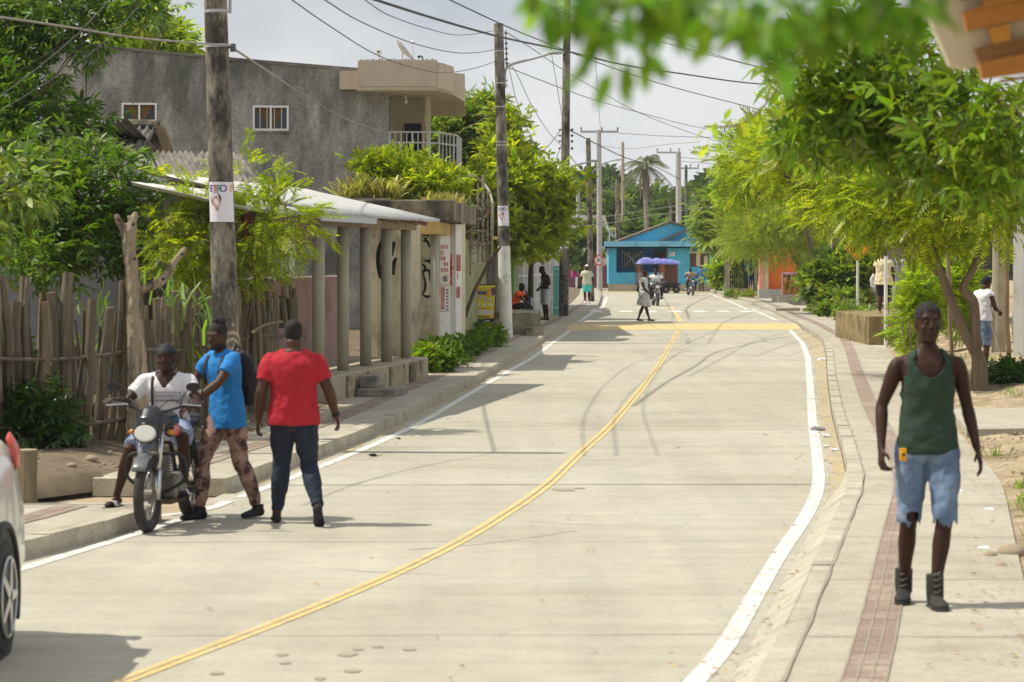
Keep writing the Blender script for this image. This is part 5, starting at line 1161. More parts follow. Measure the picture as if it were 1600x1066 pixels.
class Fig:
    def __init__(s, pose, bulk=1.0, hs=1.0, vox=.01, yaw=0.0, pitch=0.0):
        s.j = {k: Vector(v) for k, v in {**DEF, **pose}.items()}; s.bk = bulk; s.vox = vox; s.hs = hs; s.yaw = yaw; s.pitch = pitch
    def spine(s, z):
        ks = [.95,1.10,1.30,1.47]; P_ = [s.j['pel'],s.j['wai'],s.j['che'],s.j['nb']]
        if z <= ks[0]: 
            ax = (P_[1]-P_[0]).normalized(); ax0 = ax; return P_[0]+ax*(z-.95), ax
        for i in range(3):
            if z <= ks[i+1]: break
        t = (z-ks[i])/(ks[i+1]-ks[i]); ax = (P_[i+1]-P_[i]).normalized(); 
        return P_[i]+(P_[i+1]-P_[i])*t, ax
    def torso(s, mb, z0, z1, inf=0.0, infb=None, flare=0.0, top=True, shirt=False):
        zs = sorted(set([z0, z1]+[t[0] for t in TOR if z0 < t[0] < z1])); n = 20; vs = []
        hipd = (s.j['hiL']-s.j['hiR']).normalized(); shd = (s.j['shL']-s.j['shR']).normalized()
        for z in zs:
            rx = float(np.interp(z,[t[0] for t in TOR],[t[1] for t in TOR]))*s.bk+inf; ry = float(np.interp(z,[t[0] for t in TOR],[t[2] for t in TOR]))*(s.bk**1.3)+inf
            if shirt and z < .93: rx, ry = .163*s.bk+inf, .105*(s.bk**1.3)+inf
            if flare: k = max(0,(1.15-z))/.3; rx += flare*k; ry += flare*k
            c, ax = s.spine(z); t_ = min(1,max(0,(z-.95)/.5)); wd = hipd.lerp(shd,t_); wd = (wd-ax*wd.dot(ax)).normalized(); dp = ax.cross(wd)
            for i in range(n):
                a = 2*PI*i/n; ca, sa = math.cos(a), math.sin(a); e = .85
                vs.append(c+wd*(math.copysign(abs(ca)**e,ca)*rx)+dp*(math.copysign(abs(sa)**e,sa)*ry))
        k = len(zs); fs = [(i*n+j,i*n+(j+1)%n,(i+1)*n+(j+1)%n,(i+1)*n+j) for i in range(k-1) for j in range(n)]
        fs += [tuple(range(n-1,-1,-1)), tuple(range((k-1)*n,k*n))]; mb.add(vs, fs)
    def arm(s, mb, sd, t0=0.0, t1=2.0, inf=0.0):
        A,B,C = s.j['sh'+sd], s.j['el'+sd], s.j['wr'+sd]; pts = []; rs = []
        for t, r in ((0,.050),(.12,.055),(.3,.053),(.5,.049),(.8,.041),(1.0,.039),(1.2,.042),(1.45,.038),(1.8,.028),(2.0,.025)):
            if t0 <= t <= t1: pts.append(A+(B-A)*t if t <= 1 else B+(C-B)*(t-1)); rs.append(r*s.bk+inf)
        if t1 not in (1.0,2.0) and pts:
            t = t1; pts.append(A+(B-A)*t if t <= 1 else B+(C-B)*(t-1)); rs.append(rs[-1])
        mb.tube(pts, rs, 12); mb.ell(pts[0], rs[0]*.96, 10, 7)
        if t0 == 0: nb = s.j['nb']; mb.tube([nb+(A-nb)*.25+Vector((0,0,-.005)), nb+(A-nb)*.65+Vector((0,0,-.008)), A], [.050*s.bk+inf*.8,.046*s.bk+inf*.8,.046*s.bk+inf*.8], 12)
    def leg(s, mb, sd, t0=0.0, t1=2.0, inf=0.0, flare=0.0):
        A,B,C = s.j['hi'+sd], s.j['kn'+sd], s.j['an'+sd]; pts = []; rs = []
        for t, r in ((0,.086),(.2,.086),(.5,.076),(.8,.060),(1.0,.054),(1.15,.053),(1.35,.057),(1.6,.045),(1.85,.034),(2.0,.033)):
            if t0 <= t <= t1:
                q = A+(B-A)*t if t <= 1 else B+(C-B)*(t-1)
                if 1.1 < t < 1.7: q = q+Vector((0,.012,0))
                pts.append(q); rs.append((r*s.bk)+inf+flare*t)
        if not any(abs(t1-t) < 1e-6 for t in (0,.2,.5,.8,1,1.15,1.35,1.6,1.85,2)):
            t = t1; pts.append(A+(B-A)*t if t <= 1 else B+(C-B)*(t-1)); rs.append(rs[-1]+flare*.05)
        mb.tube(pts, rs, 14); mb.ell(pts[0], rs[0], 12, 8)
    def hand(s, mb, sd, curl=.5, palm=None):
        W = s.j['wr'+sd]; d = (W-s.j['el'+sd]).normalized(); sg = 1 if sd == 'L' else -1
        pn = Vector(palm) if palm else Vector((-sg*.9,.3,0)); pn = (pn-d*pn.dot(d)).normalized()      # palm faces the thigh
        ac = d.cross(pn).normalized()*sg                                                          # towards the thumb side = forward
        ac = ac if ac.y < 0 or palm else -ac
        mb.tube([W-d*.02, W+d*.03, W+d*.085], [(.026,.018),(.036,.015),(.040,.013)], 12, up=ac)
        ends = []
        for i, (off, ln) in enumerate(((-.030,.058),(-.010,.070),(.010,.076),(.030,.070))):
            p = W+d*.083+ac*off; dirn = d.copy(); pts = [p-d*.012]; 
            for k, fr in enumerate((.45,.3,.25)):
                a = curl*(.6+.5*k); dirn = (dirn*math.cos(a)+pn*math.sin(a)).normalized(); pn2 = pn; p = p+dirn*ln*fr; pts.append(p)
            mb.tube(pts, [.0085,.0085,.008,.007], 7); mb.ell(pts[-1], .0072, 6, 4)
        p = W+d*.025+ac*.032; dr = (d*.65+ac*.65+pn*.35).normalized(); q = p+dr*.035; dr2 = (d*.9+ac*.1+pn*.45).normalized()
        mb.tube([W+d*.01+ac*.012, p, q, q+dr2*.03], [.014,.012,.010,.008], 8)
    def foot(s, mb, sd, r=1.0, high=0.0):
        A, T = s.j['an'+sd], s.j['to'+sd]; f = (T-A); f.z = 0; f = f.normalized() if f.length > 1e-4 else Vector((0,-1,0)); dn = (T-A); up = Vector((0,0,1))
        fw = Vector((f.x,f.y,0)); pitch = s.j.get('pt'+sd); pa = pitch.x if pitch else 0.0
        M3 = Matrix.Rotation(pa, 3, fw.cross(up)); base = A
        def q(u, h): return base + M3 @ (fw*u+up*h)
        mb.tube([q(-.065,-.050),q(-.05,-.045),q(.0,-.035),q(.07,-.048),q(.13,-.056),q(.17,-.062),q(.19,-.064)], [(.018*r,.018*r),(.036*r,.034*r),(.036*r,.042*r),(.040*r,.032*r),(.046*r,.026*r),(.038*r,.021*r),(.018*r,.012*r)], 12, up=fw.cross(up))
        if high: mb.tube([q(0,-.03), q(-.005,high)], [.046*r,.047*r], 12)
        else: mb.tube([q(0,-.03), q(0,.03)], [.036*r,.034*r], 10)
    def hm(s):
        """head matrix"""
        return Matrix.Translation(s.j['hd']) @ Matrix.Rotation(s.yaw,4,'Z') @ Matrix.Rotation(s.pitch,4,'X') @ Matrix.Scale(s.hs,4)
    HR = [(-.118,.022,.022,-.040),(-.105,.040,.040,-.034),(-.080,.054,.060,-.022),(-.045,.062,.080,-.008),(-.01,.069,.090,.0),(.03,.073,.095,.004),(.065,.070,.090,.008),(.092,.055,.072,.012),(.108,.034,.045,.014),(.114,.010,.012,.015)]
    def head(s, mb, inf=0.0, zmin=-9, hair=False):
        M4 = s.hm(); n = 20; vs = []; H_ = [h for h in s.HR if h[0] >= zmin]
        for (z,rx,ry,yo) in H_:
            for i in range(n):
                a = 2*PI*i/n; x = math.cos(a)*(rx+inf); y = math.sin(a)*(ry+inf)+yo
                vs.append(M4 @ Vector((x, y, z+(inf if z > .1 else 0))))
        k = len(H_); mb.add(vs, [(i*n+j,i*n+(j+1)%n,(i+1)*n+(j+1)%n,(i+1)*n+j) for i in range(k-1) for j in range(n)]+[tuple(range(n-1,-1,-1)),tuple(range((k-1)*n,k*n))])
        if hair: return
        L_ = lambda x,y,z: M4 @ Vector((x,y,z))
        mb.tube([L_(0,-.088,.022),L_(0,-.098,-.005),L_(0,-.108,-.028)], [.009,.011,.014], 8); mb.ell(L_(-.013,-.098,-.032),.010,7,5); mb.ell(L_(.013,-.098,-.032),.010,7,5)
        for sx in (-1,1):
            mb.tube([L_(sx*.012,-.090,.028),L_(sx*.034,-.086,.033),L_(sx*.055,-.070,.026)], .009, 6)
            mb.ell(L_(sx*.040,-.066,-.030), (.020*s.hs,.018*s.hs,.018*s.hs), 8, 6); mb.ell(L_(sx*.071,.008,-.008), (.010,.020,.032), 8, 6)
        mb.tube([L_(-.024,-.086,-.060),L_(0,-.094,-.056),L_(.024,-.086,-.060)], .0085, 7); mb.tube([L_(-.02,-.084,-.074),L_(0,-.091,-.072),L_(.02,-.084,-.074)], .009, 7)
        mb.ell(L_(0,-.075,-.100), (.024,.018,.016), 8, 6)
        nb = s.j['nb']; hb = L_(0,.02,-.06); mb.tube([nb-Vector((0,0,.05)), nb+(hb-nb)*.4, hb], [.066*s.bk,.056*s.bk,.058*s.bk], 14)
    def face(s, parent):
        M4 = s.hm(); q = MB()
        for sx in (-1,1): q.ell(M4 @ Vector((sx*.030,-.0835,.008)), (.0095,.005,.0042), 8, 6)
        q.build('eyes', M_eye, parent, smooth=True); q = MB()
        for sx in (-1,1): q.ell(M4 @ Vector((sx*.030,-.0895,.008)), (.0048,.002,.005), 7, 5)
        q.build('pupils', M_black, parent, smooth=True)
    def haircap(s, parent, m=None, inf=.005, zmin=-.0, full=False, extra=None, vox=None):
        M4 = s.hm(); q = MB(); s.head(q, inf, -.09, hair=True)
        if extra: extra(q, M4)
        Mi = M4.inverted()
        def cut(v):
            l = Mi @ v
            return (l.y < -.02 and l.z < .070 and not (abs(l.x) > .05 and l.z > .02)) or (l.z < -.055) or (abs(l.x) > .045 and l.y < .02 and l.z < .012 and not full)
        return bake(q, 'hair', m or HAIR, parent, vox or max(.006, s.vox*.7), 0, cut, 2)
def person(label, loc, heading, fig, skin, scale=1.0, shoes=None, hands=(.5,.5), palms=(None,None), bare=False, hair=True, face=True, footless=False, hairkw=None, upper=True, high=0.0, group=None):
    o = empty('person', loc, heading, label, 'person', group); o.scale = (scale,)*3
    q = MB(); fig.torso(q, .80, 1.50); fig.head(q)
    for sd, c, pl in (('L',hands[0],palms[0]),('R',hands[1],palms[1])):
        fig.arm(q, sd); fig.leg(q, sd); fig.hand(q, sd, c, pl)
        if bare: fig.foot(q, sd, .82)
    bake(q, 'body', skin, o, fig.vox, 0, None, 2)
    if face and fig.vox < .012: fig.face(o)
    if hair: fig.haircap(o, **(hairkw or {}))
    if shoes:
        for sd in 'LR':
            q = MB(); fig.foot(q, sd, 1.12, high); sh = bake(q, 'shoe', shoes, o, max(.008, fig.vox), 0, None, 2)
    return o
def tshirt(fig, o, m, hem=.86, sleeve=.62, inf=.017, name='shirt', disp=.012, vneck=False, slf=.022, flare=0.02, cut=None):
    q = MB(); fig.torso(q, hem, 1.485, inf, flare=flare, shirt=True)
    for sd in 'LR':
        if sleeve: fig.arm(q, sd, 0, sleeve, slf)
    return bake(q, name, m, o, max(.009, fig.vox), disp, cut, 4, .004 if cut else 0)
def trousers(fig, o, m, t1=1.93, inf=.014, flare=.004, top=1.0, name='trousers', disp=.014, cut=None):
    q = MB(); fig.torso(q, .83, top, inf)
    for sd in 'LR': fig.leg(q, sd, 0, t1, inf, flare)
    return bake(q, name, m, o, max(.009, fig.vox), disp, cut, 3, .004 if cut else 0)
# ---------- clothes materials
C_green = mat('green_cotton', (.018,.042,.026), (.028,.056,.036), 5, .9, .02, 9); C_denim = mat('faded_denim', (.075,.12,.21), (.17,.24,.34), 5, .9, .015, 14, stain=(.36,.40,.44), sscale=4, spos=(.55,.75))
C_red = mat('red_cotton', (.36,.012,.022), (.43,.016,.03), 4, .88, .02, 9); C_jean = mat('dark_jeans', (.010,.014,.028), (.022,.03,.055), 5, .85, .02, 10)
C_blue = mat('blue_polo', (.012,.17,.46), (.02,.21,.54), 4, .85, .02, 9); C_camo = mat('brown_camo', (.20,.10,.075), (.42,.28,.21), 16, .8, stain=(.07,.035,.035), sscale=13, spos=(.48,.56))
C_whit = mat('white_cotton', (.62,.60,.63), (.70,.68,.70), 4, .88, .02, 9); C_black = mat('black_fabric', (.012,.012,.014), (.02,.02,.022), 6, .75)
C_boot = mat('worn_boots', (.012,.011,.009), (.045,.040,.032), 9, .8, .003, 60); C_bshorts = mat('blue_white_shorts', (.08,.14,.32), (.40,.44,.52), 14, .85, spos=(.45,.55))
# ---------- 1. man in green tank top
f1 = Fig(dict(shL=(.172,.0,1.395),shR=(-.172,.02,1.39), elL=(.235,.05,1.15), elR=(-.262,.04,1.15), wrL=(.285,-.02,.895), wrR=(-.278,-.06,.90),
   knR=(-.115,-.04,.50), anR=(-.125,.10,.088), toR=(-.16,-.07,.03), knL=(.075,-.15,.51), anL=(.015,-.17,.085), toL=(.03,-.35,.02), hiL=(.09,0,.92), hiR=(-.09,0,.92)), .92, 1.0, .0065, yaw=.06)
p1 = person('man in a dark green tank top and torn denim shorts on the right pavement', (2.475,16.0,SZ), 0, f1, SK1, 1.025, C_boot, hands=(.35,1.0), high=.11)
def cut1(v):
    x, y, z = v.x, v.y, v.z
    if z > 1.43: return abs(x) < .075 or abs(x) > .128
    if y < 0 and z > 1.30 and (x/.088)**2+((z-1.46)/.135)**2 < 1: return True
    if y >= 0 and z > 1.36 and (x/.08)**2+((z-1.47)/.09)**2 < 1: return True
    return abs(x) > .148+max(0,(1.24-z))*1.0 and z > 1.17 or abs(x) > .128+.0*z and z > 1.33
tshirt(f1, p1, C_green, .875, 0, .016, 'tank_top', .014, cut=cut1, flare=.02)
def cut1s(v):
    x, y, z = v.x, v.y, v.z; e = .475+.015*math.sin(x*60)+.012*math.sin(x*133+y*40)
    if z < e: return True
    return (y < -.03 and z < .545 and ((x+.10)/.035)**2+((z-.515)/.03)**2 < 1)
trousers(f1, p1, C_denim, 1.25, .016, .007, .965, 'shorts', .016, cut=cut1s)
q = MB(); q.box(-.185,-.145,-.135,-.105,.86,.935); q.disc((-.165,-.138,.90),.017,'y',12,.01); o = q.build('tape_measure', mat('yellow_plastic', (.75,.38,.01), rough=.4), None, bevel=.006)
o.location = p1.location; tag(o, 'small yellow tape measure clipped to the waist of the walking man', 'tape measure')
q = MB(); q.disc((-.165,-.146,.90),.009,'y',10,.006); q.build('hub', M_black, o)
# ---------- 2. man in red T-shirt seen from behind
f2 = Fig(dict(shL=(.195,.0,1.395),shR=(-.195,.0,1.395), elL=(.275,.05,1.14), elR=(-.30,.03,1.15), wrL=(.30,-.04,.89), wrR=(-.36,-.07,.93),
   knL=(.105,-.14,.50), anL=(.15,-.16,.085), toL=(.165,-.33,.02), knR=(-.135,.02,.50), anR=(-.215,.28,.17), toR=(-.23,.14,.06)), 1.2, 1.0, .0075)
f2.j['ptR'] = Vector((-.75,0,0))
p2 = person('man in a red T-shirt and dark jeans walking away, seen from behind', (-1.80,22.15,0), PI-.10, f2, SK2, .965, C_black, hands=(.45,.5), face=False)
p2.rotation_euler.z = PI+.05
tshirt(f2, p2, C_red, .855, .66, .018, 'shirt', .013, flare=.012); trousers(f2, p2, C_jean, 1.95, .012, 0, 1.0)
q = MB(); wv = f2.j['wrR']; dv = (wv-f2.j['elR']).normalized(); q.tube([wv-dv*.03, wv], .036, 12); q.build('wrist_watch', M_black, p2)
# ---------- 3. man in blue polo with backpack
f3 = Fig(dict(pel=(0,0,.95), wai=(.0,-.01,1.10), che=(0,-.03,1.29), nb=(0,-.05,1.45), hd=(0,-.10,1.60), shL=(.165,-.05,1.40),shR=(-.175,-.03,1.40),
   elL=(.20,-.24,1.20), wrL=(.10,-.46,1.02), elR=(-.30,-.16,1.18), wrR=(-.22,-.42,.99),
   hiL=(.085,0,.92), hiR=(-.085,0,.92), knR=(-.10,-.20,.51), anR=(-.10,-.22,.085), toR=(-.12,-.40,.02), knL=(.10,.07,.50), anL=(.12,.24,.095), toL=(.14,.10,.02)), 1.0, 1.0, .0075, yaw=.30, pitch=.15)
p3 = person('bearded man in a bright blue polo and patterned trousers beside the motorcycle', (-2.40,22.65,0), R(-48), f3, SK2, .965, C_black, hands=(.6,.3), palms=((-.3,0,-1),(0,0,-1)), hair=False, high=.03)
def bun(q, M4): 
    for k in range(26): a = k*2.4; q.ell(M4 @ Vector((.05*math.cos(a)*(k/26)**.5, .035+.05*math.sin(a)*(k/26)**.5, .125+.015*math.sin(k*1.7))), .022, 6, 5)
f3.haircap(p3, extra=bun, inf=.006)
q = MB(); M4 = f3.hm()
for k in range(9):
    a = -PI*.04-PI*.92*k/8; q.ell(M4 @ Vector((.062*math.cos(a), .0+.083*math.sin(a)*1.0, -.082-.010*abs(math.sin(a)))), (.017,.017,.026), 8, 6)
q.tube([M4 @ Vector((-.026,-.094,-.047)), M4 @ Vector((0,-.101,-.044)), M4 @ Vector((.026,-.094,-.047))], .005, 6)
bake(q, 'beard', HAIR, p3, .007, 0, None, 1)
tshirt(f3, p3, C_blue, .80, .60, .018, 'shirt', .013, flare=.012); trousers(f3, p3, C_camo, 1.93, .016, .002, .98)
q = MB()
for sx in (-1,1): q.tube([(sx*.10,-.155,1.18),(sx*.115,-.175,1.30),(sx*.11,-.13,1.42),(sx*.10,-.02,1.46),(sx*.10,.08,1.40),(sx*.10,.12,1.25),(sx*.13,.05,1.02)], [(.02,.006)]*7, 8)
q.build('strap', C_black, None, smooth=True); st = bpy.context.scene.objects.get('strap')
bp = empty('backpack', p3.location, p3.rotation_euler.z, 'black backpack on the back of the man in the bright blue polo', 'backpack'); bp.scale = p3.scale; st.parent = bp
q = MB(); q.tube([(0,.17,.98),(0,.18,1.05),(0,.20,1.2),(0,.17,1.36),(0,.12,1.46)], [(.13,.05),(.155,.09),(.15,.095),(.13,.075),(.08,.04)], 16, up=(1,0,0)); bake(q, 'pack', C_black, bp, .01, .012, None, 3)
q = MB(); q.tube([(0,.265,1.0),(0,.285,1.1),(0,.27,1.2)], [(.09,.02),(.11,.03),(.08,.02)], 12, up=(1,0,0)); bake(q, 'front_pocket', mat('dark_grey_fabric', (.03,.03,.034), rough=.7), bp, .01, .006, None, 2)
q = MB(); q.tube([(-.03,.11,1.48),(0,.10,1.53),(.03,.11,1.48)], .008, 6); q.build('grab_loop', C_black, bp, smooth=True)
# ---------- 4. motorcycle rider
fr = Fig(dict(pel=(0,.0,.80), wai=(0,-.0,.93), che=(0,-.04,1.08), nb=(0,-.06,1.22), hd=(0,-.09,1.365), shL=(.178,-.055,1.175), shR=(-.178,-.055,1.175),
   elL=(.30,-.20,1.00), elR=(-.32,-.18,1.00), wrL=(.33,-.47,1.03), wrR=(-.36,-.45,1.035), hiL=(.09,-.0,.78), hiR=(-.09,-.0,.78),
   knL=(.22,-.42,.72), anL=(.21,-.30,.34), toL=(.22,-.50,.28), knR=(-.25,-.33,.62), anR=(-.40,-.16,.225), toR=(-.44,-.34,.16)), .96, .98, .0075)
RID = (-2.865,22.42,0)
p4 = person('rider in a white V-neck T-shirt and black cap astride the nearest motorcycle', RID, R(-6), fr, SK1, 1.0, None, hands=(1.0,1.0), palms=((0,0,-1),(0,0,-1)), hair=False, bare=True)
def cutv(v):
    y, z, x = v.y, v.z, v.x; zt = 1.235
    return y < -.05 and z > 1.115 and abs(x) < .075*(z-1.115)/.11+.0
tshirt(fr, p4, C_whit, .84, .62, .018, 'shirt', .011, cut=cutv)
trousers(fr, p4, C_bshorts, .92, .026, .008, .97, 'shorts', .012)
q = MB(); fr.head(q, .012, -.0, hair=True); M4 = fr.hm(); q.tube([M4 @ Vector((0,.08,.02)), M4 @ Vector((0,.13,.0))], [(.055,.012),(.045,.007)], 10, up=(1,0,0))
bake(q, 'cap', C_black, p4, .007, 0, lambda v: (M4.inverted() @ v).z < .035-.04*((M4.inverted() @ v).y > 0), 2)
for sx, dx in ((-1,0),(1,0)):
    A = fr.j['an'+('R' if sx < 0 else 'L')]; T = fr.j['to'+('R' if sx < 0 else 'L')]; f_ = Vector((T.x-A.x,T.y-A.y,0)).normalized()
    q = MB(); c = A+Vector((0,0,-.088)); sd_ = Vector((-f_.y,f_.x,0)); q.tube([c-f_*.09,c-f_*.05,c+f_*.06,c+f_*.14,c+f_*.2,c+f_*.215], [(.02,.010),(.04,.012),(.042,.012),(.05,.012),(.04,.011),(.015,.008)], 12, up=sd_)
    sh = q.build('sandal', C_black, p4, smooth=True); q = MB(); c2 = A+f_*.09+Vector((0,0,-.045)); q.tube([c2-sd_*.052+Vector((0,0,-.03)),c2-sd_*.03+Vector((0,0,.008)),c2+Vector((0,0,.014)),c2+sd_*.03+Vector((0,0,.008)),c2+sd_*.052+Vector((0,0,-.03))], [(.004,.032)]*5, 8, up=(0,0,1)); q.build('sandal_strap', C_whit, sh, smooth=True)
# shirt print
def fshirt(x, y): 
    z = 1.055+y; yy = -.04-.104*math.sqrt(max(0,1-(x/.19)**2))-.027-.02*(z-1.0); return Vector((x, yy-.008, z))
q = MB(); add_text(q, 'STANDARD', .042, fshirt, .0008)
for (x0,x1,y0,y1) in ((-.135,.135,.03,.036),(-.135,.135,-.045,-.028),(-.135,-.128,-.028,.03),(.128,.135,-.028,.03)):
    n = 14; q.add([fshirt(x0+(x1-x0)*i/n, yy) for i in range(n+1) for yy in (y0,y1)], [(2*i,2*i+1,2*i+3,2*i+2) for i in range(n)])
q.build('shirt_print', mat('grey_print', (.16,.16,.18), rough=.9), p4, fix=False)
bg_ = MB().tube(smoothed([Vector((-.10,-.03,1.235)),Vector((-.105,-.13,1.20)),Vector((-.10,-.165,1.08)),Vector((-.10,-.16,.95)),Vector((-.13,-.13,.85))],4), [(.012,.003)]*17, 8, up=(1,0,0)).build('bag_strap', C_black, None, smooth=True)
bg_.location = p4.location; bg_.rotation_euler = p4.rotation_euler; tag(bg_, 'narrow black strap hanging down the white T-shirt of the rider', 'strap')
# ---------- motorcycle
M_tyr = mat('tyre_rubber', (.022,.021,.02), (.05,.047,.042), 5, .9); M_rim = mat('bike_rim', (.22,.20,.17), rough=.4, metal=.6); M_chr = mat('chrome', (.55,.56,.58), rough=.25, metal=.9)
M_fair = mat('black_fairing', (.010,.011,.013), rough=.22, spec=.6); M_eng = mat('engine_alloy', (.18,.17,.155), (.28,.26,.23), 8, .5, metal=.5); M_dark = mat('dark_metal', (.02,.02,.022), rough=.6)
M_lens = mat('lamp_glass', (.62,.63,.58), rough=.15, spec=.7); M_mud = mat('dusty_brown', (.12,.085,.05), rough=.9)
def wheel(parent, c, R_, w, ax='x'):
    n = 32
    def ring(r, ww, m, name, par):
        q = MB(); q.tube([Vector((c[0],c[1]+R_*0+math.cos(2*PI*i/n)*r,c[2]+math.sin(2*PI*i/n)*r)) for i in range(n+1)], [(ww,ww*1.05)]*(n+1), 10, cap=False, up=(1,0,0)); return q.build(name, m, par, smooth=True)
    wo = ring(R_-w, w, M_tyr, 'wheel', parent); ring(R_-2.1*w, .012, M_rim, 'rim', wo)
    q = MB(); q.disc(c, .05, 'x', 14, .09); q.build('hub', M_rim, wo)
    q = MB()
    for i in range(18):
        a = 2*PI*i/18; q.tube([(c[0]+.03*(1 if i%2 else -1),c[1]+.04*math.cos(a+.3),c[2]+.04*math.sin(a+.3)), (c[0],c[1]+(R_-2.1*w)*math.cos(a),c[2]+(R_-2.1*w)*math.sin(a))], .0022, 4)
    q.build('spokes', M_chr, wo)
def motorcycle(label, loc, heading):
    o = empty('motorcycle', loc, heading, label, 'motorcycle')
    wheel(o, (0,-.63,.30), .30, .044); wheel(o, (0,.62,.30), .30, .052)
    for sx in (-1,1):
        q = MB(); q.tube([(sx*.085,-.645,.27),(sx*.085,-.60,.50)], .026, 10); q.tube([(sx*.085,-.60,.50),(sx*.085,-.50,.86)], .018, 10); q.build('fork_tube', M_chr, o, smooth=True)
    q = MB(); q.tube([(0,-.63+.33*math.cos(a),.30+.33*math.sin(a)) for a in [R(d) for d in range(20,150,10)]], [(.062,.010)]*13, 10, up=(1,0,0)); q.build('front_fender', mat('grey_fender', (.10,.105,.115), rough=.3, spec=.6), o, smooth=True)
    q = MB(); q.tube([(0,.62+.35*math.cos(a),.30+.35*math.sin(a)) for a in [R(d) for d in range(-10,130,10)]], [(.07,.008)]*14, 10, up=(1,0,0)); q.build('rear_fender', M_fair, o, smooth=True)
    q = MB(); q.tube([(0,-.66,.735),(0,-.64,.75),(0,-.60,.82),(0,-.58,.90),(0,-.53,.985),(0,-.50,1.01)], [(.055,.02),(.10,.05),(.125,.075),(.118,.065),(.085,.03),(.05,.012)], 16, up=(1,0,0)); bake(q, 'fairing', M_fair, o, .012, 0, None, 3)
    q = MB(); q.tube([(0,-.69,.80),(0,-.715,.805)], [(.096,.072),(.086,.064)], 20, up=(1,0,0)); hl = q.build('headlight', M_lens, o, smooth=False, bevel=.006)
    q = MB(); q.tube([(0,-.675,.80),(0,-.70,.80)], [(.112,.086),(.104,.080)], 20, up=(1,0,0)); q.build('headlight_rim', M_fair, o)
    q = MB(); q.tube([(0,-.60,.90),(0,-.57,.95),(0,-.53,1.01)], [(.09,.012),(.08,.010),(.05,.006)], 12, up=(1,0,0)); q.build('windscreen', mat('smoke_screen', (.02,.025,.035), rough=.08, spec=.8), o, smooth=True)
    q = MB(); q.tube([(-.36,-.36,1.02),(-.22,-.42,1.0),(-.08,-.46,.96),(.08,-.46,.96),(.22,-.42,1.0),(.36,-.36,1.02)], .011, 8); hb = q.build('handlebar', M_dark, o, smooth=True)
    for sx in (-1,1):
        q = MB(); q.tube([(sx*.25,-.41,1.01),(sx*.38,-.355,1.02)], .018, 10); q.build('grip', M_tyr, hb)
        q = MB(); q.tube([(sx*.22,-.44,1.02),(sx*.40,-.47,1.01)], .006, 6); q.build('lever', M_chr, hb)
        q = MB(); q.tube([(sx*.21,-.42,1.0),(sx*.24,-.47,1.08),(sx*.30,-.47,1.15)], .006, 6); mr = q.build('mirror', M_dark, o); q = MB(); q.tube([(sx*.33,-.47,1.16),(sx*.33,-.445,1.165)], [(.062,.038),(.055,.033)], 14, up=(1,0,0)); q.build('mirror_glass', M_dark, mr)
        q = MB(); q.ell((sx*.16,-.52,.80), (.035,.022,.022)); q.build('turn_signal', mat('amber_lens', (.55,.20,.02), rough=.3), o, smooth=True)
        q = MB(); q.tube(smoothed([Vector((sx*.06,-.42,.62)),Vector((sx*.22,-.40,.60)),Vector((sx*.24,-.38,.42)),Vector((sx*.06,-.35,.30))],4), .014, 8); q.build('crash_bar', M_dark, o, smooth=True)
        q = MB(); q.tube([(sx*.05,-.05,.29),(sx*.26,-.05,.29)], .014, 8); q.build('foot_peg', M_tyr, o)
    q = MB(); q.tube([(0,-.42,.84),(0,-.32,.87),(0,-.15,.87),(0,.0,.80)], [(.08,.06),(.13,.10),(.125,.095),(.08,.06)], 16, up=(1,0,0)); bake(q, 'fuel_tank', M_fair, o, .012, 0, None, 3)
    q = MB(); q.tube([(.12,-.30,.80),(.135,-.22,.80),(.12,-.12,.79)], [(.006,.04),(.006,.045),(.006,.03)], 8, up=(1,0,0)); q.build('tank_badge', M_red, o)
    q = MB(); q.tube([(0,-.05,.80),(0,.15,.79),(0,.45,.82),(0,.72,.86)], [(.09,.04),(.125,.045),(.12,.045),(.08,.03)], 14, up=(1,0,0)); bake(q, 'seat', C_black, o, .012, 0, None, 3)
    q = MB()
    for sx in (-1,1): q.tube(smoothed([Vector((sx*.22,-.42,1.02)),Vector((sx*.16,-.56,1.06)),Vector((sx*.06,-.60,.94)),Vector((sx*.05,-.50,.75))],5), .005, 5)
    q.tube(smoothed([Vector((-.20,-.43,1.01)),Vector((-.10,-.58,1.02)),Vector((-.11,-.62,.70)),Vector((-.075,-.62,.42))],5), .005, 5)
    q.build('cables', M_dark, o)
    q = MB(); q.box(-.13,.13,-.24,.06,.24,.44); q.box(-.16,.16,-.16,-.02,.27,.36); q.build('engine', M_eng, o, bevel=.025)
    q = MB()
    for k in range(7): q.box(-.085,.085,-.33,-.19,.43+k*.022,.442+k*.022)
    q.box(-.06,.06,-.31,-.21,.42,.60); q.build('cylinder_head', M_eng, o)
    q = MB(); q.tube([(0,-.42,.86),(0,-.28,.62),(0,-.30,.32),(0,-.20,.22),(0,.15,.24),(0,.28,.34)], .022, 8); q.tube([(0,-.42,.84),(0,.1,.72),(0,.7,.74)], .022, 8)
    for sx in (-1,1): q.tube([(sx*.07,.0,.34),(sx*.07,.62,.30)], .016, 8); q.tube([(sx*.10,.30,.74),(sx*.10,.56,.32)], .022, 8)
    q.build('frame', M_dark, o)
    q = MB(); q.tube([(-.05,-.33,.5),(-.10,-.38,.38),(-.13,-.28,.24),(-.14,.1,.24),(-.145,.3,.30)], .017, 8); q.tube([(-.145,.28,.29),(-.15,.80,.40)], [.03,.042], 12); q.build('exhaust', M_chr, o, smooth=True)
    q = MB(); q.box(-.10,.10,-.30,.12,.20,.24); q.build('skid_plate', M_mud, o)
    q = MB(); q.tube([(.13,-.02,.30),(.22,.0,.31)], .008, 6); q.box(.20,.30,-.06,0,.285,.30); q.build('gear_pedal', M_dark, o)
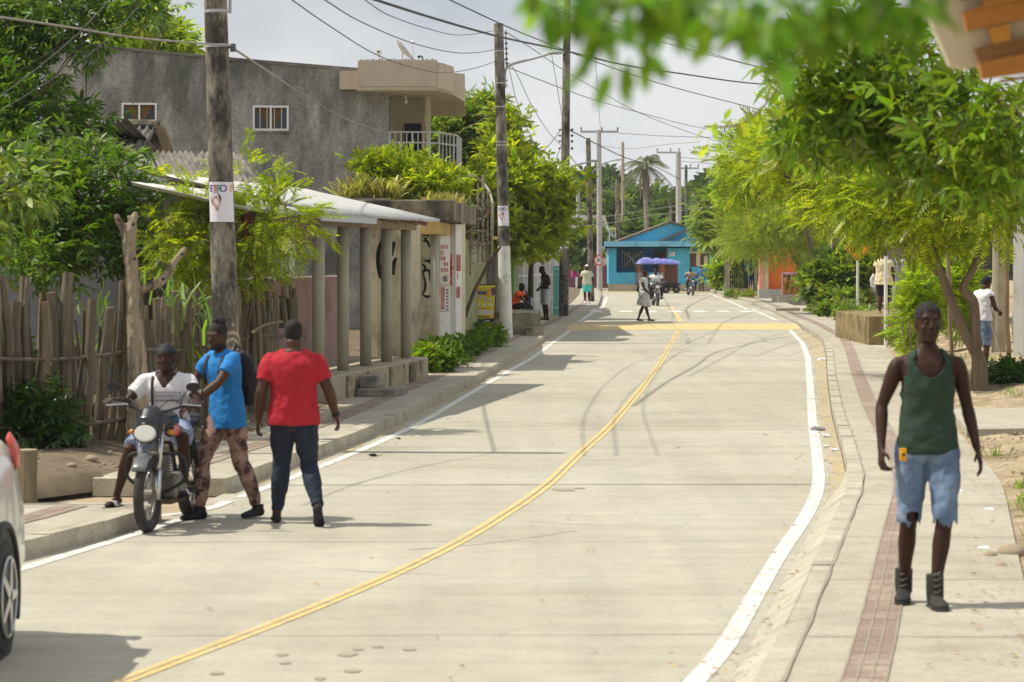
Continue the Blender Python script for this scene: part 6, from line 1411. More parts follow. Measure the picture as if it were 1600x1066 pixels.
    return o
bike = motorcycle('black street motorcycle parked at the kerb with the white-shirted rider astride', (-2.815,22.12,0), R(-9))
YM1, YM2 = 123.0, 157.0
b2 = copy_tree(bike); b2.location = ((1024-CX)*YM1/F, YM1, .0); b2.rotation_euler.z = R(5); b2['label'] = 'motorcycle in mid-road behind the woman in the pale dress'; b2.scale = (1.1,1.1,1.1)
b3 = copy_tree(bike); b3.location = ((1079-CX)*YM2/F, YM2, 0); b3.rotation_euler.z = R(8); b3['label'] = 'motorcycle furthest away, beside the standing man in blue'; b3.scale = (1.05,)*3
for m_ in (bike,b2,b3): m_['group'] = 'motorcycles on the street'
# ---------- distant riders
frm = {k: tuple(v) for k, v in fr.j.items()}
frf = Fig({**frm, 'anR': (-.24,-.25,.34), 'toR': (-.26,-.42,.28), 'knR': (-.24,-.40,.70)}, 1.1, 1.02, .014)
C_jeans2 = mat('charcoal_trousers', (.03,.03,.035), rough=.85)
r2 = person('rider in a plain white T-shirt on the mid-road motorcycle', (b2.location.x+.02, YM1+.33, .03), R(5), frf, SK1, 1.12, C_black, hands=(1,1), palms=((0,0,-1),(0,0,-1)))
tshirt(frf, r2, mat('bright_white_cotton', (.75,.75,.76), rough=.85), .84, .62, .02); trousers(frf, r2, C_jeans2, 1.9, .014, 0, .97)
frg = Fig({**frm, 'anR': (-.24,-.25,.34), 'toR': (-.26,-.42,.28), 'knR': (-.24,-.40,.70)}, 1.0, 1.02, .016)
r3 = person('rider in a cream patterned shirt on the furthest motorcycle', (b3.location.x, YM2+.32, .03), R(8), frg, SK1, 1.08, C_black, hands=(1,1), palms=((0,0,-1),(0,0,-1)))
tshirt(frg, r3, mat('cream_print', (.60,.50,.38), (.35,.20,.12), 14, .85), .84, .75, .022); trousers(frg, r3, C_black, 1.4, .02, 0, .97)
# ---------- woman in pale dress crossing the road
fw_ = Fig(dict(hd=(0,-.03,1.63), shL=(.15,.02,1.41), shR=(-.15,.02,1.41), elL=(.20,-.05,1.14), elR=(-.21,-.06,1.14), wrL=(.16,-.24,.95), wrR=(-.19,-.26,.93),
   knR=(-.08,-.10,.52), anR=(-.08,-.21,.10), toR=(-.09,-.38,.03), knL=(.09,.05,.50), anL=(.09,.22,.10), toL=(.10,.06,.03)), 1.06, 1.0, .011)
YW = 88.5; zw = road_z(YW)
p5 = person('woman in a loose pale patterned knee-length dress crossing at the yellow hump', ((1006-CX)*YW/F, YW, zw), R(72), fw_, SK2, .97, mat('brown_sandal', (.10,.05,.03), rough=.8), face=False)
C_dress = mat('pale_print_dress', (.52,.51,.47), (.58,.57,.53), 6, .9, stain=(.20,.24,.30), sscale=22, spos=(.60,.68))
q = MB(); fw_.torso(q, .86, 1.475, .02, flare=.05); vs = []; zs = [.98,.85,.72,.62,.53]; n = 20
for i, z in enumerate(zs):
    for j in range(n): a = 2*PI*j/n; vs.append((math.cos(a)*(.19+.006*i)*(1+.05*math.sin(a*6)), math.sin(a)*(.17+.022*i)*(1+.05*math.sin(a*5))-.02*i*(0), z+(.05*math.sin(a) if i == 4 else 0)))
k = len(zs); q.add(vs, [(i*n+j,i*n+(j+1)%n,(i+1)*n+(j+1)%n,(i+1)*n+j) for i in range(k-1) for j in range(n)]+[tuple(range(n-1,-1,-1)),tuple(range((k-1)*n,k*n))])
for sd in 'LR': fw_.arm(q, sd, 0, .35, .025)
bake(q, 'dress', C_dress, p5, .013, .03, None, 3)
# ---------- man with the white cap
fc = Fig(dict(elL=(.27,.03,1.15), elR=(-.27,.03,1.15), wrL=(.28,-.05,.90), wrR=(-.28,-.05,.90), knR=(-.10,-.08,.51), anR=(-.09,-.09,.09), toR=(-.10,-.26,.02)), 1.15, 1.0, .013)
YC = 121.5; p6 = person('man in a white cap, beige shirt and turquoise shorts on the left pavement', ((917-CX)*YC/F, YC, SZ), R(4), fc, SK1, 1.0, C_whit, hair=False, face=False)
tshirt(fc, p6, mat('beige_shirt', (.48,.46,.33), (.55,.52,.39), 5, .9), .84, .78, .028, 'shirt', .02, flare=.02); trousers(fc, p6, mat('turquoise_shorts', (.07,.52,.45), (.10,.60,.52), 5, .85), .96, .03, .01, .97, 'shorts')
q = MB(); fc.head(q, .012, .03, hair=True); bake(q, 'cap', C_whit, p6, .013, 0, None, 2)
# ---------- shirtless man looking down
fs_ = Fig(dict(wai=(0,.0,1.10), che=(0,-.01,1.30), nb=(0,-.04,1.47), hd=(0,-.11,1.60), elL=(.25,.05,1.16), elR=(-.25,.05,1.16), wrL=(.10,-.18,1.02), wrR=(-.10,-.18,1.02), knL=(.09,-.02,.5), knR=(-.09,-.02,.5)), 1.02, 1.0, .011, pitch=.45)
YS = 88.5; p7 = person('shirtless man in pale shorts looking down at his hands beside the white railings', ((852-CX)*YS/F, YS, SZ), R(-68), fs_, SK1, 1.04, C_black, hands=(.9,.9), palms=((0,0,-1),(0,0,-1)), face=False)
trousers(fs_, p7, mat('pale_striped_shorts', (.42,.42,.47), (.58,.57,.60), 12, .9, stretch=(8,8,.5)), 1.0, .03, .012, .99, 'shorts'); q = MB(); fs_.torso(q, .955, 1.02, .02); bake(q, 'waistband', mat('navy_band', (.03,.05,.16), rough=.8), p7, .012, 0, None, 1)
q = MB(); q.tube([(.02,-.16,1.02),(.04,-.15,1.2),(.10,-.13,1.36),(.11,-.03,1.47),(.10,.06,1.40)], [(.09,.03),(.09,.025),(.06,.02),(.05,.02),(.05,.02)], 12, up=(1,0,0)); o = bake(q, 'shirt_over_shoulder', mat('grey_cloth', (.16,.17,.17), (.24,.25,.25), 5, .9), None, .012, .02, None, 2)
o.location = p7.location; o.rotation_euler = p7.rotation_euler; tag(o, 'grey shirt slung over the shoulder of the shirtless man', 'shirt')
# ---------- seated figure on the bench
YZ = 79.0
fz = Fig(dict(pel=(0,0,.50), wai=(0,-.04,.63), che=(0,-.14,.80), nb=(0,-.22,.93), hd=(0,-.27,1.08), shL=(.17,-.19,.89), shR=(-.17,-.19,.89), elL=(.17,-.40,.66), elR=(-.17,-.42,.66), wrL=(.10,-.38,.88), wrR=(-.12,-.52,.55),
   hiL=(.09,0,.47), hiR=(-.09,0,.47), knL=(.12,-.42,.52), knR=(-.12,-.42,.50), anL=(.12,-.40,.10), anR=(-.13,-.42,.10), toL=(.12,-.56,.03), toR=(-.13,-.58,.03)), 1.0, 1.0, .012, pitch=.3)
p8 = person('person in an orange top sitting hunched by the railings with head on hand', ((803-CX)*YZ/F, YZ, .32), R(65), fz, SK1, .95, C_black, hands=(.9,.6), face=False)
tshirt(fz, p8, mat('orange_top', (.75,.09,.02), (.82,.12,.03), 5, .85), .84, .4, .02); trousers(fz, p8, C_black, 1.9, .02, 0, .97)
# ---------- woman on the block, back to camera
fk = Fig(dict(elR=(-.27,.0,1.16), wrR=(-.22,-.22,1.10), elL=(.24,.02,1.13), wrL=(.25,-.08,.9), anL=(.10,.06,.085), knL=(.10,.0,.5)), 1.22, 1.0, .012)
fk.j['elL'], fk.j['wrL'] = Vector((.27,-.02,1.17)), Vector((.30,-.24,1.10)); fk.j['elR'], fk.j['wrR'] = Vector((-.26,.03,1.14)), Vector((-.26,-.05,.88))
YK = 66.5; p9 = person('woman in a cream blouse and black shorts standing on the concrete block, back turned', ((1381-CX)*YK/F, YK, .79), PI-R(20), fk, SK2, .93, mat('tan_sandal', (.30,.20,.12), rough=.8), face=False, hairkw=dict(extra=lambda q, M4: q.ell(M4 @ Vector((0,.10,.07)), .055, 10, 8), full=True))
tshirt(fk, p9, mat('cream_blouse', (.62,.52,.33), (.68,.58,.39), 5, .9), .80, .5, .03, 'blouse', .02, flare=.03); trousers(fk, p9, C_black, .95, .02, .004, 1.0, 'shorts')
q = MB(); M4 = fk.hm(); q.tube([M4 @ Vector((-.02,.075,.055)), M4 @ Vector((.0,.125,.105))], .03, 10); q.build('hair_tie', C_red, p9, smooth=True)
wv = Matrix.Translation(p9.location) @ Matrix.Rotation(p9.rotation_euler.z,4,'Z') @ (fk.j['wrL']*.93); q = MB(); q.tube([Vector((0,0,.02)),Vector((-.03,0,-.12)),Vector((.0,0,-.3)),Vector((.04,0,-.46))], [(.03,.02),(.09,.05),(.12,.06),(.05,.03)], 14, up=(1,0,0)); o = bake(q, 'cloth_bundle', mat('pale_grey_cloth', (.50,.50,.52), (.60,.60,.62), 6, .9), None, .014, .04, None, 2); o.location = wv; tag(o, 'pale grey cloth held up by the woman in the cream blouse', 'cloth')
# ---------- sweeping person
fp = Fig(dict(nb=(0,-.05,1.46), hd=(0,-.10,1.60), che=(0,-.02,1.3), shL=(.16,-.03,1.41), shR=(-.16,-.03,1.41), elL=(.24,-.06,1.15), wrL=(.20,-.24,.98), elR=(-.22,-.10,1.15), wrR=(-.12,-.28,1.10), knL=(.10,0,.5), anL=(.10,.05,.085)), 1.02, 1.0, .011, pitch=.4)
YQ = 47.5; p10 = person('person in a sleeveless white top and denim shorts sweeping behind the leaning neem trunk', ((1535-CX)*YQ/F, YQ, .19), PI-R(55), fp, SK2, 1.0, None, bare=True, face=False, hands=(1,1), palms=((0,0,-1),(0,0,-1)))
p10.location.z = H+(HZ-584)*YQ/F
tshirt(fp, p10, C_whit, .93, .12, .02, 'top', .015); trousers(fp, p10, C_denim, 1.0, .024, .006, .98, 'shorts')
q = MB(); q.tube([P(1548,505,YQ-.4),P(1568,566,YQ-.7)], .014, 8); br = q.build('broom', M_wood); tag(br, 'long-handled broom held by the person in the sleeveless white top', 'broom'); q = MB()
for i in range(40): q.tube([P(1568,566,YQ-.7), P(1568,566,YQ-.7)+Vector((rng.uniform(-.16,.16),rng.uniform(-.06,.06),-.26))], .006, 4)
q.build('bristles', LF_dry, br)
# ---------- man in blue by the far motorcycle, person on the cart
fm = Fig(dict(elL=(.27,.02,1.15), wrL=(.24,-.06,.93)), 1.12, 1.0, .016)
YU = 172; p11 = person('standing man in a blue shirt, grey cap and shorts against the blue house', ((1096-CX)*YU/F, YU, 0), 0, fm, SK1, .98, C_black, hair=False, face=False)
tshirt(fm, p11, mat('royal_blue_shirt', (.05,.14,.36), (.08,.19,.44), 5, .9), .80, .8, .03); trousers(fm, p11, mat('grey_shorts', (.12,.12,.13), rough=.9), .96, .03, .01, .97, 'shorts'); q = MB(); fm.head(q, .016, .02, hair=True); bake(q, 'cap', mat('grey_cap', (.35,.34,.32), rough=.9), p11, .016, 0, None, 2)
fy = Fig({**{k: tuple(v) for k, v in fz.j.items()}, 'nb': (0,-.08,.97), 'che': (0,-.03,.82), 'hd': (0,-.1,1.13), 'shL': (.18,-.06,.92), 'shR': (-.18,-.06,.92), 'elL': (.25,-.2,.7), 'elR': (-.25,-.2,.7), 'wrL': (.2,-.4,.7), 'wrR': (-.2,-.4,.7)}, 1.1, 1.0, .016)
# boot soles and laces of the walking man
for sd in 'LR':
    A = f1.j['an'+sd]; T = f1.j['to'+sd]; fv = Vector((T.x-A.x, T.y-A.y, 0)).normalized(); sv = Vector((-fv.y, fv.x, 0)); c = A+Vector((0,0,-.078))
    q = MB(); q.tube([c-fv*.085,c-fv*.06,c+fv*.02,c+fv*.11,c+fv*.17,c+fv*.20], [(.02,.012),(.042,.014),(.040,.013),(.052,.013),(.045,.013),(.02,.012)], 12, up=sv); q.build('sole', M_tyr, p1, smooth=True)
    q = MB()
    for k in range(4):
        z_ = .03+.035*k; b_ = A+fv*(.052-.0*k)+Vector((0,0,z_-.02)); q.tube([b_-sv*.022, b_+fv*.006, b_+sv*.022+Vector((0,0,.012))], .0035, 5)
    q.build('laces', mat('lace_grey', (.16,.15,.13), rough=.9), p1)
# ================================================================ poles, wires, signs
M_pole = mat('pole_concrete', (.20,.18,.14), (.33,.30,.235), 2.5, .95, .008, 30, stain=(.05,.045,.038), sscale=3.2, spos=(.44,.58), stretch=(1,1,.4), grit=.35)
M_polew = mat('pole_whitewash', (.62,.61,.56), (.70,.69,.65), 3, .9, .004, 40, stain=(.38,.35,.27), sscale=2.2, spos=(.54,.68))
M_poleg = mat('pole_pale', (.36,.36,.35), (.46,.46,.44), 3, .9)
M_ins = mat('insulator', (.10,.10,.11), rough=.5); M_galv = mat('galvanised', (.42,.43,.44), rough=.5, metal=.4)
M_paper = mat('poster_paper', (.70,.68,.74), (.76,.75,.80), 5, .8); M_navy = mat('navy_paint', (.022,.028,.09), (.06,.065,.17), 14, .9, stain=(.22,.19,.16), sscale=9, spos=(.5,.6))
def pole(label, base, top, r0, r1, m=None, name='utility_pole', group=None):
    o = empty(name, base, 0, label, 'utility pole', group); b = Vector(base); t = Vector(top)-b; q = MB(); q.tube([t*(i/8) for i in range(9)], [r0+(r1-r0)*i/8 for i in range(9)], 20); 
    s = q.build('shaft', m or M_pole, o, smooth=True); shade_auto(s, 40); return o, b, Vector(top)
def onpole(b, t, r0, r1, z): 
    k = (z-b.z)/(t.z-b.z); return b+(t-b)*k, r0+(r1-r0)*k
def band(o, b, t, r0, r1, z, h, extra, m, name, n=20):
    c, r = onpole(b,t,r0,r1,z); q = MB(); u = (t-b).normalized(); q.tube([c-b-u*h/2, c-b+u*h/2], r+extra, n); return q.build(name, m, o)
def pole_poster(o_label, b, t, r0, r1, z0, z1, ang0=-62, ang1=70, word='ETRO', small=False):
    """paper wrapped round the pole facing -Y"""
    o = None; n = 18; q = MB(); vs = []; rr = .004
    def pt(u, v, e=0.0):     # u 0..1 left to right, v 0..1 bottom to top
        z = z0+(z1-z0)*v; c, r = onpole(b,t,r0,r1,z); a = R(ang0+(ang1-ang0)*u); return c+Vector((math.sin(a)*(r+rr+e), -math.cos(a)*(r+rr+e), 0))
    for i in range(n+1): vs += [pt(i/n,0), pt(i/n,1)]
    q.add(vs, [(2*i,2*i+2,2*i+3,2*i+1) for i in range(n)]); o = q.build('poster', M_paper, None, fix=False); tag(o, o_label, 'poster')
    s_ = o.modifiers.new('s','SOLIDIFY'); s_.thickness = .003; s_.offset = -1
    W_ = R(ang1-ang0)*r0; Hh = z1-z0
    cols = [mat('print_blue',(.05,.06,.30)),mat('print_red',(.65,.05,.08)),mat('print_green',(.03,.35,.16)),mat('print_purple',(.20,.05,.30))]
    for i, ch_ in enumerate(word):
        q = MB(); add_text(q, ch_, .115 if not small else .10, lambda x,y,i=i: pt(.15+i*.145+x/W_, .83+y/Hh, .004), .004); q.build('lettering', cols[i%4], o, fix=False)
    q = MB(); add_text(q, 'P', .115, lambda x,y: pt(.90+x/W_, .83+y/Hh, .004), .004); q.build('lettering', mat('print_orange',(.75,.35,.12)), o, fix=False)
    def blob(cu, cv, ru, rv, m, nm, e): 
        q = MB(); q.add([pt(cu+ru*math.cos(2*PI*k/16), cv+rv*math.sin(2*PI*k/16)*(1 if k < 8 else 1.1), e) for k in range(16)], [tuple(range(16))]); q.build(nm, m, o, fix=False)
    blob(.31,.57,.20,.17, mat('print_hair',(.10,.07,.09)), 'portrait', .002); blob(.33,.51,.14,.15, mat('print_face',(.55,.33,.30)), 'portrait', .004); blob(.35,.33,.06,.05, mat('print_neck',(.42,.20,.16)), 'portrait', .003)
    q = MB()
    for v_ in (.16,.12,.08): q.add([pt(.38,v_,.003),pt(.80,v_,.003),pt(.80,v_+.018,.003),pt(.38,v_+.018,.003)],[(0,1,2,3)])
    q.add([pt(.08,.925,.003),pt(.62,.925,.003),pt(.62,.945,.003),pt(.08,.945,.003)],[(0,1,2,3)]); q.build('small_print', mat('print_grey',(.30,.30,.42)), o, fix=False)
    return o
# pole 1 (left, near)
k1 = 137.7; b1 = (P(359,687,30.5)); b1.z = SZ; t1 = P(333,-120,30.5)
b1 = Vector(((358-CX)*30.5/F, 30.5, .12)); 
pole1, b1, t1 = pole('thick stained concrete utility pole at the left with a painted blue spiral', b1, t1, .158, .125)
def z1(py): return H+(HZ-py)*30.5/F
for z in (z1(18), z1(72)): band(pole1, b1, t1, .158, .125, z, .035, .006, M_galv, 'clamp', 16)
c_, r_ = onpole(b1,t1,.158,.125,z1(18)); q = MB(); q.tube([c_-b1+Vector((r_+.03,0,-.02)), c_-b1+Vector((r_+.035,0,.3))], .018, 8); q.build('bracket', M_galv, pole1)
c_, r_ = onpole(b1,t1,.158,.125,z1(74)); q = MB(); q.tube([c_-b1+Vector((r_,0,0)), c_-b1+Vector((r_+.05,0,0))], .014, 8); q.tube([c_-b1+Vector((r_+.05,0,-.05)), c_-b1+Vector((r_+.05,0,.04))], [.035,.03], 10); q.build('insulator', M_ins, pole1)
pole_poster('campaign poster with coloured lettering and a portrait on the thick left pole', b1, t1, .158, .125, z1(347), z1(285))
# painted art low on pole 1
def art(o, b, t, r0, r1, fn_shapes, m, name):
    q = MB()
    def pt(a, z, e=.003): c, r = onpole(b,t,r0,r1,z); a = R(a); return c-b+Vector((math.sin(a)*(r+e), -math.cos(a)*(r+e), 0))
    fn_shapes(q, pt); return q.build(name, m, o, fix=False)
def spiral(q, pt, zc=z1(540), ac=28, sc=1.0):
    for turns, rad, wd in ((1.9,.17,.016),):
        vs = []; N = 70
        for i in range(N+1):
            th = turns*2*PI*i/N; rr = rad*(1-.85*i/N)
            for e in (-wd,wd): vs.append(pt(ac+math.degrees(math.cos(th)*(rr+e)/.16), zc+math.sin(th)*(rr+e), .0065))
        q.add(vs, [(2*i,2*i+1,2*i+3,2*i+2) for i in range(N)])
art(pole1,b1,t1,.158,.125, lambda q,pt: [q.add([pt(a0+(12 if k%2 else 0)*0,z0),pt(a0+15.3,z0),pt(a0+15.3,z0+.105),pt(a0,z0+.105)],[(0,1,2,3)]) for k,(a0,z0) in enumerate([(-75+15*i, z1(612)+.1*j) for i in range(11) for j in range(9) if (j < 5 or i < 6) and (i*7+j*5+i*j)%5 not in (0,3) and j < 8])], M_navy, 'painted_patch')
art(pole1,b1,t1,.158,.125, spiral, mat('sand_paint', (.42,.33,.24), rough=.9), 'painted_spiral')
def dots(q, pt):
    for i in range(26):
        a = -70+rng.uniform(0,120); z = rng.uniform(z1(610), z1(505)); r = rng.uniform(.008,.02); q.add([pt(a+math.degrees(r*math.cos(th)/.16), z+r*math.sin(th), .009) for th in [2*PI*k/8 for k in range(8)]],[tuple(range(8))])
art(pole1,b1,t1,.158,.125, dots, mat('salmon_paint', (.50,.25,.18), (.40,.36,.32), 9, .9), 'painted_dots')
# pole 2
Yp2 = 69.0; b2_ = Vector(((791-CX)*Yp2/F, Yp2, .12)); t2_ = P(779,37,Yp2)
pole2, b2_, t2_ = pole('utility pole with a whitewashed lower half beside the yellow sign board', b2_, t2_, .165, .12)
def zq(py, Y): return H+(HZ-py)*Y/F
c_, r_ = onpole(b2_,t2_,.165,.12,zq(385,Yp2)); q = MB(); q.tube([Vector((0,0,-.1)), c_-b2_], [.172,r_+.005], 20); q.build('whitewash', M_polew, pole2, smooth=False)
shade_auto(bpy.data.objects['whitewash'])
for py in (80,130,167,222,227): band(pole2,b2_,t2_,.165,.12,zq(py,Yp2),.03,.006,M_galv,'clamp',14)
q = MB()
for i,py in enumerate((52,60,68,76,84,92,100)): 
    c_, r_ = onpole(b2_,t2_,.165,.12,zq(py,Yp2)); q.ell(c_-b2_+Vector((r_+.06,0,0)), (.04,.04,.035), 8, 5)
c0_, r_ = onpole(b2_,t2_,.165,.12,zq(48,Yp2)); c1_, r2_ = onpole(b2_,t2_,.165,.12,zq(104,Yp2)); q.tube([c0_-b2_+Vector((r_+.06,0,0)), c1_-b2_+Vector((r2_+.06,0,0))], .012, 6); q.build('insulator_rack', M_ins, pole2)
pole_poster('campaign poster on the half-whitewashed pole', b2_, t2_, .165, .12, zq(353,Yp2), zq(322,Yp2), small=False)
def arm(o, b, pts, Y, r=.03): 
    q = MB(); q.tube(smoothed([P(x,y,Y)-b for x,y in pts], 5), [r]*(5*(len(pts)-1)+1), 8); e = q.build('lamp_arm', M_galv, o, smooth=True)
    x, y = pts[-1]; q = MB(); c = P(x,y,Y)-b; q.ell(c+Vector((.12,0,.01)), (.22,.09,.05), 12, 6); q.build('lamp_head', M_galv, e, smooth=True)
arm(pole2, b2_, [(789,138),(789.5,112),(795,104),(805,99),(835,91),(862,83)], Yp2, .035)
# pole 3
Yp3 = 95.0; b3_ = Vector(((880,0)[0]-CX,0,0))*0+Vector(((880.5-CX)*Yp3/F, Yp3, .12)); t3_ = P(887,-60,Yp3)
pole3, b3_, t3_ = pole('tall utility pole with curly black line drawings on its lower part', b3_, t3_, .175, .12)
pole_poster('torn campaign posters high on the pole with curly line drawings', b3_, t3_, .175, .12, zq(388,Yp3), zq(354,Yp3))
def curls(q, pt):
    for k in range(7):
        for a0 in (-40,0,40):
            zc = zq(482-k*8,Yp3); vs = []; ph = rng.uniform(0,6)
            for i in range(20):
                th = ph+i*.33; rr = .10*(1-.6*i/20)
                for e in (-.012,.012): vs.append(pt(a0+math.degrees(math.cos(th)*(rr+e)/.17)*.9, zc+math.sin(th)*(rr+e), .004))
            q.add(vs, [(2*i,2*i+1,2*i+3,2*i+2) for i in range(19)])
art(pole3,b3_,t3_,.175,.12, curls, M_black, 'line_drawing')
band(pole3,b3_,t3_,.175,.12,zq(13,Yp3),.05,.01,M_galv,'clamp'); q = MB(); q.box(-1.2,.9,-.06,.06,zq(14,Yp3)-.12,zq(14,Yp3)-.20+.16); q.build('crossarm', M_galv, pole3)
q = MB()
for py in (203,212,221,232): c_, r_ = onpole(b3_,t3_,.175,.12,zq(py,Yp3)); q.ell(c_-b3_+Vector((r_+.08,0,0)), (.05,.05,.05), 8, 5); q.ell(c_-b3_-Vector((r_+.06,0,0)), (.05,.05,.04), 8, 5)
q.build('insulator_rack', M_ins, pole3)
arm(pole3, b3_, [(889,275),(892,262),(901,258),(925,252)], Yp3, .03)
# other poles
def spole(lab, px, pxt, pyt, Y, r=.14, m=None, zb=0.0, cross=None, armp=None):
    b = Vector(((px-CX)*Y/F, Y, zb)); t = P(pxt,pyt,Y); o, b, t = pole(lab, b, t, r, r*.75, m)
    if cross:
        x0,x1,py = cross; q = MB(); a_, c_ = P(x0,py,Y)-b, P(x1,py,Y)-b; q.box(a_.x,c_.x,-.06,.06,a_.z-.07,a_.z+.07); e = q.build('crossarm', M_galv, o); q = MB()
        for x in (x0+1,(x0+x1)/2+4,x1-1): p_ = P(x,py-4,Y)-b; q.tube([p_+Vector((0,0,-.15)),p_+Vector((0,0,.12))], [.03,.06], 7)
        q.build('insulator', M_ins, e)
    if armp: arm(o, b, armp, Y, .035)
    return o
spole('wooden pole with a purple-painted foot just behind the man in the white cap', 924, 919, 216, 127, .15, M_pole, .12, None, [(926,275),(928,266),(945,255),(961,250)])
spole('slim pale pole with a crossarm carrying the speed limit sign', 937, 936, 203, 174, .19, M_poleg, 0, (907,966,206))
spole('pale short pole left of the speed sign with a lamp arm', 903, 903, 292, 190, .17, M_poleg, 0, None, [(902,290),(893,287),(888,286)])
spole('thin brown pole behind the left end of the blue roof', 965, 964, 280, 205, .19, M_pole)
spole('slender latticed mast left of the coconut palm', 974, 973, 222, 225, .16, mat('mast_red', (.33,.22,.17), (.45,.40,.36), 6, .8))
spole('pale pole with a long left crossarm behind the blue gable', 1061, 1060, 237, 210, .26, M_poleg, 0, (1026,1062,238.5))
spole('thin dark pole right of the blue gable', 1072, 1072, 258, 230, .16, M_pole, 0, (1058,1092,263))
spole('short brown stub pole on the blue house ridge line', 1048, 1048, 310, 200, .12, M_pole)
spole('pale square pole rising out of the right-hand tree crowns', 1196, 1194, 190, 140, .19, M_polew)
spole('stout weathered pole behind the sweeping person', 1560, 1560, 300, 53, .14, mat('weathered_post', (.24,.21,.15), (.36,.32,.24), 3, .95, .01, 20), .2)
# ---- wires
NW = [0]
def wire(lab, pts, Ys, r=.010, m=None):
    n = len(pts); yy = [Ys[0]+(Ys[-1]-Ys[0])*((i/(n-1))) for i in range(n)] if len(Ys) == 2 else Ys
    p = smoothed([P(x,y,Y) for (x,y),Y in zip(pts,yy)], 8); q = MB(); q.tube(p, r, 5); NW[0] += 1
    return tag(q.build('power_line', m or M_cable, smooth=True), lab, 'cable', 'overhead cables')
M_cable = mat('cable_grey', (.10,.10,.105), rough=.7); M_cbl = mat('cable_black', (.02,.025,.035), rough=.6); M_cpale = mat('cable_pale', (.30,.27,.24), rough=.8)
wire('pale twisted cable from the left edge to the thick left pole', [(-20,24),(90,40),(220,60),(365,72)], (24,30.5), .011, M_cpale)
wire('cable sagging from the thick left pole to the grey house balcony', [(365,76),(420,112),(480,152),(540,186),(608,210)], (30.5,71), .014, M_cpale)
wire('dark cable dropping across the sky to the leftmost grey house window', [(268,-8),(250,45),(232,100),(207,164)], (45,70), .012)
wire('cable crossing the dark upper left tree, higher one', [(180,-10),(122,52),(60,105),(-10,158)], (28,24), .0055, M_cable)
wire('thin cable crossing the dark upper left tree, lower one', [(215,12),(170,60),(110,105),(-10,180)], (32,26), .0045, M_cable)
wire('lowest thin line curving over the satellite dish to the half-whitewashed pole', [(448,-6),(511,38),(585,84),(643,105),(695,114),(748,105),(786,91)], (30,69), .009)
wire('second thin line curving above the satellite dish', [(498,-6),(564,34),(643,67),(708,82),(748,82),(786,75)], (30,69), .009)
wire('third thin line curving high above the beige parapet', [(562,-6),(608,24),(669,45),(721,55),(786,46)], (30,69), .008)
wire('thick black cable running past both tall poles to the right crowns', [(575,-4),(669,26),(748,49),(800,62),(885,80),(977,102),(1069,116),(1161,129),(1240,135)], (40,100), .024, M_cbl)
wire('line from the top of the half-whitewashed pole sloping to the right trees', [(690,-6),(793,42),(864,71),(943,101),(1043,134),(1182,170),(1240,184)], (50,105), .014, M_cbl)
wire('uppermost line behind the near blurred leaves', [(810,-6),(893,24),(964,45),(1043,68),(1121,89),(1210,111)], (60,100), .014)
wire('second line behind the near blurred leaves, joining the uppermost', [(860,-6),(964,34),(1056,63),(1135,91),(1205,109)], (60,99), .011)
wire('crossing line descending steeply to the centre right', [(790,50),(827,73),(880,109),(943,146),(998,176),(1069,204),(1145,229)], (69,130), .013)
wire('crossing line descending gently to the square pole', [(790,104),(880,139),(938,159),(1003,177),(1095,200),(1194,214)], (69,140), .013)
wire('dark bundle from the curly-painted pole to the blue gable poles', [(884,200),(895,206),(941,229.5),(980,247.5),(1020,259),(1062,280)], (95,210), .03)
wire('line from the crossarm pole to the square pole', [(966,208),(1043,213),(1144,215),(1194,214)], (174,140), .02)
wire('upper short line right of the pale crossarm pole', [(1062,246),(1110,250),(1166,254),(1220,258)], (210,190), .022)
wire('lower short line right of the pale crossarm pole', [(1062,252),(1110,256),(1155,261),(1220,270)], (210,190), .022)
wire('pale line crossing low in front of the far trees, upper', [(880,342),(941,339),(1007,329),(1128,310)], (120,150), .016, M_cpale)
wire('pale line crossing low in front of the far trees, lower', [(880,355),(943,350),(1029,335),(1103,324),(1170,312)], (120,150), .016, M_cpale)
wire('thin vertical-looking line left of the tall curly-painted pole', [(846,-6),(852,13),(861,79),(878,181),(882,204)], (70,95), .010)
wire('thin vertical-looking line right of the tall curly-painted pole', [(922,-6),(926,34),(931,105),(938,200)], (90,174), .014)
wire('drooping service line between the two tall poles, lower', [(788,96),(796,110),(809,163),(840,234),(867,263),(884,280)], (69,95), .010)
wire('drooping service line between the two tall poles, upper', [(788,92),(806,113),(830,163),(856,205),(879,230)], (69,95), .010)
wire('service line falling left from the curly-painted pole into the street tree', [(880,198),(862,222),(847,239),(828,270)], (95,88), .014)
wire('second service line falling left from the curly-painted pole', [(880,222),(868,250),(860,268),(848,300)], (95,88), .014)
wire('line from the curly-painted pole down to the short brown pole', [(884,235),(905,262),(925,288),(964,312)], (95,200), .018)
wire('loose line between the crossarm poles in front of the palm', [(936,228),(990,232),(1040,226),(1094,222)], (174,150), .018, M_cpale)
wire('thin line at the left of the half-whitewashed pole to the balcony railing', [(786,152),(760,182),(725,202),(700,213)], (69,72), .009, M_cpale)
